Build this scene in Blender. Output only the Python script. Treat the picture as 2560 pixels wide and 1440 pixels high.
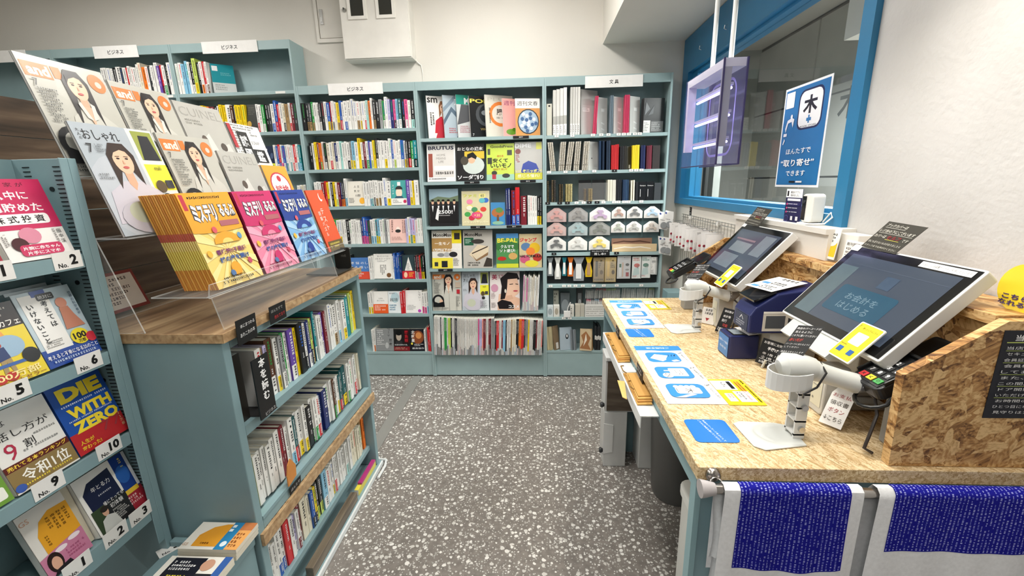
import bpy, math, random
from mathutils import Vector, Matrix
V = Vector
for o in list(bpy.data.objects): bpy.data.objects.remove(o)
S = bpy.context.scene
C = S.collection
# ---------------------------------------------------------------- camera
cam = bpy.data.cameras.new('camera'); cam.sensor_width = 36.0; cam.lens = 1071.13 / 2560 * 36
cam.clip_start = 0.02; cam.clip_end = 60
co = bpy.data.objects.new('camera', cam); C.objects.link(co); S.camera = co
_p, _y, _r = .2404615, -.0606249, -.0225664
fw = V((math.sin(_y) * math.cos(_p), math.cos(_y) * math.cos(_p), -math.sin(_p)))
rt = V((math.cos(_y), -math.sin(_y), 0)); up = rt.cross(fw)
rt, up = rt * math.cos(_r) + up * math.sin(_r), up * math.cos(_r) - rt * math.sin(_r)
mw = Matrix((rt, up, -fw)).transposed().to_4x4(); mw.translation = V((0, 0, 1.5)); co.matrix_world = mw
# ---------------------------------------------------------------- world, light, exposure
S.view_settings.view_transform = 'Standard'; S.view_settings.look = 'None'
S.view_settings.exposure = 0.0; S.view_settings.gamma = 1.0; S.view_settings.use_curve_mapping = False
W = bpy.data.worlds.new('world'); S.world = W; W.use_nodes = True
W.node_tree.nodes['Background'].inputs[0].default_value = (1, .98, .95, 1)
W.node_tree.nodes['Background'].inputs[1].default_value = .22
def area(name, loc, sx, sy, power, col=(1, .97, .92), rot=(0, 0, 0)):
    l = bpy.data.lights.new(name, 'AREA'); l.shape = 'RECTANGLE'; l.size = sx; l.size_y = sy; l.energy = power; l.color = col
    o = bpy.data.objects.new(name, l); C.objects.link(o); o.location = loc; o.rotation_euler = rot; return o
CEIL = 3.0
LAMPS = [(-2.6, 1.9, 24), (-.3, 2.1, 27), (-1.9, .5, 10), (.0, .5, 15), (-2.9, -.8, 6), (-.6, -1.3, 8)]
for i, (x, y, p) in enumerate(LAMPS): area('tube_light', (x, y, CEIL - .075), .22, 1.2, p)
# ---------------------------------------------------------------- colour + materials
def lin(h):
    if not isinstance(h, str): return h
    r = []
    for i in (0, 2, 4):
        c = int(h[i:i + 2], 16) / 255
        r.append(c / 12.92 if c <= .04045 else ((c + .055) / 1.055) ** 2.4)
    return tuple(r)
def nmat(name):
    m = bpy.data.materials.new(name); m.use_nodes = True
    return m, m.node_tree.nodes, m.node_tree.links, m.node_tree.nodes['Principled BSDF']
def attr_mat(name, rough=.5, spec=.5, metal=0, noise=.05, nscale=30, coat=0, bump=0):
    m, N, L, b = nmat(name)
    a = N.new('ShaderNodeAttribute'); a.attribute_name = 'Col'
    t = N.new('ShaderNodeTexNoise'); t.inputs['Scale'].default_value = nscale; t.inputs['Detail'].default_value = 3
    g = N.new('ShaderNodeTexCoord'); L.new(g.outputs['Object'], t.inputs['Vector'])
    r = N.new('ShaderNodeMapRange'); r.inputs['From Min'].default_value = .3; r.inputs['From Max'].default_value = .7
    r.inputs['To Min'].default_value = 1 - noise; r.inputs['To Max'].default_value = 1 + noise * .6
    L.new(t.outputs['Fac'], r.inputs['Value'])
    x = N.new('ShaderNodeVectorMath'); x.operation = 'MULTIPLY'
    L.new(a.outputs['Color'], x.inputs[0]); L.new(r.outputs['Result'], x.inputs[1]); L.new(x.outputs['Vector'], b.inputs['Base Color'])
    b.inputs['Roughness'].default_value = rough; b.inputs['Specular IOR Level'].default_value = spec; b.inputs['Metallic'].default_value = metal
    b.inputs['Coat Weight'].default_value = coat
    if bump:
        u = N.new('ShaderNodeBump'); u.inputs['Strength'].default_value = bump; u.inputs['Distance'].default_value = .002
        L.new(t.outputs['Fac'], u.inputs['Height']); L.new(u.outputs['Normal'], b.inputs['Normal'])
    return m
PAPER = attr_mat('paper_print', .55, .3, noise=.03)
GLOSS = attr_mat('glossy_cover', .28, .4, noise=.02)
PAINT = attr_mat('powder_coated_steel', .45, .4, noise=.05, nscale=9)
PLAST = attr_mat('plastic', .38, .5, noise=.02)
METAL = attr_mat('brushed_metal', .25, .5, metal=1, noise=.05, nscale=60)
CLOTH = attr_mat('cotton_cloth', .9, .1, noise=.06, nscale=120, bump=.3)
def clear_mat(name, col=(1, 1, 1), a=.12, rough=.03):
    m, N, L, b = nmat(name)
    b.inputs['Base Color'].default_value = (*col, 1); b.inputs['Roughness'].default_value = rough
    b.inputs['Alpha'].default_value = a; b.inputs['Specular IOR Level'].default_value = .8
    t = N.new('ShaderNodeTexNoise'); t.inputs['Scale'].default_value = 6
    r = N.new('ShaderNodeMapRange'); r.inputs['To Min'].default_value = a * .8; r.inputs['To Max'].default_value = a * 1.2
    L.new(t.outputs['Fac'], r.inputs['Value']); L.new(r.outputs['Result'], b.inputs['Alpha'])
    return m
ACRYL = clear_mat('clear_acrylic', (.95, .97, .97), .05)
ACEDGE = clear_mat('acrylic_edge', (.92, .96, .96), .38, .15)
FILM = clear_mat('shrink_film', (1, 1, 1), .07, .08)
VINYL = clear_mat('clear_vinyl', (1, 1, 1), .02, .06)
VIOLET = clear_mat('violet_acrylic', lin('5F5A9E'), .15, .05)
def glass_mat():
    m, N, L, b = nmat('window_glass'); out = N['Material Output']
    tr = N.new('ShaderNodeBsdfTransparent'); tr.inputs[0].default_value = (.80, .83, .83, 1)
    gl = N.new('ShaderNodeBsdfGlossy'); gl.inputs['Roughness'].default_value = .02
    fr = N.new('ShaderNodeFresnel'); fr.inputs[0].default_value = 1.35
    tn = N.new('ShaderNodeTexNoise'); tn.inputs['Scale'].default_value = .8
    bu = N.new('ShaderNodeBump'); bu.inputs['Strength'].default_value = .008; L.new(tn.outputs['Fac'], bu.inputs['Height']); L.new(bu.outputs['Normal'], gl.inputs['Normal'])
    ge = N.new('ShaderNodeNewGeometry'); nb = N.new('ShaderNodeMath'); nb.operation = 'SUBTRACT'; nb.inputs[0].default_value = 1; L.new(ge.outputs['Backfacing'], nb.inputs[1])
    fm_ = N.new('ShaderNodeMath'); fm_.operation = 'MULTIPLY'; L.new(fr.outputs[0], fm_.inputs[0]); L.new(nb.outputs[0], fm_.inputs[1])
    mx = N.new('ShaderNodeMixShader'); L.new(fm_.outputs[0], mx.inputs[0]); L.new(tr.outputs[0], mx.inputs[1]); L.new(gl.outputs[0], mx.inputs[2])
    L.new(mx.outputs[0], out.inputs['Surface']); return m
GLASS = glass_mat()
def emit_mat(name, col, s):
    m, N, L, b = nmat(name); b.inputs['Base Color'].default_value = (*col, 1)
    b.inputs['Emission Color'].default_value = (*col, 1); b.inputs['Emission Strength'].default_value = s; return m
LAMPM = emit_mat('lamp_diffuser', (1, .97, .92), 9); LEDM = emit_mat('violet_led_tube', lin('CFC8FF'), 2.6)
def ramp(N, stops):
    r = N.new('ShaderNodeValToRGB'); e = r.color_ramp.elements
    while len(e) < len(stops): e.new(.5)
    for k, (p, c) in zip(e, stops): k.position = p; k.color = (*lin(c), 1)
    return r
def wall_mat(name, col, stain, bs=.15):
    m, N, L, b = nmat(name); g = N.new('ShaderNodeTexCoord')
    t = N.new('ShaderNodeTexNoise'); t.inputs['Scale'].default_value = 2.2; t.inputs['Detail'].default_value = 6; L.new(g.outputs['Object'], t.inputs[0])
    r = ramp(N, [(.35, stain), (.65, col)]); L.new(t.outputs['Fac'], r.inputs[0]); L.new(r.outputs[0], b.inputs['Base Color'])
    t2 = N.new('ShaderNodeTexNoise'); t2.inputs['Scale'].default_value = 70; L.new(g.outputs['Object'], t2.inputs[0])
    u = N.new('ShaderNodeBump'); u.inputs['Strength'].default_value = bs; u.inputs['Distance'].default_value = .003
    L.new(t2.outputs['Fac'], u.inputs['Height']); L.new(u.outputs['Normal'], b.inputs['Normal']); b.inputs['Roughness'].default_value = .8; return m
WALLM = wall_mat('white_wall_paint', 'DEDAD2', 'DAD6CE'); PLASTER = wall_mat('rough_plaster', 'CFCDCB', 'BDBBB8', .5)
BLUEM = wall_mat('blue_window_paint', '2779A6', '23709B', .05); BLUEM.node_tree.nodes['Principled BSDF'].inputs['Roughness'].default_value = .4
TILEM = wall_mat('grey_corridor_panel', 'A9ABA6', 'A0A29E', .05)
def terrazzo():
    m, N, L, b = nmat('terrazzo'); g = N.new('ShaderNodeTexCoord')
    cols = None
    def chips(scale, size, seed):
        mp = N.new('ShaderNodeMapping'); mp.inputs['Location'].default_value = (seed, seed * 2, 0); L.new(g.outputs['Object'], mp.inputs[0])
        w = N.new('ShaderNodeTexNoise'); w.inputs['Scale'].default_value = scale * .9; L.new(mp.outputs[0], w.inputs[0])
        ad = N.new('ShaderNodeMixRGB'); ad.blend_type = 'ADD'; ad.inputs[0].default_value = .5 / scale; L.new(mp.outputs[0], ad.inputs[1]); L.new(w.outputs['Color'], ad.inputs[2])
        v = N.new('ShaderNodeTexVoronoi'); v.inputs['Scale'].default_value = scale; L.new(ad.outputs[0], v.inputs[0])
        sp = N.new('ShaderNodeSeparateColor'); L.new(v.outputs['Color'], sp.inputs[0])
        mm = N.new('ShaderNodeMath'); mm.operation = 'MULTIPLY'; mm.inputs[1].default_value = size; L.new(sp.outputs[0], mm.inputs[0])
        lt = N.new('ShaderNodeMath'); lt.operation = 'LESS_THAN'; L.new(v.outputs['Distance'], lt.inputs[0]); L.new(mm.outputs[0], lt.inputs[1]); return lt, sp
    base = N.new('ShaderNodeTexNoise'); base.inputs['Scale'].default_value = 40; L.new(g.outputs['Object'], base.inputs[0])
    r = ramp(N, [(.3, '77716C'), (.7, '8A847E')]); L.new(base.outputs['Fac'], r.inputs[0]); cur = r.outputs[0]
    for sc, sz, sd, c1, c2 in ((100, .46, 3.1, 'D0CEC9', 'ABA8A2'), (52, .5, 0, 'EAE8E3', 'C9C6C0')):
        k, sp = chips(sc, sz, sd)
        cr = ramp(N, [(.2, c2), (.8, c1)]); L.new(sp.outputs[1], cr.inputs[0])
        mx = N.new('ShaderNodeMixRGB'); L.new(k.outputs[0], mx.inputs[0]); L.new(cur, mx.inputs[1]); L.new(cr.outputs[0], mx.inputs[2]); cur = mx.outputs[0]
    L.new(cur, b.inputs['Base Color']); b.inputs['Roughness'].default_value = .34; b.inputs['Specular IOR Level'].default_value = .35; return m
TERR = terrazzo()
def osb(name, c1, c2, c3, scale, dark=.75):
    m, N, L, b = nmat(name); g = N.new('ShaderNodeTexCoord'); cur = None; hgt = None
    for k, ang in enumerate(((.4, .5, .3), (-.7, .9, -1.1), (.2, -.8, 1.4), (1.1, 2.2, -.5))):
        mp = N.new('ShaderNodeMapping'); mp.inputs['Rotation'].default_value = ang; mp.inputs['Location'].default_value = (k * 3.7, k * 1.3, k * 2.1); mp.inputs['Scale'].default_value = (scale, scale, scale); L.new(g.outputs['Object'], mp.inputs[0])
        wv = N.new('ShaderNodeTexNoise'); wv.inputs['Scale'].default_value = 1.5; L.new(mp.outputs[0], wv.inputs[0])
        ad = N.new('ShaderNodeMixRGB'); ad.blend_type = 'ADD'; ad.inputs[0].default_value = .25; L.new(mp.outputs[0], ad.inputs[1]); L.new(wv.outputs['Color'], ad.inputs[2])
        st = N.new('ShaderNodeMapping'); st.inputs['Scale'].default_value = (1, 6.5, 6); L.new(ad.outputs[0], st.inputs[0])
        v = N.new('ShaderNodeTexVoronoi'); v.inputs['Scale'].default_value = 1; L.new(st.outputs[0], v.inputs[0])
        sp = N.new('ShaderNodeSeparateColor'); L.new(v.outputs['Color'], sp.inputs[0])
        gs = N.new('ShaderNodeMapping'); gs.inputs['Scale'].default_value = (1.3, 22, 18); L.new(ad.outputs[0], gs.inputs[0])
        gn = N.new('ShaderNodeTexNoise'); gn.inputs['Scale'].default_value = 1; gn.inputs['Detail'].default_value = 3; L.new(gs.outputs[0], gn.inputs[0])
        mx_ = N.new('ShaderNodeMath'); mx_.operation = 'MULTIPLY_ADD'; mx_.inputs[1].default_value = .75; L.new(gn.outputs['Fac'], mx_.inputs[0])
        ml = N.new('ShaderNodeMath'); ml.operation = 'MULTIPLY'; ml.inputs[1].default_value = .34; L.new(sp.outputs[0], ml.inputs[0]); L.new(ml.outputs[0], mx_.inputs[2])
        r = ramp(N, [(.32, c1), (.5, c2), (.7, c3)]); L.new(mx_.outputs[0], r.inputs[0])
        if cur is None: cur = r.outputs[0]; hgt = mx_.outputs[0]
        else:
            th = N.new('ShaderNodeMath'); th.operation = 'GREATER_THAN'; th.inputs[1].default_value = .58; L.new(sp.outputs[1], th.inputs[0])
            mx = N.new('ShaderNodeMixRGB'); L.new(th.outputs[0], mx.inputs[0]); L.new(cur, mx.inputs[1]); L.new(r.outputs[0], mx.inputs[2]); cur = mx.outputs[0]
    L.new(cur, b.inputs['Base Color']); b.inputs['Roughness'].default_value = .5
    u = N.new('ShaderNodeBump'); u.inputs['Strength'].default_value = .2; u.inputs['Distance'].default_value = .002; L.new(hgt, u.inputs['Height']); L.new(u.outputs['Normal'], b.inputs['Normal']); return m
OSB = osb('strand_board', '5E3814', 'AE7F46', 'DDB982', 7.5); OSBL = osb('fine_strand_worktop', 'A28252', 'CBAE80', 'E6D2AC', 34)
def plank(name, c1, c2, c3, sc=(1.2, 14, 14)):
    m, N, L, b = nmat(name); g = N.new('ShaderNodeTexCoord')
    mp = N.new('ShaderNodeMapping'); mp.inputs['Scale'].default_value = sc; L.new(g.outputs['Object'], mp.inputs[0])
    t = N.new('ShaderNodeTexNoise'); t.inputs['Scale'].default_value = 2; t.inputs['Detail'].default_value = 8; t.inputs['Distortion'].default_value = .4; L.new(mp.outputs[0], t.inputs[0])
    r = ramp(N, [(.3, c1), (.5, c2), (.72, c3)]); L.new(t.outputs['Fac'], r.inputs[0]); L.new(r.outputs[0], b.inputs['Base Color']); b.inputs['Roughness'].default_value = .4; return m
WOODTOP = plank('reclaimed_wood_laminate', '5E4834', '8E7254', 'C4A982', (11, 1.1, 11)); WOODEDGE = plank('wood_edge_band', '8F6F4B', 'B0906A', 'C8AB84', (30, 22, 30))
DARKW = plank('brown_oak_laminate', '4E4438', '62564A', '74675A', (3, 3, 20)); DARKB = plank('dark_reclaimed_planks', '362C24', '574739', '776553', (14, 1.2, 14)); BARK = plank('raw_timber', '4E443A', '6F6353', '8C806C', (20, 1.5, 20))
# ---------------------------------------------------------------- mesh building
class MB:
    def __init__(s): s.v = []; s.f = []; s.c = []; s.m = []
    def face(s, pts, col, mi=0):
        n = len(s.v); s.v += [tuple(p) for p in pts]; s.f.append(tuple(range(n, n + len(pts)))); s.c.append(lin(col)); s.m.append(mi); return s
    def mesh(s, vs, fs, col, mi=0):
        n = len(s.v); s.v += [tuple(p) for p in vs]; c = lin(col)
        for f in fs: s.f.append(tuple(n + i for i in f)); s.c.append(c); s.m.append(mi)
        return s
    def obox(s, O, U, Vv, W, col, mi=0, cols=None):
        O = V(O); U = V(U); Vv = V(Vv); W = V(W)
        p = [O, O + U, O + U + Vv, O + Vv, O + W, O + U + W, O + U + Vv + W, O + Vv + W]
        F = {'w0': (0, 3, 2, 1), 'w1': (4, 5, 6, 7), 'v0': (0, 1, 5, 4), 'v1': (3, 7, 6, 2), 'u0': (0, 4, 7, 3), 'u1': (1, 2, 6, 5)}
        n = len(s.v); s.v += [tuple(q) for q in p]
        for k, f in F.items():
            s.f.append(tuple(n + i for i in f)); s.c.append(lin((cols or {}).get(k, col))); s.m.append(mi)
        return s
    def box(s, x0, x1, y0, y1, z0, z1, col, mi=0, cols=None):
        return s.obox((x0, y0, z0), (x1 - x0, 0, 0), (0, y1 - y0, 0), (0, 0, z1 - z0), col, mi, cols)
    def prism(s, poly, O, U, Vv, W, col, mi=0, side=None):
        O = V(O); U = V(U); Vv = V(Vv); W = V(W); n = len(poly); a = [O + U * x + Vv * y for x, y in poly]
        b = [q + W for q in a]; k = len(s.v); s.v += [tuple(q) for q in a + b]
        s.f.append(tuple(range(k + n - 1, k - 1, -1))); s.c.append(lin(side or col)); s.m.append(mi)
        s.f.append(tuple(range(k + n, k + 2 * n))); s.c.append(lin(col)); s.m.append(mi)
        for i in range(n):
            j = (i + 1) % n; s.f.append((k + i, k + j, k + n + j, k + n + i)); s.c.append(lin(side or col)); s.m.append(mi)
        return s
    def tube(s, pts, r, col, n=8, mi=0, closed=False):
        pts = [V(p) for p in pts]; rs = r if isinstance(r, (list, tuple)) else [r] * len(pts); k = len(s.v); m = len(pts); prev = None
        for i, p in enumerate(pts):
            t = (pts[(i + 1) % m] - pts[i - 1]) if closed else (pts[min(i + 1, m - 1)] - pts[max(i - 1, 0)])
            t = t.normalized() if t.length > 1e-9 else V((0, 0, 1))
            if prev is None: a = t.orthogonal().normalized()
            else:
                a = prev - t * prev.dot(t); a = a.normalized() if a.length > 1e-6 else t.orthogonal().normalized()
            prev = a; b = t.cross(a)
            for j in range(n):
                g = 2 * math.pi * j / n; s.v.append(tuple(p + (a * math.cos(g) + b * math.sin(g)) * rs[i]))
        c = lin(col)
        for i in range(m if closed else m - 1):
            for j in range(n):
                i2 = (i + 1) % m; j2 = (j + 1) % n
                s.f.append((k + i * n + j, k + i * n + j2, k + i2 * n + j2, k + i2 * n + j)); s.c.append(c); s.m.append(mi)
        if not closed:
            s.f.append(tuple(range(k + n - 1, k - 1, -1))); s.f.append(tuple(range(k + (m - 1) * n, k + m * n))); s.c += [c, c]; s.m += [mi, mi]
        return s
    def cyl(s, p0, p1, r0, col, r1=None, n=16, mi=0): return s.tube([p0, p1], [r0, r0 if r1 is None else r1], col, n, mi)
    def grid(s, fn, nu, nv, col, mi=0):
        k = len(s.v)
        for j in range(nv + 1):
            for i in range(nu + 1): s.v.append(tuple(fn(i / nu, j / nv)))
        for j in range(nv):
            for i in range(nu):
                a = k + j * (nu + 1) + i; s.f.append((a, a + 1, a + nu + 2, a + nu + 1)); s.m.append(mi)
                s.c.append(lin(col((i + .5) / nu, (j + .5) / nv) if callable(col) else col))
        return s
    def build(s, name, mat, parent=None, loc=None, smooth=False, bevel=0):
        if parent is not None:
            r = parent
            while r.parent: r = r.parent
            org = r.location
        else:
            if loc is None:
                xs, ys, zs = zip(*s.v); loc = ((min(xs) + max(xs)) / 2, (min(ys) + max(ys)) / 2, min(zs))
            org = V(loc)
        me = bpy.data.meshes.new(name); ox, oy, oz = org
        me.from_pydata([(x - ox, y - oy, z - oz) for x, y, z in s.v], [], s.f)
        at = me.color_attributes.new('Col', 'FLOAT_COLOR', 'CORNER'); d = []
        for f, c in zip(s.f, s.c): d += [c[0], c[1], c[2], 1.0] * len(f)
        at.data.foreach_set('color', d)
        for m in (mat if isinstance(mat, (list, tuple)) else [mat]): me.materials.append(m)
        me.polygons.foreach_set('material_index', s.m)
        if smooth: me.polygons.foreach_set('use_smooth', [True] * len(s.f))
        me.update()
        o = bpy.data.objects.new(name, me); C.objects.link(o)
        if parent is not None: o.parent = parent
        else: o.location = org
        if bevel:
            w = o.modifiers.new('bevel', 'BEVEL'); w.width = bevel; w.segments = 2; w.limit_method = 'ANGLE'; w.angle_limit = math.radians(40)
        if smooth and not bevel:
            e = o.modifiers.new('edges', 'EDGE_SPLIT'); e.split_angle = math.radians(42)
        return o
def tag(o, label, cat, group=None, kind=None):
    if label: o['label'] = label
    if cat: o['category'] = cat
    if group: o['group'] = group
    if kind: o['kind'] = kind
    return o
def thing(name, loc, label, cat, group=None):
    o = bpy.data.objects.new(name, None); C.objects.link(o); o.location = loc; o.empty_display_size = .05; return tag(o, label, cat, group)
def struct(o): o['kind'] = 'structure'; return o
def rrect(w, h, r, n=4, x=0, y=0):
    out = []
    for cx, cy, a0 in ((w - r, h - r, 0), (r, h - r, 90), (r, r, 180), (w - r, r, 270)):
        for k in range(n + 1):
            a = math.radians(a0 + 90 * k / n); out.append((x + cx + r * math.cos(a), y + cy + r * math.sin(a)))
    return out
# ---------------------------------------------------------------- print: flat shapes and lettering laid on a face
_fc = bpy.data.curves.new('lettering', 'FONT'); _fo = bpy.data.objects.new('lettering', _fc); _fc.resolution_u = 2; _TC = {}
def glyphs(t, bold=0):
    k = (t, bold)
    if k not in _TC:
        _fc.body = t; _fc.offset = bold; _fc.align_x = 'LEFT'; m = _fo.to_mesh()
        vs = [(v.co.x, v.co.y) for v in m.vertices]; fs = [tuple(p.vertices) for p in m.polygons]; _fo.to_mesh_clear()
        if not vs: vs, fs = [(0, 0), (.1, 0), (.1, .1)], [(0, 1, 2)]
        xs = [a for a, b in vs]; ys = [b for a, b in vs]; _TC[k] = (vs, fs, min(xs), max(xs), min(ys), max(ys))
    return _TC[k]
def clip01(q):
    for ax, lim, sg in ((0, 0, 1), (0, 1, -1), (1, 0, 1), (1, 1, -1)):
        out = []; n = len(q)
        for i in range(n):
            a, b = q[i], q[(i + 1) % n]; da, db = (a[ax] - lim) * sg, (b[ax] - lim) * sg
            if da >= 0: out.append(a)
            if (da > 0 and db < 0) or (da < 0 and db > 0):
                t = da / (da - db); out.append((a[0] + (b[0] - a[0]) * t, a[1] + (b[1] - a[1]) * t))
        q = out
        if len(q) < 3: return []
    return q
def prt(mb, O, U, Vv, N, w, h, items, lift=.0005, mi=0):
    """items in 0..1 cover coordinates: r rect, e ellipse, p polygon, t text, tv vertical text, g/gv rows/columns of tiny print"""
    O = V(O); U = V(U).normalized(); Vv = V(Vv).normalized(); N = V(N).normalized()
    def P(x, y, k): return O + U * (x * w) + Vv * (y * h) + N * (lift * (1 + k * .3))
    for k, it in enumerate(items):
        a = it[0]
        if a == 'r':
            x0, y0, x1, y1, c = it[1:6]; mb.face([P(x0, y0, k), P(x1, y0, k), P(x1, y1, k), P(x0, y1, k)], c, mi)
        elif a == 'rr':
            x0, y0, x1, y1, c, r = it[1:7]; q = rrect((x1 - x0) * w, (y1 - y0) * h, r * w); mb.face([P(x0 + x / w, y0 + y / h, k) for x, y in q], c, mi)
        elif a == 'e':
            cx, cy, rx, ry, c = it[1:6]; a0, a1 = it[6:8] if len(it) > 7 else (0, 360); n = 18
            q = clip01([(cx + rx * math.cos(math.radians(a0 + (a1 - a0) * i / n)), cy + ry * math.sin(math.radians(a0 + (a1 - a0) * i / n))) for i in range(n if a1 - a0 >= 360 else n + 1)])
            if q: mb.face([P(x, y, k) for x, y in q], c, mi)
        elif a == 'p':
            q = clip01(it[1])
            if q: mb.face([P(x, y, k) for x, y in q], it[2], mi)
        elif a in ('t', 'tv'):
            txt, cx, cy, hh, c = it[1:6]; op = it[6] if len(it) > 6 else {}
            if a == 'tv':
                n = len(txt); st = hh * op.get('gap', 1.08)
                for i, ch in enumerate(txt):
                    vs, fs, x0, x1, y0, y1 = glyphs(ch, op.get('b', 0)); sc = hh * h * .95 * op.get('s', 1)
                    mb.mesh([P(cx + (vx - (x0 + x1) / 2) * sc / w, cy + ((n - 1) / 2 - i) * st + (vy - (y0 + y1) / 2) * sc / h, k) for vx, vy in vs], fs, c, mi)
                continue
            vs, fs, x0, x1, y0, y1 = glyphs(txt, op.get('b', 0)); sy = hh * h / max(y1 - y0, .35); sx = sy
            if 'w' in op: sx = op['w'] * w / (x1 - x0)
            al = op.get('al', 'c'); xr = {'c': (x0 + x1) / 2, 'l': x0, 'r': x1}[al]; ro = math.radians(op.get('rot', 0)); cr, sr = math.cos(ro), math.sin(ro)
            q = []
            for vx, vy in vs:
                dx = (vx - xr) * sx; dy = (vy - (y0 + y1) / 2) * sy; dx, dy = dx * cr - dy * sr, dx * sr + dy * cr; q.append(P(cx + dx / w, cy + dy / h, k))
            mb.mesh(q, fs, c, mi)
        elif a in ('g', 'gv'):
            x0, y0, x1, y1, rows, c = it[1:7]; rg = random.Random(int((x0 * 91 + y0 * 57 + rows * 13 + w * 900) * 1000))
            W_, H_ = ((x1 - x0) * w, (y1 - y0) * h) if a == 'g' else ((y1 - y0) * h, (x1 - x0) * w)
            ph = H_ / rows; gh = ph * .62
            for r in range(rows):
                t = 0; end = W_ * (rg.uniform(.6, 1) if rows > 1 else 1)
                while t + gh < end:
                    gw = gh * rg.choice((.6, .85, .95)); m = rg.random()
                    if m > .06:
                        for (b0, b1) in ([(0, .4), (.6, 1)] if m < .45 else [(0, .28), (.36, .64), (.74, 1)] if m < .7 else [(.1, .9)]):
                            l0 = t + gw * rg.uniform(0, .2); l1 = t + gw * rg.uniform(.75, 1); v0 = r * ph + gh * b0; v1 = r * ph + gh * b1
                            if a == 'g': q = [(x0 + l0 / w, y1 - v0 / h), (x0 + l0 / w, y1 - v1 / h), (x0 + l1 / w, y1 - v1 / h), (x0 + l1 / w, y1 - v0 / h)]
                            else: q = [(x1 - v0 / w, y1 - l0 / h), (x1 - v1 / w, y1 - l0 / h), (x1 - v1 / w, y1 - l1 / h), (x1 - v0 / w, y1 - l1 / h)]
                            mb.face([P(x, y, k) for x, y in q], c, mi)
                    t += gw + gh * .22
    return mb
ORD = lambda n: f"{n}{'th' if 10 <= n % 100 <= 20 else {1: 'st', 2: 'nd', 3: 'rd'}.get(n % 10, 'th')}"
# ================================================================ the setting
YW = 3.318; XR = 1.04; YF = 3.138
struct(MB().box(-5, 4.2, -3.6, 6, -.1, 0, 'FFFFFF').build('floor', TERR))
struct(MB().box(-5, XR, YW, YW + .12, 0, CEIL, 'FFFFFF').build('wall_back', WALLM))
struct(MB().box(-5.12, -5, -3.6, YW, 0, CEIL, 'FFFFFF').build('wall_left', WALLM))
struct(MB().box(-5, XR + .2, -3.6, YW + .12, CEIL, CEIL + .1, 'FFFFFF').build('ceiling', WALLM))
wr = MB().box(XR, XR + .14, 1.505, 3.45, 0, 1.33, 'FFFFFF').box(XR, XR + .14, 3.302, 3.45, 1.33, CEIL, 'FFFFFF').box(XR, XR + .14, 1.505, 3.45, 2.415, CEIL, 'FFFFFF')
struct(wr.build('wall_right', WALLM)); struct(MB().box(XR, XR + .14, -3.6, 1.505, 0, CEIL, 'FFFFFF').build('wall_right_front', PLASTER))
struct(MB().box(.467, XR, -3.6, YW, 2.42, CEIL, 'FFFFFF').build('ceiling_beam', WALLM))
# low white upstand under the near half of the window, with its ledge
struct(MB().box(.955, XR, 1.46, 2.13, .9, 1.312, 'FFFFFF').box(.945, XR, 1.46, 2.135, 1.312, 1.33, 'FFFFFF').build('trim_1', WALLM))
# corridor seen through the window
cw = MB(); cw.box(2.75, 2.8, 0, 6, 0, 3, '4A4D4E'); struct(cw.build('wall_corridor', PAINT))
struct(MB().box(1.18, 2.8, 5.9, 6, 0, 3, 'FFFFFF').build('wall_corridor_end', TILEM)); struct(MB().box(1.18, 2.8, 0, 6, 3, 3.1, 'FFFFFF').build('ceiling_corridor', WALLM))
wc = bpy.data.objects['wall_corridor']
for i in range(5):
    for j in range(4):
        MB().box(2.735, 2.752, .05 + i * 1.18, 1.205 + i * 1.18, .02 + j * .74, .742 + j * .74, 'FFFFFF').build('panel', TILEM, wc)
struct(MB().box(2.0, 2.75, 2.2, 3.2, 2.35, 3, 'FFFFFF').build('ceiling_beam_corridor', WALLM))
for nm, x, y, w, c in (('dark_mullion', 1.62, 4.35, .07, '3A3C3C'), ('pale_mullion', 1.6, 4.1, .12, '9DA19E'), ('pale_mullion', 1.62, 4.75, .16, 'A2A6A4')):
    struct(MB().box(x, x + .06, y, y + w, 0, 3, c).build(nm, PAINT))
area('corridor_fill', (2.0, 2.6, 2.3), .3, 2.4, 190, (1, .98, .95));  # added area light without a fixture, brightens the corridor behind the glass
# ---- window
win = bpy.data.objects.new('window_1', None); C.objects.link(win); win.location = (XR, 2.4, 1.33); struct(win)
fr = MB(); x0, x1 = XR - .02, XR + .1
fr.box(x0, x1, 1.505, 3.302, 1.33, 1.37, 'FFFFFF').box(x0, x1, 1.505, 3.302, 2.19, 2.415, 'FFFFFF').box(x0, x1, 1.505, 1.56, 1.37, 2.19, 'FFFFFF').box(x0, x1, 3.19, 3.302, 1.37, 2.19, 'FFFFFF')
fr.build('window_frame', BLUEM, win)
f2 = MB(); x0, x1 = XR + .012, XR + .09
f2.box(x0, x1, 1.56, 1.6, 1.37, 2.19, 'FFFFFF').box(x0, x1, 3.1, 3.19, 1.37, 2.19, 'FFFFFF').box(x0, x1, 1.6, 3.1, 1.37, 1.385, 'FFFFFF').box(x0, x1, 1.6, 3.1, 2.175, 2.19, 'FFFFFF').build('inner_frame', BLUEM, win)
MB().box(XR + .045, XR + .053, 1.6, 3.1, 1.385, 2.175, 'FFFFFF').build('pane', GLASS, win)
h = MB()
for y in (2.96, 2.6): h.tube([(XR - .02, y, 2.29), (XR - .034, y, 2.288), (XR - .036, y, 2.272), (XR - .024, y, 2.268)], .003, 'E8E8E8')
h.build('hook', METAL, win)
# shop mark on the outside of the glass
dm = MB(); prt(dm, (XR + .056, 1.74, 1.69), (0, -1, 0), (0, 0, 1), (1, 0, 0), .13, .12, [('t', '木', .5, .5, .9, '2A2C2E', {'b': .02})]); dm.build('window_lettering', PAPER, win)
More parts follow.
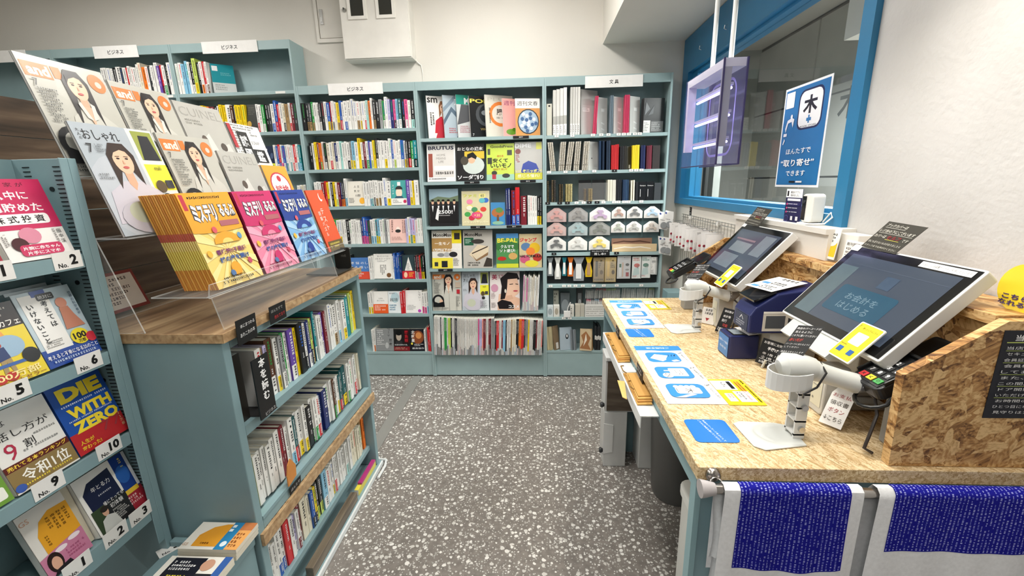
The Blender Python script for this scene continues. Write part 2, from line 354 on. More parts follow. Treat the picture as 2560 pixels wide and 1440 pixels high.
# ---- lamps on the ceiling
for i, (x, y, p) in enumerate(LAMPS):
    t = thing('ceiling_lamp', (x, y, CEIL - .07), f'long white tube lamp on the ceiling, {ORD(i + 1)} in the shop', 'lamp', 'ceiling tube lamps')
    MB().box(x - .13, x + .13, y - .63, y + .63, CEIL - .045, CEIL, 'EEEEEE').build('housing', PAINT, t)
    MB().box(x - .11, x + .11, y - .6, y + .6, CEIL - .065, CEIL - .045, 'FFFFFF').build('diffuser', LAMPM, t)
dl = thing('downlight', (.62, 2.1, 2.405), 'round white downlight set into the grey beam above the counter', 'lamp')
MB().tube([(.66, 2.28, 2.421), (.66, 2.28, 2.41)], [.062, .058], 'F4F4F4', 24).build('ring', PLAST, dl)
MB().cyl((.66, 2.28, 2.411), (.66, 2.28, 2.404), .046, 'FFFFFF', n=24).build('bulb', LAMPM, dl)
sl = bpy.data.lights.new('downlight_beam', 'SPOT'); sl.energy = 42; sl.spot_size = 1.9; sl.spot_blend = .6; sl.shadow_soft_size = .05; sl.color = (1, .93, .82)
so = bpy.data.objects.new('downlight_beam', sl); C.objects.link(so); so.location = (.66, 2.28, 2.395)
d2 = thing('downlight', (.66, .95, 2.405), 'round white downlight in the beam over the nearer till', 'lamp')
MB().tube([(.66, .95, 2.421), (.66, .95, 2.41)], [.062, .058], 'F4F4F4', 24).build('ring', PLAST, d2)
MB().cyl((.66, .95, 2.411), (.66, .95, 2.404), .046, 'FFFFFF', n=24).build('bulb', LAMPM, d2)
s2 = bpy.data.objects.new('downlight_beam', sl); C.objects.link(s2); s2.location = (.66, .95, 2.395)
# ---- electric box + flush panel on the back wall
eb = thing('electric_cabinet', (-1.09, 3.26, 2.356), 'white wall-mounted electric cabinet with two narrow dark windows', 'cabinet')
MB().box(-1.324, -.848, 3.21, YW, 2.356, 2.99, 'E6E3DC').build('body', PAINT, eb)
dd = MB().box(-1.318, -.854, 3.2, 3.21, 2.362, 2.985, 'E9E6DF').build('door', PAINT, eb)
for x0 in (-1.265, -1.07):
    p = MB(); p.box(x0, x0 + .13, 3.19, 3.2, 2.60, 2.62, 'F0EDE6').box(x0, x0 + .02, 3.19, 3.2, 2.62, 2.98, 'F0EDE6').box(x0 + .11, x0 + .13, 3.19, 3.2, 2.62, 2.98, 'F0EDE6').build('window_frame', PAINT, dd)
    MB().box(x0 + .02, x0 + .11, 3.196, 3.2, 2.62, 2.98, '2B2C28').build('pane', attr_mat('dark_pane', .08, .9), dd)
MB().tube([(-1.288, 3.2, 2.66), (-1.288, 3.188, 2.66)], [.014, .011], 'B8B8B4', 16).tube([(-1.288, 3.19, 2.66), (-1.291, 3.184, 2.672)], .003, '555555').build('lock', METAL, dd)
fp = thing('wall_hatch', (-1.45, YW, 2.45), 'flush white wall hatch with chrome latch left of the electric cabinet', 'hatch')
fm = MB(); fm.box(-1.55, -1.3, YW - .016, YW, 2.5, 2.525, 'E2DED6').box(-1.55, -1.53, YW - .016, YW, 2.525, 2.99, 'E2DED6'); fm.build('frame', PAINT, fp)
MB().box(-1.525, -1.3, YW - .01, YW, 2.53, 2.99, 'DEDAD2').build('door', PAINT, fp)
MB().box(-1.512, -1.49, YW - .018, YW - .01, 2.615, 2.71, 'D8D8D8').box(-1.507, -1.495, YW - .022, YW - .018, 2.63, 2.66, 'EEEEEE').build('latch', METAL, fp)
tag(MB().tube([(-.855, 3.3, 2.38), (-.84, 3.305, 2.35), (-.815, 3.312, 2.33), (-.808, 3.313, 2.28), (-.806, 3.313, 2.2)], .004, 'E4E0D8').build('power_cord', PLAST), 'thin white cord dangling from the electric cabinet to the bookcase top', 'cord')
# ================================================================ bookcases along the back wall
SH = '9BB3B5'; SHD = '90A8AB'
def bookcase(x0, x1, top, levels, label, base=None, vis=None):
    r = thing('bookcase', ((x0 + x1) / 2, 3.23, 0), label, 'bookcase', 'blue-grey steel bookcases on the back wall')
    for a in (x0 + .0005, x1 - .0135): MB().box(a, a + .013, YF, YW - .003, .008, top, SH).build('upright', PAINT, r)
    MB().box(x0 + .0135, x1 - .0135, YW - .012, YW - .004, .02, top, SHD).build('back_panel', PAINT, r)
    MB().box(x0 + .0135, x1 - .0135, YF + .002, YF + .016, top - .055, top, SH).box(x0 + .0135, x1 - .0135, YF + .016, YW - .012, top - .014, top - .001, SH).build('header', PAINT, r)
    for z in levels[:-1]: MB().box(x0 + .0135, x1 - .0135, YF + .002, YW - .012, z - .022, z, SH).build('shelf', PAINT, r)
    zb = levels[-1]
    MB().box(x0 + .0135, x1 - .0135, YF + .004, YW - .012, zb - .018, zb, SH).box(x0 + .0135, x1 - .0135, YF + .008, YF + .02, .012, zb - .018, SH).build('plinth', PAINT, r)
    return r
UX = [.91, .058, -.826, -1.668, -2.535, -3.41, -4.28]
LB = [1.891, 1.624, 1.358, 1.078, .803, .527, .212]; LC = [1.817, 1.519, 1.2, .882, .55, .2]; LD = [1.813, 1.573, 1.358, .991, .748, .495, .223]; LA = [2.162, 1.893, 1.62, 1.35, 1.078, .803, .527, .212]
uD = bookcase(UX[1], UX[0], 2.185, LD, 'blue-grey steel bookcase holding stationery beside the window'); uC = bookcase(UX[2], UX[1], 2.185, LC, 'blue-grey steel bookcase with magazines facing front, left of the stationery')
uB = bookcase(UX[3], UX[2], 2.185, LB, 'low blue-grey bookcase packed with business books, right of the tall ones')
uA = bookcase(UX[4], UX[3], 2.48, LA, 'tall blue-grey bookcase whose top shelf is half empty'); uA0 = bookcase(UX[5], UX[4], 2.48, LA, 'tall blue-grey bookcase with a full top shelf behind the magazine stand')
uA1 = bookcase(UX[6], UX[5], 2.48, LA, 'tall blue-grey bookcase cut off by the left picture edge')
for (x0, x1, z0, z1, txt, lab) in ((-1.434, -1.05, 2.118, 2.192, 'ビジネス', 'white business category sign on the low bookcase'), (.331, .712, 2.106, 2.179, '文 具', 'white stationery category sign on the rightmost bookcase'),
        (-2.29, -1.895, 2.411, 2.485, 'ビジネス', 'white business category sign on the half-empty tall bookcase'), (-3.083, -2.757, 2.409, 2.486, 'ビジネス', 'white business category sign on the full tall bookcase'), (-3.9, -3.59, 2.41, 2.486, '', 'blank end of white sign at the left picture edge')):
    y = YF - .004; s = thing('category_sign', ((x0 + x1) / 2, y, z0), lab, 'sign', 'category signs on the bookcases')
    MB().box(x0, x1, y, y + .004, z0, z1, 'F4F3F0').build('card', PAPER, s)
    if txt: m = MB(); prt(m, (x0, y, z0), (1, 0, 0), (0, 0, 1), (0, -1, 0), x1 - x0, z1 - z0, [('t', txt, .5, .48, .36, '1E1E1E', {'b': .012})]); m.build('lettering', PAPER, s)
# ================================================================ books standing in rows
CN = {'w': ('F0EFEB', 'white'), 'c': ('E9E2CC', 'cream'), 'k': ('1C1D1F', 'black'), 'd': ('3A3D40', 'charcoal'), 'g': ('9A9C9D', 'grey'), 'G': ('2F9A48', 'green'), 'y': ('F2D21E', 'yellow'), 'r': ('D22C33', 'red'), 'o': ('F07C28', 'orange'),
      'b': ('2C5FB4', 'blue'), 'n': ('23306B', 'navy'), 't': ('1E8C93', 'teal'), 's': ('8CC4E0', 'sky-blue'), 'p': ('E85C98', 'pink'), 'v': ('6A4AA8', 'purple'), 'm': ('7C2530', 'maroon'), 'e': ('A88A5E', 'tan'), 'l': ('C9DE6A', 'lime'),
      'L': ('C6BEE6', 'lavender'), 'a': ('A9DDD6', 'aqua'), 'T': ('1D5A5E', 'dark teal'), 'z': ('5B3A26', 'brown'), 'f': ('EE9B94', 'salmon')}
INK = {k: ('F2F2F2' if k in 'kdnTmzvbGrt' else '2A2A2C') for k in CN}
PAGE = 'E6E0CF'
def book(O, U, N, t, h, d, sp, bd, rg, label, group, lean=0, name='book', near=False, cov=None, mat=GLOSS):
    """O bottom-left-front corner of the spine, U along the row, N outwards to the reader, t thickness, h height, d depth"""
    O = V(O); U = V(U); N = V(N); Z = V((0, 0, 1))
    O = O + Z * .0006
    if lean: a = math.radians(lean); O = O + Z * (abs(t * math.sin(a)) if lean > 0 else 0); U, Z = U * math.cos(a) - Z * math.sin(a), Z * math.cos(a) + U * math.sin(a)
    r = thing(name, O + U * t / 2 - N * d / 2, label, 'book', group) if near else None
    m = MB(); c = CN[sp][0]; cv = cov or c; e = min(.0016, t * .12)
    m.obox(O - N * d, U * e, Z * h, N * d, cv); m.obox(O - N * d + U * (t - e), U * e, Z * h, N * d, cv)
    # spine: slightly rounded board, banded at the foot
    hb = h * (.28 + .06 * rg.random()) if bd else 0
    for z0, z1, cc in (((0, hb, CN[bd][0]),) if bd else ()) + ((hb, h, c),):
        m.prism([(0, -.0015), (t * .2, 0), (t * .8, 0), (t, -.0015), (t, -.0026), (0, -.0026)], O + Z * z0, U, N, Z * (z1 - z0), cc)
    if near:
        o = m.build('cover', mat, r); MB().obox(O + U * e - N * (d - .003) + Z * .002, U * (t - 2 * e), Z * (h - .005), N * (d - .006), PAGE).build('pages', PAPER, r)
        q = MB()
    else: m.obox(O + U * e - N * (d - .003) + Z * .002, U * (t - 2 * e), Z * (h - .005), N * (d - .006), PAGE); q = m
    it = []; x0 = .5 - rg.uniform(.2, .3); x1 = 1 - x0; ink = INK[sp]
    top = rg.uniform(.93, .96); bot = (hb / h + .04) if bd else .3
    if t > .008:
        it.append(('gv', x0, rg.uniform(bot + .12, .5), x1, top, 1, ink if rg.random() < .8 else CN[rg.choice('rbG')][0]))
        it.append(('gv', .36, max(.05, bot - .02), .64, bot + .1, 1, ink))
        if bd: it.append(('gv', .28, .03, .72, hb / h - .03, 1, INK[bd]))
    prt(q, O + N * .0001, U, Z, N, t, h, it)
    if near: q.build('spine_lettering', PAPER, r); return r
    return tag(q.build(name, mat, loc=tuple(O + U * t / 2 - N * d / 2)), label, 'book', group)
def faceout(O, U, N, w, h, t, base, items, label, group, lean=8, cat='book', name='book', edge=PAGE, mat=GLOSS, spine=None, bands=None):
    """cover to the front: O bottom-left-front corner; U along the cover; leans back about its foot"""
    O = V(O); U = V(U); N = V(N); a = math.radians(lean); Z = V((0, 0, 1)); Vv = Z * math.cos(a) - N * math.sin(a); M = N * math.cos(a) + Z * math.sin(a)
    O = O + Z * (.0008 + t * math.sin(a)); r = thing(name, O + U * w / 2, label, cat, group)
    e = min(.0009, t * .3); c = MB()
    c.obox(O - M * e, U * w, Vv * h, M * e, base); c.obox(O - M * t, U * w, Vv * h, M * e, base); c.obox(O - M * t, U * e, Vv * h, M * t, spine or base); c.build('cover', mat, r)
    MB().obox(O + U * e + Vv * .001 - M * (t - e), U * (w - 2.5 * e - .001), Vv * (h - .002), M * (t - 2 * e), edge).build('pages', PAPER, r)
    if items: q = MB(); prt(q, O, U, Vv, M, w, h, items); q.build('cover_print', mat, r)
    if bands: q = MB(); prt(q, O - M * t, M, Vv, -U, t, h, [('r', 0, a, 1, b, c) for a, b, c in bands], .0002); q.build('spine_print', mat, r)
    return r
COV = {}
def row(spec, O, U, N, length, h0, d, place, group, seed=1, tm=.0165, near=False, left='left', name='book', hv=.006, fit=True, start=1, lean=0):
    rg = random.Random(seed); tok = []
    for s in spec.split():
        if s[0] == '@': tok.append((s[1:], None, COV[s[1:]][0])); continue
        n = ''.join(ch for ch in s if ch.isdigit()); s2 = ''.join(ch for ch in s if not ch.isdigit()); big = '!' in s2; s2 = s2.replace('!', '')
        a, _, b = s2.partition('/')
        for _ in range(int(n or 1)): tok.append((a, b or None, tm * rg.uniform(.72, 1.2) * (1.5 if big else 1)))
    fx = sum(t for a, b, t in tok if a in COV); sm = sum(t for a, b, t in tok if a not in COV)
    k = (length - fx - .0008 * len(tok)) / sm if fit and sm else 1
    x = 0; O = V(O); U = V(U); N = V(N)
    for i, (a, b, t) in enumerate(tok):
        if a in COV:
            w, h, th, base, items, lab = COV[a]; faceout(O + U * x - N * .004, U, N, w, h, th, base, items, f'{lab}, on {place}', group, 9); x += w + .0015; continue
        t *= k; h = h0 + rg.uniform(-hv, hv) + (.02 if rg.random() < .06 else 0)
        lab = f"{CN[a][1]} book{' with ' + CN[b][1] + ' band' if b else ''}, {ORD(i + start)} from {left}, {place}"
        book(O + U * x - N * rg.uniform(0, .012), U, N, t, h, d * rg.uniform(.92, 1), a, b, rg, lab, group, lean, name, near); x += t + .0008
COV['jinsei'] = (.125, .178, .016, 'E4E0D4', [('t', '人 生', .55, .78, .1, '222222'), ('t', '気 分', .55, .6, .1, '222222'), ('t', '10割', .62, .42, .11, '222222'), ('g', .06, .1, .5, .32, 4, '444444'), ('e', .86, .2, .17, .13, 'F0B030')], 'cream book titled in black with an orange spot')
COV['switch'] = (.118, .178, .016, '3FA3A0', [('r', 0, 0, 1, .27, 'F0EEE8'), ('e', .5, .5, .2, .2, 'F2D9C2'), ('e', .5, .63, .23, .14, '1B1B1B', 0, 180), ('p', [(.2, .27), (.8, .27), (.68, .36), (.32, .36)], '2A4E66'), ('r', .4, .78, .6, .93, 'F4F4F4'), ('tv', 'スイッチ', .13, .62, .1, 'F4F4F4'), ('g', .1, .06, .7, .22, 3, '666666'), ('e', .86, .14, .1, .07, 'C82858')], 'teal book with a drawn face')
COV['pinkbook'] = (.125, .178, .016, 'F0C6BC', [('e', .5, .58, .12, .1, 'F6E4D8'), ('e', .5, .5, .17, .07, '303030'), ('gv', .72, .3, .95, .95, 2, '7A5A58'), ('gv', .05, .3, .2, .95, 1, '7A5A58'), ('g', .1, .1, .9, .26, 3, 'B08A80')], 'pale pink book with a small figure')
COV['story'] = (.145, .19, .03, 'EFEDE7', [('t', '思いだしたくなる', .5, .9, .05, '444444'), ('t', '1分ストーリー', .5, .8, .085, '333333', {'w': .8}), ('g', .2, .66, .8, .74, 2, '999999'), ('gv', .3, .15, .66, .56, 4, '555555'), ('e', .8, .14, .12, .09, '7A5638')], 'white book of short stories with brown seal')
COV['pyramid'] = (.1, .18, .02, '34474C', [('p', [(.2, .34), (.8, .34), (.5, .92)], 'F0EEE8'), ('g', .34, .36, .66, .66, 5, '777777'), ('r', 0, 0, 1, .32, 'D02836'), ('g', .5, .06, .95, .26, 3, 'F4D040'), ('e', .26, .16, .14, .12, 'F2C8A8')], 'dark book with white pyramid and red band')
COV['orangeband'] = (.118, .172, .02, 'F1EFEA', [('t', 'つかれ', .5, .68, .06, '555555'), ('t', 'まとうから', .5, .58, .06, '555555'), ('r', 0, 0, 1, .42, 'E8602A'), ('g', .08, .1, .92, .36, 3, 'FBEDE0')], 'white book with deep orange band')
COV['ekkyo'] = (.1, .172, .018, 'E9F0F2', [('e', .55, .72, .32, .24, 'BCD6DE'), ('t', '越境', .45, .62, .16, '2A2A2A', {'w': .62}), ('g', .1, .1, .9, .4, 3, '3A7A9A'), ('g', .1, .85, .6, .93, 1, '888888')], 'pale blue book with two large characters')
COV['shinai'] = (.13, .178, .022, 'EFEDEA', [('tv', 'しない。', .86, .75, .11, '222222'), ('g', .08, .12, .7, .36, 4, '999999'), ('e', .84, .1, .1, .07, 'B848B0')], 'plain white book with vertical black title')
COV['art'] = (.145, .178, .022, '8A8D8E', [('t', 'アート', .72, .85, .12, '3A3A3A', {'rot': -90}), ('tv', '思考', .82, .4, .16, '2E2E2E'), ('g', .06, .25, .55, .95, 8, 'D8D8D8'), ('e', .62, .25, .1, .14, 'B8BABA')], 'grey book with vertical art lettering')
COV['shobu'] = (.128, .178, .022, '191919', [('e', .32, .66, .17, .2, 'B4A698'), ('e', .32, .82, .2, .12, '0C0C0C'), ('p', [(.05, .25), (.6, .25), (.5, .45), (.14, .45)], '2E2E30'), ('r', .66, .35, .95, .97, '3A0D10'), ('tv', '勝負眼', .8, .66, .17, 'B7202B', {'b': .02}), ('t', '社長を辞めた私', .45, .28, .07, 'F0F0F0', {'w': .8}), ('r', 0, 0, 1, .2, '7C1A22'), ('g', .05, .05, .9, .16, 2, 'C8B098')], 'black book with portrait and red title')
COV['hokkyoku'] = (.12, .178, .022, '1B1820', [('e', .55, .62, .4, .3, '8A4A2A'), ('e', .6, .7, .2, .15, 'D08A50'), ('tv', '北極星', .22, .66, .17, 'F0EEE8', {'b': .02}), ('e', .14, .33, .07, .05, 'E8D84A'), ('t', '最高傑作', .55, .12, .08, 'F4F4F4', {'w': .8}), ('g', .3, .2, .95, .32, 2, 'D8D8D8')], 'black book with glowing orange picture')
COV['nayami'] = (.16, .165, .018, '4F7EC0', [('r', 0, 0, 1, .35, 'D8503A'), ('t', '考 悩 のし', .5, .75, .12, 'F4F4F4', {'w': .85}), ('t', 'える 感 い', .5, .55, .12, 'F4F4F4', {'w': .85}), ('g', .08, .08, .92, .28, 2, 'F4E4DC')], 'blue book with a red band')
COV['kangaeru'] = (.1, .178, .02, '1C2A44', [('tv', '考える', .3, .66, .16, 'F4F4F4', {'b': .02}), ('r', 0, 0, 1, .3, 'D8E040'), ('e', .75, .15, .15, .1, '2A3A20'), ('e', .75, .6, .12, .12, '4A5A7A')], 'navy book with lime band and white title')
COV['darkband'] = (.082, .19, .02, '33352F', [('g', .1, .6, .9, .9, 4, '585A50'), ('e', .2, .28, .2, .12, 'C09A40'), ('r', 0, 0, 1, .2, '2A1E18')], 'dark olive book turned to the front')
GB = 'business books in rows on the back wall'
XB = UX[3] + .016; LBn = UX[2] - UX[3] - .036; NF = (0, -1, 0); UU = (1, 0, 0); YB = YF + .008
B_ = 'low business bookcase'
row('k! d/e d/e G/e w2 k/w d w b/y r/y w/g w y/e b/r w w/b w3 w!/e w/y w w/r a o w k/e k! g G/w w L/w n p/k s/w T/w k p/w w k!/a', (XB, YB, LB[0]), UU, NF, LBn, .188, .13, f'top shelf of {B_}', GB, 11)
row('k w y m o/G w k/w c w/r c n/w w a w2 w/k g/y s/y w! y w/d m w/G b w/l y k/w w2 w/y w2 b/w w/l w2 b/w w/y d/e k/r G/w t!/k', (XB + .02, YB, LB[1]), UU, NF, LBn - .02, .186, .13, f'second shelf of {B_}', GB, 12)
row('w3 m r y/d w k/k y w/l m n/o d/o w/s @jinsei w w w/s w/t w/k w/e w/e w w/b w/y! @switch v w/y y w!', (XB + .02, YB, LB[2]), UU, NF, LBn - .03, .178, .13, f'third shelf of {B_}', GB, 13)
row('c y G/w w/p w/y w2 k w5 n/p b/p b/p d/e w/s w/s t/y s/y w2 g w @pinkbook L w/y L/G L/y w2 w', (XB + .1, YB, LB[3]), UU, NF, LBn - .1, .178, .13, f'fourth shelf of {B_}', GB, 14)
row('w3 d @nayami w! w @story w b3 n! @pyramid k/w m/w k/p r/p k/y k/y', (XB + .16, YB, LB[4]), UU, NF, LBn - .17, .18, .13, f'fifth shelf of {B_}', GB, 15, tm=.015)
row('w/y w/y @orangeband @ekkyo r2 @shinai w/p w/p w/s w', (XB + .335, YB, LB[5]), UU, NF, .495, .175, .13, f'sixth shelf of {B_}', GB, 16, tm=.014)
row('w w/o @art @shobu @hokkyoku w g r2', (XB + .335, YB, LB[6]), UU, NF, .47, .18, .13, f'lowest shelf of {B_}', GB, 17, tm=.013)
XA = UX[4] + .016
row('w w s s w k/w l/y k w/o r/w w/z', (XA + .0, YB, LA[0]), UU, NF, .225, .2, .13, 'half-empty top shelf', GB, 21, hv=.008)
faceout((XA + .252, YB + .004, LA[0]), (.8, .6, 0), (.6, -.8, 0), .14, .2, .016, '1F8C98', [('r', 0, 0, 1, .36, 'C9CDCB'), ('r', .06, .76, .3, .93, 'E8ECEC'), ('g', .4, .6, .9, .72, 2, '7CC0C8'), ('g', .1, .08, .8, .3, 3, '8A8E8C')], 'teal and grey book leaning at the end of the half-empty top shelf', GB, 10, spine='EDEDEA')
row('n d w r w k w y y o m!/d k w y y/o w/z! z k y/w y y! @darkband w/r w G/w k d w/b b/r r w c/k e w/r m d', (XA, YB, LA[1]), UU, NF, .83, .186, .13, 'second shelf of half-empty tall bookcase', GB, 22)
row('w2 r w y @kangaeru w b/w r/b w/p b/w w/t w w/t w/r r/w w/s t/s', (XA + .42, YB, LA[2]), UU, NF, .4, .18, .13, 'third shelf of half-empty tall bookcase', GB, 23)
row('w2 c w', (XA + .76, YB, LA[3]), UU, NF, .062, .17, .13, 'fourth shelf of half-empty tall bookcase', GB, 24)
row('w4 k w! d w r/w w4 c o w d w2 v r/k w/G k w', (UX[5] + .33, YB, LA[0]), UU, NF, .52, .19, .13, 'full top shelf behind the magazines', GB, 25)
for x, u in ((-1.78, 'half-empty'), (-2.6, 'full')):
    tag(MB().box(x - .035, x + .035, YF - .001, YF + .002, 2.142, 2.157, 'E8E8E4').build('shelf_label', PAPER), f'small white shelf label under the {u} top shelf', 'label')
# ================================================================ magazines facing front
def lady(cx, cy, s, top='ECE9E2', hair='251B1B', skin='E8BFA2', asp=1.36, long=1.6, body=True):
    a = s / asp; it = []
    if body: it += [('p', [(cx - s * 3.1, cy - a * 6.2), (cx - s * 2.6, cy - a * 3.1), (cx - s * .9, cy - a * 2.05), (cx + s * .9, cy - a * 2.05), (cx + s * 2.6, cy - a * 3.1), (cx + s * 3.1, cy - a * 6.2)], top)]
    it += [('p', [(cx - s * 1.35, cy - a * long * 1.5), (cx - s * 1.35, cy + a * .6), (cx - s * .7, cy + a * 1.75), (cx + s * .7, cy + a * 1.75), (cx + s * 1.35, cy + a * .6), (cx + s * 1.25, cy - a * long * 1.3), (cx + s * .6, cy - a * 1.1), (cx - s * .6, cy - a * 1.1)], hair)]
    it += [('p', [(cx - s * .42, cy - a * 2.3), (cx - s * .42, cy - a * .9), (cx + s * .42, cy - a * .9), (cx + s * .42, cy - a * 2.3), (cx, cy - a * 3.0)], 'D9A98C'), ('e', cx, cy, s * .95, a * 1.32, skin),
           ('p', [(cx - s, cy + a * .2), (cx - s * .85, cy + a * 1.2), (cx, cy + a * 1.62), (cx + s * .85, cy + a * 1.2), (cx + s, cy + a * .2), (cx + s * .6, cy + a * .95), (cx + s * .1, cy + a * 1.1), (cx - s * .6, cy + a * .8)], hair)]
    for d in (-1, 1): it += [('e', cx + d * s * .42, cy + a * .22, s * .17, a * .09, '30201E'), ('p', [(cx + d * s * .2, cy + a * .47), (cx + d * s * .64, cy + a * .45), (cx + d * s * .64, cy + a * .38), (cx + d * s * .2, cy + a * .41)], '4A3028')]
    it += [('p', [(cx - s * .05, cy + a * .1), (cx + s * .12, cy - a * .3), (cx - s * .12, cy - a * .32)], 'D8A488'), ('e', cx, cy - a * .66, s * .3, a * .13, 'BE5A58')]
    return it
GM = 'magazines facing front in the magazine bookcase'; MC = {}
MC['red'] = ('ECEBE8', [('t', 'sm', .25, .9, .12, '1A1A1A', {'b': .02})] + lady(.68, .72, .13, 'C8283A', '8A5A3A') + [('p', [(.3, 0), (1, 0), (1, .3), (.5, .34)], 'C03040'), ('gv', .08, .2, .28, .62, 2, '2A2A2A'), ('e', .2, .06, .1, .05, 'E8E8E8')], 'white magazine with a woman in red')
MC['maze'] = ('AEBEC8', [('p', [(0, .3), (.35, .62), (1, .2), (1, .34), (.35, .74), (0, .42)], '5A6E80'), ('p', [(0, .7), (.5, 1), (.7, 1), (0, .6)], '8296A6'), ('p', [(.5, 0), (1, .5), (1, .38), (.62, 0)], '4E6070'), ('t', '2', .55, .85, .14, 'F4F4F4'), ('g', .2, .1, .6, .24, 3, 'C05050')], 'pale blue magazine with a maze-like picture')
MC['green'] = ('C9CDCD', [('r', 0, .78, 1, 1, '16907E'), ('t', 'M', .45, .86, .14, 'EFEFEF', {'b': .04}), ('p', [(0, .3), (.6, .4), (.9, .75), (.2, .78)], '54565A'), ('g', .1, .1, .8, .28, 4, 'B06A78')], 'grey magazine with green head and letter M')
MC['globe'] = ('17181A', [('t', 'POP', .38, .88, .1, 'E8DC60', {'w': .7, 'b': .03}), ('e', .62, .55, .4, .28, '4A4E52'), ('e', .66, .57, .32, .23, '24282C'), ('e', .55, .6, .12, .06, '80868A'), ('t', 'WHOLE', .58, .2, .06, 'B8A060'), ('t', '7', .1, .06, .06, 'EEEEEE')], 'black magazine with a dark globe and yellow title')
MC['gut'] = ('D9D5C8', [('t', 'PLUS', .5, .9, .08, 'C4C0B2', {'w': .8}), ('e', .55, .55, .42, .3, 'E2823C'), ('e', .55, .55, .32, .22, 'DDD8CC'), ('t', '腸', .5, .6, .15, '2A2422', {'b': .02}), ('g', .35, .42, .75, .48, 1, '444444'), ('gv', .1, .3, .18, .7, 1, '555555')], 'beige magazine with orange ring around a character')
MC['weekp'] = ('E9A7A0', [('t', '週刊', .35, .88, .12, '8A2A68', {'w': .55}), ('e', .4, .12, .26, .08, '6A9A30'), ('e', .55, .18, .1, .05, '4E8020')], 'pink weekly magazine with a green frog')
MC['week'] = ('D89A5A', [('r', 0, .74, 1, 1, 'EFEDE6'), ('t', '週刊文春', .5, .87, .12, '1E1E1E', {'w': .84}), ('e', .52, .38, .44, .34, '3A4046'), ('e', .52, .38, .4, .31, 'A9C0D4')] + [('e', .52 + .27 * math.cos(i * 2.4) * (i / 16) ** .5 * 1.3, .38 + .2 * math.sin(i * 2.4) * (i / 16) ** .5 * 1.3, .07, .05, '4A6A98' if i % 2 else 'E6ECF0') for i in range(16)], 'orange weekly magazine with a blue-white round plate')
MC['home'] = ('EDEDEC', [('r', .05, .12, .95, .95, 'D9D6D2'), ('t', 'BRUTUS', .5, .9, .1, '1A1F3E', {'w': .9, 'b': .03}), ('r', .05, .12, .2, .75, '9A4A3A'), ('t', 'HOME', .5, .71, .06, '8A8680'), ('t', 'MEANS', .5, .62, .06, '8A8680'), ('t', 'LIFE', .5, .53, .06, '8A8680'), ('r', .25, .3, .95, .42, 'F2F0EC'), ('g', .3, .16, .95, .26, 1, '2E2A28'), ('g', .06, .04, .7, .09, 1, '222222')], 'white magazine with a calm bedroom picture')
MC['soda'] = ('17171A', [('t', 'おとなの週末', .5, .87, .1, 'F0F0F0', {'w': .9, 'b': .02}), ('r', .3, .6, 1, .8, 'D8B83A'), ('e', .62, .42, .38, .24, 'C9D3CE'), ('e', .55, .58, .13, .11, 'E2B696'), ('p', [(.38, .58), (.4, .72), (.6, .78), (.74, .66), (.7, .58), (.55, .64)], '101010'), ('e', .3, .55, .14, .12, '4A463C'), ('t', 'ソーダ割り', .5, .1, .12, 'F4F4F4', {'w': .92, 'b': .03})], 'black magazine with a man lying in pale shirt')
MC['goods'] = ('C4D850', [('t', 'GoodsPress', .55, .92, .07, '1E2214', {'w': .8, 'b': .02}), ('t', '進化系', .5, .66, .06, 'C83020'), ('t', '安くて', .5, .54, .12, '15180E', {'b': .03, 'w': .55}), ('t', 'いいモノ', .52, .4, .12, '15180E', {'b': .03, 'w': .75}), ('r', 0, 0, 1, .16, '9CC8B0'), ('r', .04, .45, .2, .62, '32362A'), ('r', .05, .7, .14, .86, '4A4E44'), ('r', .75, .68, .92, .82, '3A3E34'), ('e', .28, .2, .1, .06, '2E322A'), ('r', .2, .03, .34, .16, 'B03040'), ('e', .7, .12, .14, .06, '2A2E2A'), ('t', 'BEST BUY', .5, .3, .05, 'C07020', {'w': .5})], 'lime-yellow gadget magazine with many small objects')
MC['dime'] = ('B9B8B4', [('t', 'DIME', .3, .9, .1, 'EDEDED', {'w': .6, 'b': .03}), ('r', .78, .8, .98, .98, 'D8D84A'), ('p', [(.2, .15), (.3, .42), (.5, .5), (.78, .42), (.95, .15)], '26409A'), ('r', 0, 0, 1, .18, 'C8C63A'), ('t', 'いくぞニッポン!', .5, .23, .09, 'EFEA70', {'w': .95, 'b': .03}), ('t', '感じろ憧れ!', .5, .1, .09, 'F0F0E8', {'w': .8}), ('e', .12, .75, .1, .07, '7A3A3A'), ('g', .04, .45, .2, .66, 5, 'A83838')], 'grey magazine with blue jersey and yellow foot')
MC['y2500'] = ('1A1A1D', [('r', 0, .7, 1, 1, '8FA8B4'), ('p', [(0, .7), (.3, .8), (.7, .76), (1, .82), (1, .66), (0, .66)], '6A7A60')] + sum([[('p', [(x - .1, .1), (x - .09, .55), (x + .09, .55), (x + .1, .1)], '101012'), ('p', [(x - .03, .55), (x + .03, .55), (x, .38)], 'EDEDED'), ('e', x, .64, .045, .055, 'D8AE90'), ('e', x, .69, .05, .03, '15100E')] for x in (.12, .32, .48, .66, .86)], []) + [('p', [(.2, .2), (.3, .15), (.34, .4), (.28, .5)], 'E8E8E8'), ('t', '2500!', .55, .38, .1, 'F2F2F2', {'w': .5, 'b': .02}), ('g', .3, .26, .75, .3, 1, 'BBBBBB')], 'black magazine with five men in dark suits')
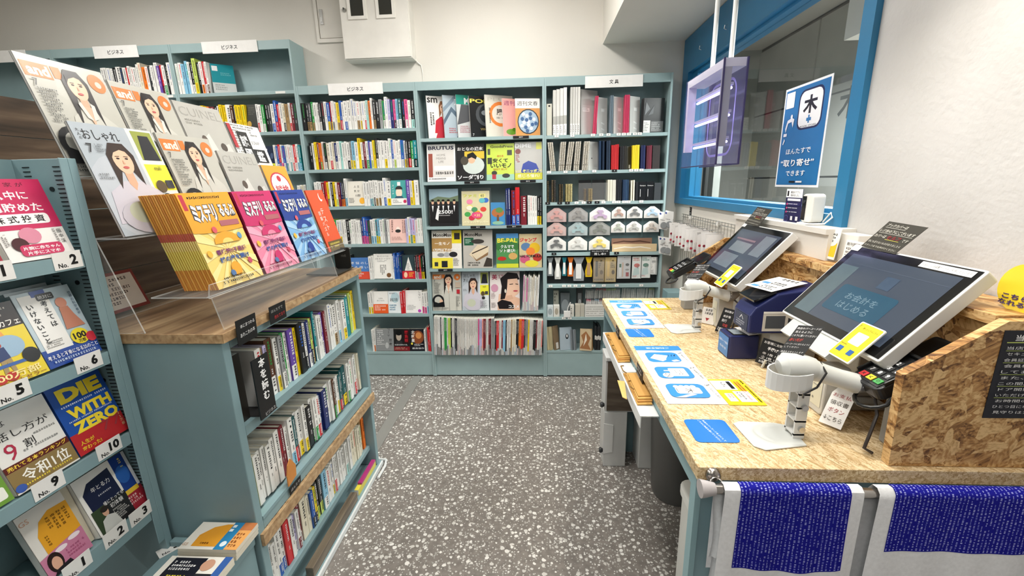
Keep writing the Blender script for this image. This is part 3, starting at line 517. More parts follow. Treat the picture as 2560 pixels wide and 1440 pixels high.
MC['party'] = ('D7CFA6', [('t', 'ファミ', .3, .86, .09, 'C8D040', {'w': .5, 'b': .03}), ('r', .62, .8, .86, .92, 'E8E090'), ('t', '40', .74, .86, .08, '222222')] + [('e', random.Random(i).uniform(.1, .9), random.Random(i + 50).uniform(.2, .74), .11, .07, c) for i, c in enumerate(['D84A3A', '48A050', '3A6AC0', 'E8D850', 'E88AA8', 'D87828', '60B8C0', 'C83048', 'F0E8D0', '7A48A0', 'E8A030', '4A9060'])] + [('e', .55, .3, .2, .09, 'E05080'), ('t', '+30', .55, .3, .08, 'F6E8A0'), ('t', 'パラッパラッパー', .5, .1, .07, 'F6F0D0', {'w': .9, 'b': .03})], 'colourful games magazine in a clear sleeve')
MC['tree'] = ('3E88BE', [('e', .5, .55, .44, .2, 'B06A38'), ('e', .6, .66, .26, .12, '5A8A48'), ('p', [(.4, .1), (.6, .1), (.56, .45), (.44, .45)], '6A4A30'), ('e', .5, .1, .4, .08, '88B8A0')], 'small blue picture book with a tree')
MC['mono1'] = ('E7E3DA', [('t', 'MonoMax', .36, .88, .09, '26221E', {'w': .62, 'b': .02}), ('r', .68, .66, 1, 1, 'E8D628'), ('r', .76, .76, .95, .93, '2A2A2A'), ('r', 0, .45, .68, .8, 'B08A54'), ('t', '一生モノ', .35, .66, .08, 'F6F4EE', {'w': .5, 'b': .02}), ('t', '1万円以下の傑作品', .5, .49, .08, 'F2F0EA', {'w': .92, 'b': .03}), ('e', .3, .36, .12, .05, '8A8A8A'), ('e', .5, .37, .1, .06, 'B0B0B0'), ('e', .72, .37, .14, .07, '26262A'), ('r', 0, 0, .7, .28, 'EADB4C'), ('r', .32, .03, .52, .2, '24262A'), ('r', .08, .06, .2, .17, '34383A'), ('g', .72, .06, .96, .26, 5, '444444')], 'cream goods magazine with yellow and tan blocks')
MC['mono2'] = ('B8B4AC', [('t', 'MonoMax', .36, .88, .09, '2A2622', {'w': .6, 'b': .02}), ('r', .04, .6, .36, .8, '1E5A40'), ('g', .08, .64, .32, .76, 3, 'C8E0D0'), ('p', [(.2, .36), (.4, .22), (.85, .4), (.88, .56), (.5, .62)], 'D8C8AC'), ('p', [(.28, .36), (.45, .22), (.85, .42), (.84, .34), (.45, .18)], '8A6A4A'), ('p', [(.3, .4), (.84, .58), (.84, .55), (.3, .37)], '3A2A20'), ('e', .5, .7, .22, .06, '3A3632'), ('p', [(.68, .04), (.98, .04), (.98, .24), (.8, .28)], '3A342E'), ('g', .1, .04, .6, .16, 2, '2E2A26')], 'grey goods magazine with a beige pouch')
MC['camp'] = ('4E8A50', [('r', 0, .86, 1, 1, '4A8AC0'), ('t', 'BE-PAL', .5, .8, .13, 'E8DC48', {'w': .9, 'b': .03}), ('e', .5, .62, .6, .14, '3A7038'), ('t', 'クルマで', .5, .62, .1, 'F4F4F4', {'w': .6, 'b': .02}), ('t', 'ソト遊び!', .5, .5, .1, 'F4F4F4', {'w': .7, 'b': .02}), ('e', .25, .27, .2, .06, 'B83028'), ('e', .75, .34, .2, .1, 'C8A060'), ('r', 0, 0, 1, .12, 'C8CC38')], 'green camping magazine with red car')
MC['jump'] = ('C8B890', [('t', 'ジャンプ', .4, .82, .13, 'C83038', {'w': .75, 'b': .04}), ('e', .3, .62, .22, .12, '5A7AA0'), ('e', .68, .58, .24, .16, 'D8B028'), ('e', .5, .48, .2, .12, 'E0803A'), ('e', .8, .3, .2, .12, 'B03A30'), ('e', .25, .25, .22, .12, 'C05878'), ('e', .55, .12, .3, .1, 'D8C840'), ('t', 'HAL FORMULA', .5, .34, .08, '18181A', {'w': .95, 'b': .03})], 'crowded comic weekly in yellow and red')
ANDG = [('r', .02, .82, .32, .94, 'DE7A34'), ('t', 'and', .18, .88, .09, 'F0E4D4', {'w': .24, 'b': .04}), ('r', .34, .84, .44, .94, 'DE7A34'), ('e', .86, .87, .11, .085, 'DE7A34'), ('e', .87, .86, .04, .03, 'C9C4B8'),
    ('p', [(.2, 0), (.26, .3), (.34, .52), (.5, .6), (.72, .58), (.9, .46), (1, .2), (1, 0)], 'CAC8BE'), ('p', [(.56, 0), (.57, .45), (.585, .45), (.6, 0)], 'A9A79E'), ('p', [(.3, 0), (.38, .4), (.4, .4), (.34, 0)], 'B2B0A7'), ('p', [(.8, 0), (.82, .36), (.84, .36), (.86, 0)], 'B2B0A7')] + lady(.56, .79, .115, 'CAC8BE', '221C1C', long=3.0, body=False) + [('p', [(.5, .62), (.56, .44), (.64, .62)], 'DDB498'), ('p', [(.46, .64), (.5, .66), (.56, .5), (.5, .52)], 'D9D7CE'), ('p', [(.66, .64), (.62, .66), (.57, .5), (.64, .52)], 'D9D7CE'),
    ('t', '7', .08, .77, .06, '3A3A3A'), ('g', .06, .44, .3, .73, 11, '5A5A56'), ('e', .2, .27, .2, .15, '1A1A1C'), ('e', .2, .27, .13, .1, 'BDBBB1'), ('e', .3, .24, .06, .06, 'DDB498'), ('p', [(.02, .1), (.42, .1), (.4, .24), (.2, .2), (.02, .25)], '141416'), ('g', .05, .02, .6, .08, 2, '4A4A48')]
MC['andg'] = ('BDBBB1', ANDG + [('r', .8, .6, .97, .74, 'B9A896'), ('r', .84, .44, .95, .55, 'B02A34'), ('g', .82, .1, .97, .38, 8, '5A5A56')], 'fashion magazine with a long-haired woman in cream coat')
OSHA = [('r', 0, 0, 1, 1, 'B0B9C1'), ('e', .4, .35, .5, .4, 'BCC2CA'), ('r', .64, 0, 1, 1, 'D5DADC'), ('r', .68, .4, 1, .66, 'E4E03A'), ('r', .7, .7, .98, .98, '9AA24A'), ('p', [(.72, .7), (.96, .7), (.92, .94), (.78, .94)], '23242C'), ('t', 'おしゃれ', .3, .9, .09, '2A2A2E', {'w': .42}), ('tv', '大人の', .06, .9, .032, '2A2A2E')] + lady(.42, .68, .125, 'C9C4CE', '34241F', long=1.9) + [('e', .42, .16, .34, .16, 'C3BFC9'), ('e', .35, .2, .16, .1, 'BFC4AE'), ('t', '7', .1, .78, .08, '2A2A2E'), ('g', .16, .74, .28, .82, 4, '6A6E72'), ('g', .05, .5, .24, .56, 2, '7A7E82'), ('t', 'mili', .84, .62, .04, '2A2A20'), ('e', .78, .44, .07, .06, '5A4A30'), ('r', .86, .42, .97, .5, '3A3A42'), ('e', .8, .33, .06, .04, '2A2A2A'), ('g', .68, .06, .97, .26, 7, '5A5E62')]
MC['osha'] = ('B4BCC3', OSHA, 'pale blue fashion magazine with smiling dark-haired woman')
MC['bist'] = ('E2D9D6', [('t', '美', .16, .86, .14, 'A02048', {'b': .02}), ('t', 'ST', .38, .87, .09, 'A02048')] + [('p', [(.25, .1), (.3, .42), (.55, .46), (1, .3), (1, 0), (.25, 0)], 'DDB49A'), ('p', [(.35, .28), (.4, .62), (.35, .82), (.6, .98), (.92, .95), (1, .8), (.9, .78), (.62, .78), (.56, .5), (.5, .3)], '1C1617'), ('p', [(.56, .38), (.6, .8), (.92, .82), (.99, .6), (1.0, .5), (.94, .42), (.78, .34)], 'E4BEA4'), ('p', [(.56, .38), (.5, .24), (.78, .3), (.74, .4)], 'D4A88C'), ('p', [(.66, .68), (.78, .69), (.78, .67), (.66, .66)], '241818'), ('p', [(.86, .69), (.95, .68), (.95, .66), (.86, .67)], '241818'), ('e', .86, .5, .08, .022, 'B85058'), ('p', [(.24, .2), (.4, .28), (.7, .22), (.8, .14), (.8, .04), (.3, .04)], '1A1416'), ('e', .52, .5, .03, .05, 'D8D0C0'), ('e', .16, .58, .12, .1, 'C890A8'), ('g', .04, .3, .22, .46, 6, '8A6A70'), ('t', 'コスメ', .8, .1, .08, 'F0F0F0', {'w': .35, 'b': .02}), ('g', .04, .06, .24, .2, 4, '5A4A4A')], 'beauty magazine with a woman in profile and earring')
def mag(key, x0, w, z, h, t=.006, yaw=0, lean=9, back=0, sfx=''):
    b, it, lab = MC[key]; a = math.radians(yaw); U = V((math.cos(a), math.sin(a), 0)); N = V((math.sin(a), -math.cos(a), 0))
    return faceout((x0, YF + .006 + back, z), U, N, w, h, t, b, it, lab + sfx, GM, lean, 'magazine', 'magazine', spine='E6E4DE')
z = LC[0]
for k, x0, w, h, bk in (('red', -.755, .17, .285, .012), ('maze', -.64, .17, .285, .01), ('green', -.545, .17, .285, .01), ('globe', -.455, .2, .275, .01), ('gut', -.345, .21, .278, .01), ('weekp', -.225, .15, .25, .01), ('week', -.14, .172, .245, .006)): mag(k, x0, w, z, h, .01, 26 if k != 'week' else 10, 4, bk)
for k, x0, w, h in (('home', -.783, .205, .262), ('soda', -.572, .203, .258), ('goods', -.354, .198, .255), ('dime', -.152, .194, .262)): mag(k, x0, w, LC[1], h)
for k, x0, w, h in (('y2500', -.788, .216, .27), ('party', -.548, .205, .25), ('tree', -.335, .105, .165)): mag(k, x0, w, LC[2], h)
tag(MB().box(-.55, -.335, YF + .076, YF + .082, LC[2] + .001, LC[2] + .27, 'D8D8D6').build('clear_sleeve', FILM), 'clear sleeve with barcode strip behind the games magazine', 'sleeve')
row('n n!', (-.222, YB, LC[2]), UU, NF, .033, .262, .135, 'third magazine shelf, tall', GM, 31, name='magazine')
row('m/b r/b', (-.182, YB, LC[2]), UU, NF, .06, .25, .135, 'third magazine shelf, comic weekly', GM, 32, name='magazine')
row('m', (-.114, YB, LC[2]), UU, NF, .042, .205, .14, 'third magazine shelf, thick weekly', GM, 33, name='magazine')
row('w4 k/y k/y', (-.064, YB, LC[2]), UU, NF, .1, .205, .14, 'third magazine shelf, small comic', GM, 34, tm=.014)
for k, x0, w, h in (('mono1', -.79, .225, .285), ('mono2', -.553, .222, .285), ('camp', -.303, .165, .255), ('jump', -.132, .168, .25)): mag(k, x0, w, LC[3], h)
for k, x0, w, h in (('andg', -.808, .225, .298), ('osha', -.578, .207, .298), ('bist', -.362, .228, .298)): mag(k, x0, w, LC[4], h)
rg = random.Random(5)
def mspine(x, z, t, h, col, lean, yf, lab, grp, i):
    m = MB(); a = math.radians(lean); U = V((math.cos(a), 0, -math.sin(a))); Z = V((math.sin(a), 0, math.cos(a))); O = V((x, yf, z + .0008 + (t * math.sin(a) if lean > 0 else 0))); N = V(NF)
    m.obox(O - N * .17, U * t, Z * h, N * .17, col, cols={'v1': 'DDD9CC', 'w0': 'DDD9CC'})
    if t > .005: prt(m, O, U, Z, N, t, h, [('gv', .25, .45 + .2 * rg.random(), .75, .95, 1, '555555' if sum(lin(col)) > .9 else 'EEEEEE'), ('r', 0, 0, 1, .1 + .2 * rg.random(), rg.choice(['CFCFCB', 'C8B8B8', '8A8A8A', 'B8C0C8']))])
    tag(m.build('magazine', GLOSS), lab, 'magazine', grp)
for i, (c, nm) in enumerate([('D8A8C0', 'pink'), ('CFCBC4', 'pale'), ('D888B0', 'pink'), ('C8C4BE', 'pale'), ('E6E4DE', 'white'), ('E0DACC', 'cream'), ('D8CFC0', 'cream'), ('EAEAE6', 'white'), ('DAD4C8', 'cream'), ('F0EFEC', 'white')]):
    mspine(-.115 + i * .0122, LC[4], .01, .275 - .01 * (i % 3), c, 3, YF - .004, f'thin {nm} magazine spine, {ORD(i + 1)} right of the beauty magazine', 'magazine spines beside the beauty magazine', i)
SP = [('w', 5), ('d', 1), ('w', 2), ('G', 2), ('w', 1), ('l', 2), ('k', 1), ('w', 2), ('d', 2), ('w', 16), ('p', 1), ('L', 2), ('f', 1), ('m', 2), ('w', 2), ('m', 2), ('g', 3), ('k', 1), ('r', 2), ('w', 2), ('m', 1), ('s', 2), ('k', 1), ('w', 3), ('e', 1), ('c', 3), ('k', 2), ('o', 2), ('r', 2), ('d', 1), ('g', 2), ('y', 1), ('w', 3), ('k', 2), ('m', 1), ('w', 3), ('f', 1)]
cols = [a for a, n in SP for _ in range(n)]; dx = (.03 - (-.811)) / len(cols)
for i, a in enumerate(cols):
    f = i / len(cols)
    mspine(-.811 + i * dx + .0005, LC[5], dx - .0014, .315 - .02 * abs(math.sin(f * 4)) - (.02 if f > .55 else 0), CN[a][0] if a != 'w' else rg.choice(['E9E8E4', 'DCDAD4', 'E2DED8', 'CFCDC8']), 2.5, YF - .03 - .006 * rg.random(), f'{CN[a][1]} magazine spine, {ORD(i + 1)} from left, bottom row under the fashion magazines', 'magazine spines in the bottom row', i)
def clip(x, z, w, txt, lab, y=YF - .0015, c='1B1B1D', ink='F0F0F0'):
    s = thing('shelf_card', (x, y, z), lab, 'label'); MB().box(x - w / 2, x + w / 2, y - .001, y, z - .017, z, c).build('card', PAPER, s)
    m = MB(); prt(m, (x - w / 2, y - .001, z - .017), (1, 0, 0), (0, 0, 1), (0, -1, 0), w, .017, [('t', txt, .5, .5, .5, ink)]); m.build('lettering', PAPER, s)
for x, z, w in ((-.105, LC[0], .11), (-.46, LC[1], .11), (-.06, LC[1], .11), (-.43, LC[2], .11), (-.165, LC[2], .11), (-.69, LC[3], .11)):
    clip(x, z - .001, w, '最新号', f'black new-issue card clipped on the {["top", "second", "third", "fourth"][LC.index(z)]} magazine shelf, {"left" if x < -.3 else "right"} part')
# ================================================================ stationery bookcase
GS = 'stationery in the rightmost bookcase'; BK = {}
def slab(x, z, t, h, d, col, lab, lean=0, name='notebook', cat='notebook', ring=None, front=None, mat=PLAST, y=YF + .01, edge=None, grp=GS):
    """thin upright item, spine to the front"""
    r = thing(name, (x + t / 2, y + d / 2, z), lab, cat, grp); a = math.radians(lean); U = V((math.cos(a), 0, -math.sin(a))); Z = V((math.sin(a), 0, math.cos(a)))
    O = V((x, y, z + .0008 + (t * math.sin(a) if lean > 0 else 0)))
    MB().obox(O, U * t, V((0, d, 0)), Z * h, col, cols={'w1': edge or col}).build('cover', mat, r)
    if ring:
        m = MB(); n = int(h / .0095)
        for i in range(n):
            c = O + U * (t / 2) + Z * (h * (i + .5) / n) + V((0, -.004, 0)); q = [c + U * (math.cos(g) * (t / 2 + .0002)) + V((0, math.sin(g) * .006, 0)) for g in [k * math.pi / 3 for k in range(6)]]
            m.tube(q, .0011, ring, 4, closed=True)
        m.build('ring_binding', METAL, r)
    if front: q = MB(); prt(q, O, U, Z, (0, -1, 0), t, h, front); q.build('spine_print', PAPER, r)
    return r
z = LD[0]
slab(.074, z, .036, .205, .15, 'CFCDBE', 'beige card file at the left end, top stationery shelf', name='card_file', cat='file', front=[('e', .5, .93, .2, .03, '2A2A2A')])
for i in range(4): slab(.117 + i * .024, z, .022, .305 - .005 * (3 - i), .15, ['D2D2CC', 'DAD9D4', 'E3E2DE', 'EAE9E5'][i], f'white ring file, {ORD(i + 1)} of four beside the beige card file', name='ring_file', cat='file', front=[('r', 0, .24, 1, .42, 'B4B4AE'), ('r', 0, .02, 1, .24, 'F2F1EE'), ('g', .1, .04, .9, .2, 4, '777777')])
for i in range(4): slab(.235 + i * .017, z, .015, .305, .15, ['C9C9C4', 'D2D1CC', 'D8D7D2', 'DEDDD8'][i], f'grey clear-pocket file, {ORD(i + 1)} of four beside the white ring files', name='pocket_file', cat='file', front=[('r', 0, .02, 1, .24, 'ECEBE8'), ('g', .1, .04, .9, .2, 4, '777777')])
faceout((.314, YF + .02, z), (.83, .56, 0), (.56, -.83, 0), .15, .295, .012, 'BDBDB9', [('r', .1, .02, .98, .66, 'C9C8C5'), ('r', .1, .52, .5, .6, 'F0F0EE'), ('g', .12, .53, .45, .59, 2, '888888')], 'grey translucent document folder fanned out behind the files', GS, 3, 'folder', 'document_folder', mat=PLAST)
for x0, col, nm in ((.392, 'C83A5E', 'pink'), (.505, '6A7A86', 'blue-grey'), (.602, 'C83A5E', 'bright pink')):
    for j in range(2 if nm != 'bright pink' else 3): slab(x0 + j * .011, z, .009, .245, .055, col, f'{nm} edged clear album, {ORD(j + 1)} in its bundle on top stationery shelf', 3 if nm == 'pink' else 0, 'clear_album', 'album')
    x1 = x0 + (.024 if nm != 'bright pink' else .036)
    faceout((x1 + .004, YF + .018, z), (.8, .6, 0), (.6, -.8, 0), .1, .24, .01, 'C9C7C3', [('r', .35, .04, .97, .72, 'D6D4D0'), ('r', .42, .62, .7, .7, 'F4F4F2'), ('p', [(.4, .3), (.7, .26), (.7, .3), (.4, .34)], 'F0F0EE'), ('p', [(.4, .14), (.7, .1), (.7, .14), (.4, .18)], 'F0F0EE')], f'pale clear album turned outward right of the {nm} edges', GS, 2, 'album', 'clear_album', mat=PLAST)
r = thing('notebook_pack', (.77, YF + .06, z), 'black notebook in a shiny wrapper with white foot label', 'notebook', GS)
MB().obox((.735, YF + .03, z + .001), (.145, .03, 0), (-.01, .04, 0), (0, 0, .225), '202124').build('cover', GLOSS, r)
m = MB(); prt(m, (.735, YF + .028, z + .003), (.145, .03, 0), (0, 0, 1), (.2, -.97, 0), .146, .22, [('r', 0, 0, .34, .36, 'E8E6E2'), ('r', .36, .02, .98, .34, '6E6F70'), ('g', .02, .03, .3, .3, 6, '777777'), ('g', .4, .04, .95, .3, 5, 'C8C8C8'), ('p', [(.04, .5), (.1, .9), (.3, .7), (.16, .6)], '6E7276'), ('p', [(.2, .5), (.5, .8), (.46, .56)], '54585C')]); m.build('wrapper', GLOSS, r)
z = LD[1]
for g, (x0, n, ln) in enumerate(((.1, 3, -6), (.158, 3, 4), (.205, 3, 7), (.262, 3, 4), (.322, 3, 4))):
    for j in range(n): slab(x0 + j * .0135, z, .01, .195, .14, 'E7E5DF', f'white ring notebook, {ORD(j + 1)} of the {ORD(g + 1)} bundle, second stationery shelf', ln, ring='D8C8A0', front=[('e', .5, .2, .2, .015, '3A3A3A')])
faceout((.366, YF + .02, z), (.8, .6, 0), (.6, -.8, 0), .11, .195, .012, 'DAD8D2', [('e', .3, .42, .04, .025, '333333'), ('g', .5, .1, .9, .2, 2, 'AAAAAA')], 'pale ring notebook turned outward at the end of the white bundles', GS, 2, 'notebook', 'notebook', mat=PLAST)
for i, (x0, t, h, c, nm) in enumerate(((.44, .014, .195, '16314E', 'dark blue'), (.462, .014, .195, '14283F', 'dark blue'), (.49, .012, .195, '1E2E42', 'slate'), (.504, .012, .195, '28384C', 'slate'),
        (.524, .011, .165, 'C0282C', 'red'), (.537, .011, .165, 'C42A2E', 'red'), (.55, .011, .168, 'CC2E32', 'red'), (.563, .011, .17, 'B82428', 'red'), (.584, .012, .155, '232326', 'black'), (.599, .012, .155, '2A2A2C', 'black'), (.613, .013, .158, '2C2A26', 'brown-black'),
        (.668, .011, .16, 'ECD028', 'yellow'), (.68, .011, .16, 'F0D42C', 'yellow'), (.692, .011, .162, 'E8CC24', 'yellow'), (.704, .011, .162, 'F2D838', 'yellow'), (.726, .014, .158, '1E2850', 'navy'), (.742, .014, .158, '222C58', 'navy'), (.765, .011, .155, '5A2430', 'wine'), (.777, .011, .155, '6A2A38', 'wine'), (.789, .011, .158, '7A3040', 'wine'), (.806, .05, .155, '3A3434', 'dark'))):
    slab(x0, z, t, h, .13, c, f'{nm} notebook, {ORD(i + 1)} of the plain ones on second stationery shelf', -1)
faceout((.63, YF + .02, z), (.9, .43, 0), (.43, -.9, 0), .04, .155, .012, '2E2D29', [('r', .5, .05, .8, .2, 'C8C8C4')], 'brown-black notebook turned outward left of the yellow ones', GS, 2, 'notebook', 'notebook')
z = LD[2]
for i, (x0, t, h, c, rng, nm) in enumerate(((.076, .012, .15, '3A342A', 'B09A6A', 'dark'), (.106, .013, .155, '44403A', 'C8B080', 'dark'), (.124, .013, .155, '2A2E3A', 'C8B080', 'navy'), (.162, .011, .125, '4A4032', 'C8B080', 'brown'), (.178, .011, .125, '3A3A30', 'C8B080', 'olive'), (.208, .013, .125, 'B8B080', 'D8C890', 'straw'), (.225, .013, .125, 'C2BA8C', 'D8C890', 'straw'), (.242, .013, .125, 'CCC496', 'D8C890', 'straw'), (.34, .012, .09, '5A4A38', 'C8B080', 'brown'), (.37, .012, .09, '8A7A52', 'C8B080', 'khaki'), (.385, .012, .09, '94845A', 'C8B080', 'khaki'))):
    slab(x0, z, t, h, .11, c, f'{nm} ring notebook, {ORD(i + 1)} from left on third stationery shelf', 0, ring=rng)
ab = thing('acrylic_pocket', (.41, YF + .05, z), 'clear acrylic pocket with price tags standing on third stationery shelf', 'display'); MB().box(.3, .5, YF + .006, YF + .009, z + .001, z + .13, 'FFFFFF').box(.3, .303, YF + .009, YF + .08, z + .001, z + .13, 'FFFFFF').box(.497, .5, YF + .009, YF + .08, z + .001, z + .13, 'FFFFFF').build('panel', ACRYL, ab)
for x0 in (.306, .403): tag(MB().box(x0, x0 + .09, YF + .06, YF + .14, z + .001, z + .008, 'E6E4DE').box(x0, x0 + .09, YF + .09, YF + .1, z + .008, z + .15, '2C2D30').build('writing_pad', PAPER), f'dark writing pad, {"left" if x0 < .4 else "right"} of two in the clear pocket', 'notebook', GS)
for i, (x0, t, h, c, nm) in enumerate(((.506, .014, .148, 'DAD6C6', 'cream'), (.522, .014, .148, 'E2DECE', 'cream'), (.538, .024, .146, 'D4D2C8', 'cream'), (.566, .01, .148, '1E2026', 'black'), (.579, .01, .148, '22262E', 'black'), (.592, .01, .148, '1C2028', 'black'), (.61, .009, .146, '1E3450', 'dark blue'), (.621, .009, .146, '284060', 'dark blue'), (.632, .009, .146, '2C4868', 'dark blue'), (.643, .009, .146, '223A58', 'dark blue'), (.668, .009, .14, 'EDE7D0', 'ivory'), (.684, .009, .142, 'F0EAD6', 'ivory'), (.7, .018, .13, '202226', 'black wide'))):
    slab(x0, z, t, h, .11, c, f'{nm} slim notebook, {ORD(i + 1)} of the upright ones on third stationery shelf', -1)
for i, x0 in enumerate((.722, .775)): faceout((x0, YF + .012, z), UU, NF, .05, .13, .012, '17181B', [('t', 'Campus', .55, .78, .08, 'F0F0F0', {'w': .8}), ('r', .2, .2, .26, .6, 'DDDDDD')], f'black slim notebook facing front, {"left" if i == 0 else "right"} of two on third stationery shelf', GS, 3, 'notebook', 'notebook')
slab(.83, z, .045, .12, .1, '3E4246', 'wide grey block at the right end of third stationery shelf', name='memo_block', cat='notebook')
# fourth compartment: house-shaped blister packs on hooks
bb = MB().box(UX[1] + .02, UX[0] - .02, YF + .05, YF + .056, LD[3] + .001, LD[2] - .024, '5A7276').build('hook_board', PAINT, uD)
PK = [[('C98A84', 'rose'), ('7A7672', 'grey-brown'), ('B89AC0', 'lilac'), ('B08878', 'dusty brown'), ('55585A', 'dark grey'), ('A8C8E0', 'light blue')], [('D09A90', 'rose'), ('90B0B4', 'pale teal'), ('5E6458', 'olive grey'), ('A8B0A0', 'sage'), ('B0B0AC', 'pale grey'), ('BEB0A4', 'oatmeal')], [('3A3C3E', 'black'), ('D6D6D2', 'white'), ('E8D04A', 'yellow')]]
PX = [(.073, .214), (.229, .369), (.381, .532), (.538, .637), (.646, .756), (.767, .88)]; PZ = [(1.215, 1.315), (1.114, 1.21), (1.005, 1.105)]
for i, rw in enumerate(PK):
    for j, (c, nm) in enumerate(rw):
        x0, x1 = PX[j]; z0, z1 = PZ[i]; w = x1 - x0; hh = (z1 - z0) * (1 if j < 3 else .82); z0 = z1 - hh if i < 2 else z0; y = YF + .012 + .004 * i
        r = thing('blister_pack', ((x0 + x1) / 2, y, z0), f'house-shaped pack with {nm} clip, {ORD(j + 1)} in {["upper", "middle", "lower"][i]} hanging row', 'package', 'house-shaped packs on hooks')
        poly = [(0, 0), (w, 0), (w, hh * .62), (w * .62, hh), (w * .38, hh), (0, hh * .62)]
        card = 'ECEAE6' if j >= 3 or i == 2 or nm in ('lilac',) else tuple(.5 * a + .22 for a in lin(c))
        MB().prism(poly, (x0, y, z0 + .002), (1, 0, 0), (0, 0, 1), (0, .0015, 0), card).build('backing_card', PAPER, r)
        m = MB(); m.prism([(w * .2, .2 * hh), (w * .33, .2 * hh), (w * .38, .36 * hh), (w * .62, .36 * hh), (w * .67, .2 * hh), (w * .8, .2 * hh), (w * .82, .4 * hh), (w * .66, .5 * hh), (w * .56, .52 * hh), (w * .56, .62 * hh), (w * .66, .7 * hh), (w * .6, .8 * hh), (w * .4, .8 * hh), (w * .34, .7 * hh), (w * .44, .62 * hh), (w * .44, .52 * hh), (w * .34, .5 * hh), (w * .18, .4 * hh)], (x0, y - .001, z0 + .002), (1, 0, 0), (0, 0, 1), (0, -.01, 0), c); m.build('clip', PLAST, r)
        MB().prism([(w * .05, .05 * hh), (w * .95, .05 * hh), (w * .95, hh * .58), (w * .6, hh * .9), (w * .4, hh * .9), (w * .05, hh * .58)], (x0, y - .013, z0 + .002), (1, 0, 0), (0, 0, 1), (0, -.001, 0), 'FFFFFF').build('blister', FILM, r)
        MB().tube([((x0 + x1) / 2, YF + .0488, z1 - .006), ((x0 + x1) / 2, y - .012, z1 - .006)], .0018, 'C8C8C8', 6).build('hook', METAL, r)
for i, (c, x0, z0) in enumerate((('8A6A58', .545, 1.035), ('D8C098', .55, .993))):
    y = YF + .02 - i * .006; r = thing('reading_ruler_box', (x0 + .15, y, z0), f'{"brown" if i == 0 else "kraft"} flat box with a wing-shaped print, below the hanging packs', 'box', 'flat boxes with wing print')
    MB().box(x0, x0 + .29 + .03 * i, y, y + .006, z0, z0 + .055, c).build('box', PAPER, r); m = MB(); prt(m, (x0, y, z0), (1, 0, 0), (0, 0, 1), (0, -1, 0), .29, .055, [('p', [(.04, .35), (.3, .55), (.5, .45), (.7, .55), (.96, .35), (.96, .45), (.7, .7), (.5, .62), (.3, .7), (.04, .45)], 'F0E8DC' if i else '4A3028')]); m.build('print', PAPER, r)
# fifth compartment: hanging bookmarks and pens
z1 = .955; MB().box(UX[1] + .02, UX[0] - .02, YF + .06, YF + .066, LD[4] + .001, LD[3] - .024, '1B1D20').build('hook_board', PAINT, uD)
for i, (x0, x1, z0, c, c2, nm) in enumerate(((.075, .122, .815, '7E8486', 'ECEBE8', 'grey'), (.13, .178, .79, 'C9CAC4', 'F0EFEC', 'silver'), (.185, .22, .815, '2E7884', 'ECEBE8', 'teal'), (.226, .272, .81, 'C86A2C', 'F0EFEC', 'orange'), (.268, .352, .775, '8A8E92', 'DCDCDA', 'flared grey'), (.358, .41, .805, 'D8B428', 'B08A60', 'mustard'))):
    y = YF + .02; w = x1 - x0; hh = z1 - z0; r = thing('bookmark_pack', ((x0 + x1) / 2, y, z0), f'{nm} ribbon bookmark in clear bag hanging under the packs', 'package', 'ribbon bookmarks on hooks')
    MB().prism([(w * .05, 0), (w * .95, 0), (w, hh * .3), (w * .72, hh * .7), (w, hh), (0, hh), (w * .28, hh * .7), (0, hh * .3)], (x0, y, z0), (1, 0, 0), (0, 0, 1), (0, .006, 0), c).build('ribbon', CLOTH, r)
    MB().box(x0 + w * .25, x0 + w * .72, y - .003, y - .001, z0 + hh * .1, z0 + hh * .72, c2).build('paper_tag', PAPER, r)
    MB().tube([((x0 + x1) / 2, YF + .0588, z1 - .004), ((x0 + x1) / 2, y - .01, z1 - .004)], .0018, 'C8C8C8', 6).build('hook', METAL, r)
def hang(x0, x1, z0, z1, base, items, lab, cat='package', name='hanging_pack', t=.008, y=YF + .018, tilt=0):
    r = thing(name, ((x0 + x1) / 2, y, z0), lab, cat, GS); MB().box(x0, x1, y, y + .0015, z0, z1, base).build('card', PAPER, r)
    m = MB(); prt(m, (x0, y, z0), (1, 0, 0), (0, 0, 1), (0, -1, 0), x1 - x0, z1 - z0, items); m.build('print', PAPER, r)
    MB().box(x0 + .004, x1 - .004, y - t, y - .002, z0 + .006, z1 - .03, 'FFFFFF').build('blister', FILM, r)
    MB().tube([((x0 + x1) / 2, YF + .0588, z1 - .01), ((x0 + x1) / 2, y - .012, z1 - .01)], .0018, 'C8C8C8', 6).build('hook', METAL, r); return r
for i, (x0, c) in enumerate(((.416, '3A342C'), (.502, 'C8A860'))): hang(x0, x0 + .083, .765, .952, '8A7858' if i == 0 else 'B09A68', [('rr', .2, .22, .42, .86, c, .08), ('tv', '極', .7, .86, .09, '1A1A1A'), ('g', .5, .55, .92, .78, 3, '3A3226'), ('e', .74, .4, .14, .09, '5A4A34'), ('g', .12, .05, .9, .14, 1, '2A241C')], f'{"dark" if i == 0 else "gold"} pen on a wood-toned card hanging on the fifth shelf')
hang(.592, .69, .79, .96, 'C4C6C8', [('rr', .16, .08, .3, .7, 'D8DCDC', .06), ('r', .16, .5, .3, .66, '2A6A50'), ('r', .38, .08, .46, .72, 'C9A890'), ('e', .75, .62, .14, .06, '3A3A3A'), ('e', .75, .4, .14, .04, '8A8A8A'), ('r', .66, .1, .88, .28, '9A2A34')], 'grey card with two pens and sketches')
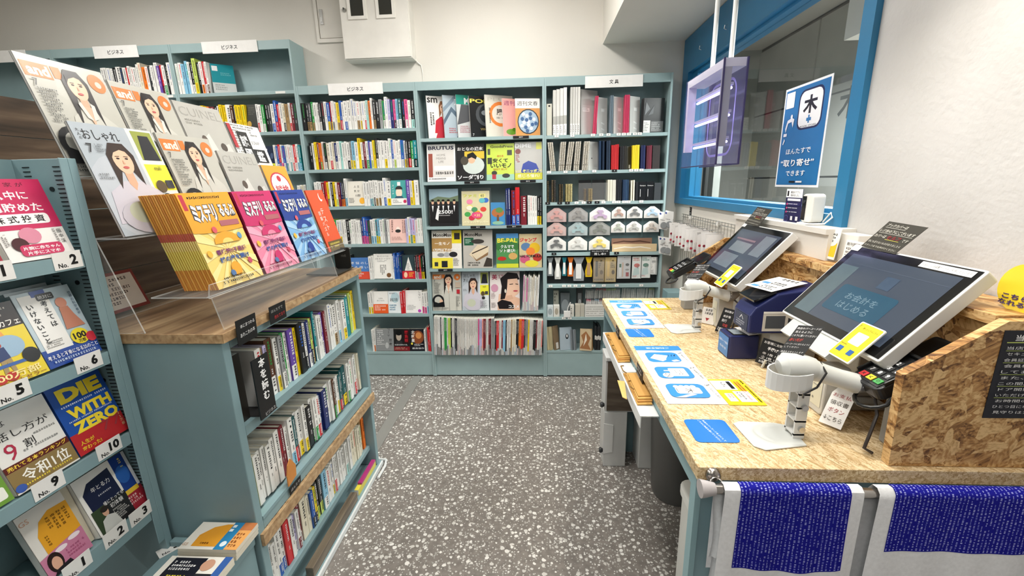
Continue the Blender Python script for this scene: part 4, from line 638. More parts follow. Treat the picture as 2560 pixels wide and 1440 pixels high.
for i, (x0, c) in enumerate(((.7, 'C05048'), (.765, '3A7A68'))): hang(x0, x0 + .07, .79 + .004 * i, .955, 'DDE2E0', [('g', .1, .78, .9, .94, 2, c), ('e', .5, .6, .3, .09, c), ('p', [(.1, .1), (.8, .2), (.7, .5), (.2, .45)], 'B8D0D0'), ('t', '2' if i == 0 else 'の', .6, .55, .14, '444444'), ('g', .1, .06, .6, .14, 2, 'C03040')], f'illustrated clear-bagged page marker, {"left red" if i == 0 else "right green"} lettering')
for i in range(3): hang(.836 - .0 * i + .008 * i, .872 + .009 * i, .82 - .004 * i, .95 - .002 * i, 'DFE0DE', [('r', .1, .3, .6, .6, 'F2F2F0'), ('g', .12, .32, .58, .58, 3, '6A6A6A'), ('r', .2, .68, .9, .8, '9A9C9C'), ('g', .1, .05, .8, .25, 3, '8A8A8A')], f'grey printed refill bag, {ORD(i + 1)} of three at the right end of fifth shelf', y=YF + .018 + .012 * i)
# sixth: small boxes and pen trays
z = LD[5]; y0 = YF + .012
for i, (x0, x1, hh, dy, c, it) in enumerate(((.075, .12, .085, 0, 'C8D0D2', [('e', .5, .5, .35, .3, '9AA4A8')]), (.123, .168, .088, 0, 'D6D4CC', [('e', .5, .5, .3, .3, 'A8A090')]), (.125, .165, .19, .07, 'A9A99C', [('g', .1, .5, .9, .9, 3, '5A5A54')]), (.18, .25, .17, .075, '6A7276', [('e', .5, .4, .4, .3, '9AA2A6')]), (.25, .278, .09, 0, 'DAD8D0', [('g', .1, .2, .9, .8, 3, '7A7A76')]), (.288, .325, .095, 0, 'C6C2B4', []), (.327, .357, .095, 0, 'BDBAAE', []), (.305, .35, .21, .075, '3A3E40', [('r', .2, .2, .8, .8, '7A7E80'), ('e', .5, .45, .25, .12, 'C8CCCC')]))):
    tag(prt(MB().box(x0, x1, y0 + dy, y0 + dy + .05, z + .001, z + hh, c), (x0, y0 + dy, z), (1, 0, 0), (0, 0, 1), (0, -1, 0), x1 - x0, hh, it).build('eraser_box', PAPER), f'small {["pale blue", "ivory", "tall olive-grey", "slate grey", "white", "beige", "khaki", "black framed"][i]} stationery box, left part of sixth shelf', 'box', GS)
tg = thing('display_tag', (.232, YF - .004, z), 'white spring tag stand leaning from the small boxes', 'stand', GS); MB().tube([(.225, YF + .01, z + .03), (.232, YF, z + .08), (.25, YF - .006, z + .12)], .004, 'E2E2E0').build('arm', PLAST, tg); MB().box(.2, .25, YF - .006, YF + .01, z + .002, z + .05, 'E8E8E6').build('base', PLAST, tg)
def pentray(x0, x1, z0, n, cols, lab, y):
    r = thing('pen_tray', ((x0 + x1) / 2, y, z0), lab, 'tray', 'pen trays on the sixth stationery shelf')
    MB().box(x0, x1, y, y + .003, z0, z0 + .04, 'F2F2F0').box(x0, x1, y + .045, y + .048, z0, z0 + .055, 'F2F2F0').box(x0, x1, y + .003, y + .045, z0, z0 + .003, 'F2F2F0').box(x0, x0 + .003, y + .003, y + .045, z0, z0 + .045, 'F2F2F0').box(x1 - .003, x1, y + .003, y + .045, z0, z0 + .045, 'F2F2F0').build('tray', ACRYL, r)
    q = random.Random(int(x0 * 1000 + z0 * 77))
    for i in range(n):
        x = x0 + .008 + (x1 - x0 - .016) * i / max(n - 1, 1); yy = y + .012 + .022 * q.random(); c = cols[min(len(cols) - 1, int(i / n * len(cols)))]
        m = MB(); m.tube([(x, yy, z0 + .004), (x + .002, yy, z0 + .055), (x + .002, yy, z0 + .075)], [.0042, .0042, .0042], 'E9E9E6', 6); m.tube([(x + .002, yy, z0 + .068), (x + .002, yy, z0 + .082)], [.0046, .003], c, 6)
        tag(m.build('pen', PLAST), f'pen with {"coloured" if n > 14 else "pale"} cap, {ORD(i + 1)} along {lab.split(",")[0]}', 'pen', 'pens in clear trays')
pentray(.368, .638, .615, 24, ['2A2E3A', '3A3A44', 'C02838', 'D83A44', '9ABC58', 'BFD27A', '8A8A90'], 'upper left pen tray, dark red and green caps', YF + .07)
pentray(.645, .895, .615, 22, ['E4E4E2', 'DCDCDA', 'E8E8E8', 'D8DCDE', 'D8E080'], 'upper right pen tray, white caps', YF + .07)
pentray(.368, .53, .545, 15, ['C83A60', '3A3A40', '7AA0B8', '8A4A50', '2A2A30'], 'lower front pen tray, mixed dark caps', YF + .012)
m = MB(); prt(m.box(.36, .52, YF + .004, YF + .01, z + .001, z + .1, 'E2E2DE'), (.36, YF + .004, z), (1, 0, 0), (0, 0, 1), (0, -1, 0), .16, .1, [('g', .05, .06 + .17 * k, .95, .16 + .17 * k, 1, '8A8A86') for k in range(5)]); tag(m.build('refill_rack', PLAST), 'white front of the refill rack with rows of tiny labels', 'rack', GS)
tag(MB().box(.53, .89, YF + .03, YF + .115, z + .0012, z + .115, 'C8CAC8').build('refill_box', ACRYL), 'clear box carrying the upper pen trays', 'box', GS)
tag(MB().box(.368, .526, YF + .065, YF + .12, z + .0012, z + .115, 'C8CAC8').build('refill_box', ACRYL), 'clear riser below the dark-capped pens', 'box', GS)
# lowest: book covers and pouches leaning out
z = LD[6]
for i, (x0, w, h, c, it, nm, ln, yw) in enumerate((( .078, .022, .185, 'D4C9A4', [], 'cream', 6, 40), (.1, .03, .185, 'C9BE98', [], 'straw', 6, 40), (.135, .05, .19, '8A765C', [('r', .3, .04, .8, .3, 'E8E4DC')], 'brown', 8, 40), (.175, .095, .178, 'A9B9C4', [('e', .6, .6, .13, .12, '1E2226'), ('e', .6, .62, .06, .07, 'E8E8E8')], 'pale blue', 8, 12), (.268, .02, .165, '7E868C', [], 'grey', 4, 50), (.29, .02, .165, '8A9298', [], 'light grey', 4, 50), (.325, .09, .17, 'C8B492', [('p', [(0, .1), (.3, .4), (.1, .7), (.5, .9), (.9, .6), (.7, .3), (.95, .05)], '9A6A44'), ('p', [(.3, .2), (.6, .5), (.5, .8), (.4, .5)], 'E6DCC8')], 'map-print tan', 8, -8), (.42, .016, .17, 'A8845A', [], 'tan', 4, 50))):
    a = math.radians(yw); faceout((x0, YF + .002 if abs(yw) < 20 else YF + .004, z), (math.cos(a), math.sin(a), 0), (math.sin(a), -math.cos(a), 0), w, h, .012, c, it, f'{nm} paper book cover leaning out of the lowest stationery shelf', GS, ln, 'book cover', 'book_cover', edge=c, mat=PAPER)
for i in range(4): slab(.44 + i * .012, z, .009, .195 - .01 * (i % 2), .12, ['2A2C2E', '1C1E20', '303234', '242628'][i], f'black zip pouch, {ORD(i + 1)} of four on the lowest stationery shelf', 0, 'zip_pouch', 'pouch', front=[('r', 0, .45, 1, .62, 'E6E4DE')])
def tick(xs, z, kind):
    for i, x in enumerate(sorted(xs)): clip(x, z + .003, .028 if kind == 'w' else .034, '¥', f'{"white" if kind == "w" else "black"} price ticket, {ORD(i + 1)} from left on {["top", "second", "third", "fourth", "fifth", "sixth", "lowest"][LD.index(z)]} stationery shelf edge', YF - .0015, 'EFEEEA' if kind == 'w' else '1D1E20', '444444' if kind == 'w' else 'E8E8E8')
tick((.142, .25, .39, .447, .496, .565, .6, .635, .675, .707), LD[0], 'w'); tick((.09, .205, .305, .405, .66, .695, .73), LD[1], 'w'); tick((.545,), LD[1], 'k')
tick((.285, .335, .475, .55, .58, .62, .65, .74), LD[2], 'w'); tick((.08, .165, .22, .375, .43), LD[2], 'k'); tick((.1, .2, .24, .285, .34, .42, .495, .59, .77), LD[4], 'w'); tick((.2, .245), LD[5], 'w'); tick((.125, .58), LD[3], 'k')
s = thing('shelf_card', (.46, YF - .004, LD[3]), 'black handwritten card below the yellow house-shaped pack', 'sign'); MB().box(.39, .53, YF - .003, YF - .0015, LD[3] - .024, LD[3] + .022, '17181A').build('card', PAPER, s)
m = MB(); prt(m, (.39, YF - .003, LD[3] - .024), (1, 0, 0), (0, 0, 1), (0, -1, 0), .14, .046, [('t', 'はんぶんバイヤーの', .5, .76, .2, 'F0F0F0', {'w': .82}), ('t', '推し本!!', .5, .32, .4, 'F0F0F0', {'w': .6})]); m.build('lettering', PAPER, s)
# ================================================================ island shelf with wooden top
UY = (0, 1, 0); NX = (1, 0, 0); SI = '84A0A6'
isl = thing('island_shelf', (-1.2, 1.545, 0), 'low blue-grey island shelf with three rows of books beside the aisle', 'shelf')
MB().box(-1.52, -.875, 1.07, 1.1, .03, 1.085, SI).build('end_panel', PAINT, isl, bevel=.003); MB().box(-1.52, -.875, 1.985, 2.015, .03, 1.085, SI).build('end_panel', PAINT, isl, bevel=.003)
MB().box(-1.12, -1.1, 1.1005, 1.9845, .03, 1.085, SI).build('back_panel', PAINT, isl)
MB().box(-1.099, -.876, 1.1005, 1.9845, 1.06, 1.085, SI).build('top_rail', PAINT, isl)
MB().box(-1.099, -.876, 1.1005, 1.9845, .788, .81, SI).box(-.884, -.876, 1.1005, 1.9845, .778, .788, SI).build('shelf', PAINT, isl)
MB().box(-1.099, -.876, 1.1005, 1.9845, .446, .478, SI).box(-.9, -.874, 1.1005, 1.9845, .478, .49, SI).build('shelf', PAINT, isl)
MB().box(-.8745, -.863, 1.075, 2.018, .402, .445, 'FFFFFF').build('wood_band', WOODEDGE, isl)
MB().box(-1.099, -.905, 1.1005, 1.9845, .125, .148, SI).build('shelf', PAINT, isl)
MB().box(-1.52, -.868, 1.07, 2.03, .0, .028, SI).build('base', PAINT, isl); MB().box(-.8675, -.858, 1.0, 2.03, .004, .026, 'DDE2E2').build('white_strip', PLAST, isl)
wt = thing('wood_worktop', (-1.2, 1.545, 1.087), 'brown wood-grain worktop on the island shelf', 'worktop')
MB().box(-1.54, -.866, 1.067, 2.018, 1.0875, 1.113, 'FFFFFF').build('board', WOODTOP, wt)
MB().box(-.8655, -.862, 1.064, 2.02, 1.0875, 1.114, 'FFFFFF').box(-1.54, -.8655, 1.063, 1.0665, 1.0875, 1.114, 'FFFFFF').build('edge_band', WOODEDGE, wt)
tag(MB().tube([(-.99, 2.05, .012), (-.9, 2.06, .012), (-.85, 2.05, .014), (-.838, 2.0, .014), (-.842, 1.9, .012)], .007, 'DADDDD').build('power_cord', PLAST), 'thick white cord curling round the far foot of the island', 'cord')
GI = 'paperbacks on the island shelf'
row('w! e/w L/y z/w! w/y g/w G/w w v/w! y k! w/k n/w l/k m t/w w2 v/w m w2 w! w/e! w/s w w!/y t! w l w y', (-.892, 1.215, .81), UY, NX, .765, .19, .13, 'top shelf of the island', GI, 41, near=True, hv=.009, name='paperback_book')
row('l! w! w5 m m w w/s! T/r w/o w/y! w/y k! w/G w/G w/r n! n! w! w z/G w w/y T!/r T/r T/y! w/G w2 w/r w/r c', (-.905, 1.108, .4905), UY, NX, .868, .185, .13, 'middle shelf of the island', GI, 42, near=True, hv=.012, name='paperback_book')
row('k/w w3 w/b w/b r! w L/w w/m m/w c! c b/k y/k k/l! d/l s/w! w! w w/y w/r w4 w/a w/a w! c5 e/o o', (-.915, 1.108, .1485), UY, NX, .868, .168, .13, 'lowest shelf of the island', GI, 43, near=True, hv=.012, name='paperback_book')
bk = thing('black_book', (-.95, 1.13, .811), 'thick black book at the near end of the island top shelf', 'book'); MB().box(-1.03, -.893, 1.106, 1.15, .8112, 1.025, '26231F').build('cover', GLOSS, bk); MB().box(-1.028, -.896, 1.109, 1.147, 1.0252, 1.026, 'A9ACA6').build('pages', PAPER, bk)
m = MB(); prt(m, (-1.03, 1.106, .811), (1, 0, 0), (0, 0, 1), (0, -1, 0), .137, .214, [('p', [(0, .86), (.5, .9), (1, .8), (1, .97), (0, .97)], '5A2620'), ('g', .1, .78, .8, .83, 1, '8A6A60')]); m.build('cover_print', GLOSS, bk)
dv = thing('index_board', (-.87, 1.165, .80), 'black index board reading in white down its face, by the black book', 'sign'); MB().box(-.97, -.842, 1.152, 1.212, .8112, .812, '1A1A1C').box(-.846, -.842, 1.128, 1.205, .8122, 1.005, '151618').build('board', PLAST, dv)
m = MB(); prt(m, (-.842, 1.128, .812), UY, (0, 0, 1), NX, .077, .193, [('tv', '本を読む', .55, .62, .17, 'F8F8F8', {'b': .03}), ('t', 'ビジネス', .62, .05, .06, 'E0E0E0')]); m.build('lettering', PAPER, dv)
def popcard(name, lab, O, U, Vv, w, h, items, base='191A1B', t=.0012, foot=None):
    O = V(O); U = V(U).normalized(); Vv = V(Vv).normalized(); N = U.cross(Vv); r = thing(name, O, lab, 'sign', 'black handwritten cards'); MB().obox(O - N * t, U * w, Vv * h, N * t, base).build('card', PAPER, r)
    m = MB(); prt(m, O, U, Vv, N, w, h, items); m.build('lettering', PAPER, r)
    if foot: foot(r)
    return r
popcard('price_card', 'black handwritten card at the near end of the wood edge', (-.8545, 1.105, 1.062), UY, (.03, .02, 1), .088, .075, [('t', '本にまつわる', .55, .72, .15, 'F2F2F2', {'w': .72, 'rot': 2}), ('t', 'あれこれの本', .52, .38, .17, 'F2F2F2', {'w': .74, 'rot': 3})])
popcard('price_card', 'black card with red writing further along the wood edge', (-.8545, 1.262, 1.074), UY, (.03, .01, 1), .09, .058, [('t', 'ほんたすで', .45, .72, .17, 'B8B8B4', {'w': .7, 'rot': 2}), ('t', '売れてます', .58, .32, .22, 'C8383C', {'w': .66, 'rot': 2})])
popcard('price_card', 'small black card on the middle shelf lip of the island', (-.8705, 1.24, .452), UY, (.1, 0, 1), .07, .03, [('t', 'ほんたす', .5, .5, .4, 'D8D8D8', {'w': .8})])
tag(MB().prism([(0, 0), (.05, .01), (.055, .05), (.03, .09), (.012, .075), (.0, .04)], (-.87, 1.235, .492), UY, (0, 0, 1), (.004, 0, 0), 'D08A48').build('paper_cutout', PAPER), 'orange paper cutout standing in front of the island books', 'cutout')
tag(MB().box(-.903, -.872, 1.3, 1.72, .0285, .075, 'FFFFFF').build('timber_block', BARK, bevel=.002), 'rough brown timber block lying on the island base', 'timber')
tag(MB().box(-.9, -.88, 1.75, 1.98, .0285, .06, 'F0EDE0', cols={'w1': 'E8D84A', 'u1': 'D8C84A'}).build('flat_book', GLOSS), 'yellow book lying flat beyond the timber block', 'book')
tag(MB().box(-.899, -.878, 1.79, 1.975, .0606, .07, 'B03A78').build('flat_book', GLOSS), 'pink book lying on the flat yellow one', 'book')
struct(MB().box(-1.0, -.93, 2.05, 3.13, 0, .008, '8C8B86').build('trim_2', PLAST))
# ================================================================ clear stepped stand with magazines
st = thing('acrylic_stand', (-1.15, 1.5, 1.1145), 'clear stepped acrylic stand holding three rows of magazines', 'display stand')
def plate(a, b, c, d, t=.004): # quad plate with thickness
    P = [V(q) for q in (a, b, c, d)]; n = (P[1] - P[0]).cross(P[3] - P[0]).normalized() * t; m = MB(); k = [p + n for p in P]
    m.face(P[::-1], 'FFFFFF').face(k, 'FFFFFF')
    for i in range(4): j = (i + 1) % 4; m.face([P[i], P[j], k[j], k[i]], 'FFFFFF', 1)
    return m
y0, y1 = 1.062, 2.0
for nm, q in (('base', ((-1.5, y0 + .05, 1.1145), (-1.3, y0 + .05, 1.1145), (-1.3, y1, 1.1145), (-1.5, y1, 1.1145))),
    ('front_leg', ((-.885, 1.1, 1.1145), (-.885, 1.81, 1.1145), (-.905, 1.81, 1.208), (-.905, 1.1, 1.208))),
    ('tray', ((-1.06, 1.08, 1.212), (-.9, 1.08, 1.212), (-.9, y1, 1.212), (-1.06, y1, 1.212))), ('lip', ((-.896, 1.08, 1.212), (-.896, y1, 1.212), (-.888, y1, 1.25), (-.888, 1.08, 1.25))),
    ('tray', ((-1.17, y0, 1.378), (-1.07, y0, 1.378), (-1.07, y1, 1.378), (-1.17, y1, 1.378))), ('tray', ((-1.27, y0, 1.536), (-1.16, y0, 1.536), (-1.16, y1, 1.536), (-1.27, y1, 1.536))),
    ('side_panel', ((-1.5, y0, 1.119), (-1.08, y0, 1.119), (-1.2, y0, 1.53), (-1.5, y0, 1.53))), ('side_panel', ((-1.5, y1 - .006, 1.119), (-1.08, y1 - .006, 1.119), (-1.2, y1 - .006, 1.53), (-1.5, y1 - .006, 1.53)))):
    plate(*q).build(nm, [ACRYL, ACEDGE], st)
def myst(c1, c2, c3, ink):
    rays = []
    for k in range(14):
        a = 2 * math.pi * k / 14; b = a + .2; rays.append(('p', [(.5, .38), (min(1, max(0, .5 + .7 * math.cos(a))), min(.6, max(.0, .38 + .5 * math.sin(a)))), (min(1, max(0, .5 + .7 * math.cos(b))), min(.6, max(.0, .38 + .5 * math.sin(b))))], c2))
    deco = [('e', .5 + .4 * math.cos(k * 1.26 + .6), .36 + .25 * math.sin(k * 1.26 + .6), .045, .035, ['6A9AC0', 'D8606A', 'E8B848', '5A7AA8', 'C0506A'][k % 5]) for k in range(9)]
    return [('r', 0, 0, 1, .62, c3)] + rays + [('e', .5, .62, .62, .05, c1), ('r', 0, .62, 1, 1, c1), ('rr', .03, .82, .1, .98, 'C04050', .01), ('g', .16, .92, .8, .96, 1, ink),
        ('t', 'ミステリ', .35, .78, .2, '4A4A52', {'w': .47, 'b': .11}), ('t', 'ミステリ', .35, .78, .185, 'F6F3EC', {'w': .43, 'b': .05}), ('t', 'るるぶ', .8, .8, .15, '4A4A52', {'w': .34, 'b': .1}), ('t', 'るるぶ', .8, .8, .135, 'F6F3EC', {'w': .31, 'b': .04}), ('rr', .55, .63, .95, .69, 'B06A70', .01),
        ('e', .55, .45, .26, .12, c1, 0, 180), ('e', .55, .45, .11, .05, c3, 0, 180), ('t', '冒険編!!不思議', .55, .36, .06, '7A3A6A', {'w': .62, 'b': .03}), ('t', '謎の扉を開け', .55, .28, .06, '3A5A9A', {'w': .62, 'b': .03}), ('e', .48, .16, .1, .08, c1)] + deco + [('g', .1, .02, .8, .1, 2, ink)]
GMY = 'puzzle magazines in the clear tray'
MY = (('yellow', 1.15, 'E8A63C', 'F4E09A', 'EFD27A', '2A241E', 15, 'F0B648', 'B07A34'), ('pink', 1.375, 'C83A6E', 'EFA8BE', 'E58AA6', '6A1838', 3, 'B0305E', '8A2048'), ('blue', 1.6, '2E4696', 'A8CCE8', '7FB0DC', '1A2A5A', 4, '26387E', '1A2860'))
for nm, yy, c1, c2, c3, ink, n, eg, eg2 in MY:
    for k in range(n):
        dxk = .0066 * k if nm == 'yellow' else .007 * k
        faceout((-.916 - dxk, yy + .0 - (.0006 * k if nm == 'yellow' else 0), 1.2165 ), UY, NX, .208, .284 - .0003 * k, .005, c1 if k == 0 else eg, myst(c1, c2, c3, ink) if k == 0 else [], f'{nm} puzzle magazine' + (', front copy in the clear tray' if k == 0 else f', {ORD(k + 1)} copy back in its bundle'), GMY, 16, 'magazine', 'puzzle_magazine', edge=eg if nm != 'yellow' else 'E4C070', spine=[c1, 'C98A3A', 'D8A050'][k % 3] if nm == 'yellow' else eg2, bands=[(.0, .22, ['C07A30', 'D89A48'][k % 2]), (.22, .42, 'D8C860'), (.42, .52, 'DCC878'), (.52, .6, 'B04A44'), (.6, 1, ['D08C34', 'BE7A2C', 'DA9C44'][k % 3])] if nm == 'yellow' else None)
faceout((-.918, 1.838, 1.2165), UY, NX, .15, .28, .006, 'DE5C3C', [('tv', 'テスト', .5, .52, .12, 'F4F0E8'), ('tv', '謎解パズル', .3, .45, .08, 'F4F0E8'), ('e', .7, .88, .1, .07, 'F0EFEA'), ('e', .74, .9, .09, .06, 'DE5C3C'), ('r', .1, 0, 1, .16, '6A5A3A'), ('g', .2, .03, .9, .13, 2, 'D8C860')], 'red-orange puzzle magazine at the far end of the tray', GMY, 16, 'magazine', 'puzzle_magazine')
MC['quin'] = ('B8B6AF', [('t', 'CUINEL', .5, .88, .12, 'A5A39C', {'w': .88}), ('g', .1, .7, .5, .78, 2, '8A8880'), ('p', [(.1, 0), (.3, .5), (.5, .62), (.6, .3), (.5, 0)], 'D5D3CC'), ('p', [(.55, 0), (.7, .45), (.9, .5), (1, .2), (1, 0)], 'D0CEC8'), ('e', .36, .52, .06, .06, '5A4E46'), ('e', .74, .44, .07, .06, '4E443E'), ('p', [(.18, 0), (.2, .4), (.24, .4), (.23, 0)], 'B9B7B0'), ('p', [(.8, 0), (.82, .36), (.85, .36), (.86, 0)], 'B5B3AC')], 'pale grey fashion magazine with faded thin title')
MC['puzz'] = ('EDECE8', [('g', .02, .4, .98, .98, 12, '4A4A4A'), ('r', .3, .45, .62, .9, 'F0EFEB'), ('r', .2, .28, .52, .86, '1C1C1E'), ('tv', '謎図', .36, .57, .22, 'F4F4F4', {'b': .02}), ('r', .52, .55, .85, .8, 'EFEEEA'), ('t', 'SCRAP', .68, .67, .06, '2A2A2A', {'w': .26}), ('r', .52, .3, .9, .55, '1C1C1E'), ('t', '鑑', .7, .42, .2, 'F4F4F4', {'b': .02}), ('r', 0, .55, .1, .98, 'B03038'), ('r', 0, 0, 1, .25, 'E8A030'), ('r', .05, .1, .95, .24, 'C02C28'), ('rr', .3, .12, .75, .22, 'E8C840', .03)], 'black-and-white puzzle book with red and orange foot')
MC['kent'] = ('E9A53C', [('e', .5, .6, .4, .27, 'C23A48'), ('e', .5, .6, .36, .24, 'F0ECE6'), ('t', '謎検', .5, .52, .17, 'C23A48', {'w': .55, 'b': .02}), ('e', .5, .74, .08, .06, 'C23A48'), ('g', .1, .1, .9, .26, 3, '7A4A1A')], 'orange-yellow puzzle exam book with round white emblem')
GT = 'fashion magazines on the clear stand'
def smag(key, x, yy, z, w, h, lab, ln=16, t=.007):
    b, it, l = MC[key]; r = faceout((x, yy, z), UY, NX, w, h, t, b, it, l + lab, GT, ln, 'magazine', 'magazine', spine='B8B8B4'); a = math.radians(ln); q = random.Random(int(yy * 999)); p1, p2 = q.uniform(0, 6), q.uniform(0, 6)
    def film(u, v): d = .004 + .0035 * math.sin(u * 5 + v * 4 + p1) * math.sin(v * 5 + p2) + .002 * math.sin(u * 11 - v * 7 + p2); return V((x, yy + w * u, z + .0028)) + V((-math.sin(a), 0, math.cos(a))) * (h * v) + V((math.cos(a), 0, math.sin(a))) * (d + .002)
    MB().grid(film, 14, 16, 'FFFFFF').build('vinyl_cover', VINYL, r, smooth=True); return r
MC['andgx'] = (MC['andg'][0], ANDG, MC['andg'][2])
smag('andgx', -1.165, 1.06, 1.5405, .215, .302, ', back row near end'); smag('andgx', -1.165, 1.285, 1.5405, .208, .285, ', back row second'); smag('quin', -1.165, 1.502, 1.5405, .222, .268, ', back row'); smag('puzz', -1.165, 1.735, 1.5405, .205, .226, ' in the back row')
smag('osha', -1.076, 1.064, 1.3825, .235, .3, ', front row near end'); smag('andgx', -1.076, 1.315, 1.3825, .22, .3, ', front row'); smag('quin', -1.076, 1.552, 1.3825, .212, .262, ', front row'); smag('kent', -1.076, 1.778, 1.3825, .175, .218, ' in the front row')
# dark display case behind the rack top, small sign lying on the worktop, card holders
bb_ = thing('wood_backboard', (-1.53, 1.1, 1.1145), 'dark brown wooden board standing behind the magazine stand', 'board')
for k in range(6): MB().box(-1.537, -1.52, .3, 2.0, 1.1145 + k * .11, 1.2225 + k * .11, 'FFFFFF').build('plank', DARKB, bb_)
tag(MB().box(-1.03, -.885, 1.82, 1.99, 1.1195, 1.124, '2E2F2E', cols={'w1': '3A3A38'}).build('flat_tray', PLAST), 'flat black tray at the far end of the worktop', 'tray')
bx = thing('card_holder', (-.92, 1.955, 1.124), 'small black upright card holder at the far worktop end', 'holder'); MB().prism(rrect(.075, .1, .012), (-.95, 1.94, 1.1245), (1, 0, 0), (0, 0, 1), (0, .006, 0), '1C1D1C').build('plate', PLAST, bx); m = MB(); prt(m, (-.95, 1.94, 1.1245), (1, 0, 0), (0, 0, 1), (0, -1, 0), .075, .1, [('t', '10点', .6, .62, .12, '8A8A86')]); m.build('lettering', PAPER, bx)
popcard('framed_notice', 'white notice with red border lying under the clear stand', (-1.33, 1.16, 1.125), UY, (-.35, 0, 1), .19, .13, [('r', .05, .08, .95, .92, 'E9E3DA'), ('g', .12, .15, .88, .85, 6, '5A4A44')], base='8A3A34')
tag(MB().box(-1.46, -1.4, 1.28, 1.4, 1.12, 1.15, '5CB89A').build('mint_case', PLAST, bevel=.006), 'mint green case under the clear stand', 'case')
# ================================================================ best-seller rack on the left
XK = -1.15; rk = thing('sloped_rack', (-1.3, .3, 0), 'blue-grey rack of ranked books facing the aisle on the left', 'rack')
MB().box(-1.52, XK, 1.036, 1.056, .0, 1.583, SI).box(XK - .003, XK + .0, 1.015, 1.036, .46, 1.583, SI).build('end_panel', PAINT, rk, bevel=.002)
MB().box(-1.52, XK, -.62, -.6, .0, 1.583, SI).build('end_panel', PAINT, rk); MB().box(-1.31, -1.298, -.6, 1.0355, .46, 1.583, SI).build('back_panel', PAINT, rk)
LV = [1.345, 1.082, .838, .6]
for i, z in enumerate(LV): MB().box(-1.2975, XK - .0035, -.6, 1.0355, z - .008, z, SI).box(XK - .0035, XK, -.6, 1.012, z - (.03 if i < 3 else .05), z + .004, SI).build('shelf', PAINT, rk)
sl_ = MB()
for k in range(88):
    z = .64 + k * .0106
    for xx in (XK - .035, XK - .115): sl_.box(xx - .009, xx + .009, 1.0345, 1.0358, z, z + .0026, '1A1E20')
    if z > 1.53:
        for yy in (.86, .99): sl_.box(-1.2978, -1.2974, yy - .009, yy + .009, z, z + .0026, '1A1E20')
for z in (1.51, 1.27, .99): sl_.cyl((XK - .06, 1.0358, z), (XK - .06, 1.034, z), .006, '14181A', n=12)
sl_.build('slots', PLAST, rk)['kind'] = 'stuff'
bn = thing('book_bin', (-1.01, .25, 0), 'low blue-grey bin projecting from the rack, books lying on it', 'bin')
MB().box(XK + .001, -.89, -.6, 1.062, 0, .42, SI).box(-.905, -.885, -.6, 1.064, .42, .462, SI).box(XK + .001, -.905, 1.044, 1.064, .42, .44, SI).build('body', PAINT, bn, bevel=.003)
def numcard(yc, z, n, lab, O=None, U=None, Vv=None):
    if O is None: O, U, Vv = V((XK + .0012, yc - .033, z - .034)), V(UY), V((0, 0, 1))
    s = thing('rank_card', O, lab, 'sign', 'numbered rank cards'); N = U.cross(Vv); MB().obox(O - N * .0008, U * .066, Vv * .042, N * .0008, 'EDECE9').build('card', PAPER, s)
    m = MB(); prt(m, O, U, Vv, N, .066, .042, [('t', 'No.', .3, .24, .26, '161616', {'b': .015, 'w': .32}), ('t', n, .7, .52, .6, '161616', {'b': .04})]); m.build('lettering', PAPER, s)
for yc, i, n, lab in ((.975, 0, '2', 'white rank card numbered two under the crimson book'), (.795, 1, '5', 'white rank card numbered five under the yellow cafe book'), (.96, 1, '6', 'white rank card numbered six under the pale blue book'), (.805, 2, '9', 'white rank card numbered nine under the white speaking book'), (.952, 2, '10', 'white rank card numbered ten under the blue and red book'),
        (.81, 3, '1', 'white rank card numbered one on the lowest rack shelf'), (.91, 3, '2', 'white rank card numbered two under the navy book'), (.985, 3, '3', 'white rank card numbered three at the lowest shelf end'), (.83, 0, '1', 'white rank card cut off at the left edge')):
    numcard(yc, LV[i] + (.01 if i else .008), n, lab)
GR = 'ranked books on the left rack'
def rb(yy, z, w, h, t, base, items, lab, ln=15, x=XK - .012, spine=None): return faceout((x, yy, z), UY, NX, w, h, t, base, items, lab, GR, ln, 'book', 'ranked_book', spine=spine)
rb(.872, LV[0], .138, .19, .018, 'EFECE8', [('r', 0, .38, 1, 1, 'C9305E'), ('t', '投 資 家 が', .42, .93, .055, '4A1024', {'w': .6}), ('t', '育休中に', .36, .8, .11, 'F8F4F4', {'w': .68, 'b': .02}), ('t', '1億貯めた', .42, .65, .11, 'F8F4F4', {'w': .84, 'b': .02}), ('rr', -.0, .44, .86, .57, 'F6F2F0', .06), ('t', '株 式 投 資', .42, .505, .09, '1E1A1A', {'w': .74, 'b': .015}), ('tv', '田中渓', .9, .26, .06, '2A2626'), ('gv', .78, .12, .84, .36, 1, '8A8480'), ('gv', .02, .1, .1, .34, 2, '6A6460'), ('e', .44, .3, .16, .1, 'D88AA0'), ('e', .24, .2, .12, .085, '4A1E22'), ('rr', .2, .05, .84, .19, 'C9305E', .06), ('t', '片腕に赤ちゃん', .52, .145, .045, 'F8F4F4', {'w': .56, 'b': .02}), ('t', '片手にスマホ', .52, .085, .045, 'F8F4F4', {'w': .5, 'b': .02})], 'crimson and white investing book on the top rack shelf')
rb(.725, LV[0], .135, .188, .018, 'E8E4DE', [('r', 0, .4, 1, 1, 'B83040'), ('r', 0, 0, 1, .2, '9A2434')], 'red and white book at the left edge of the top rack shelf')
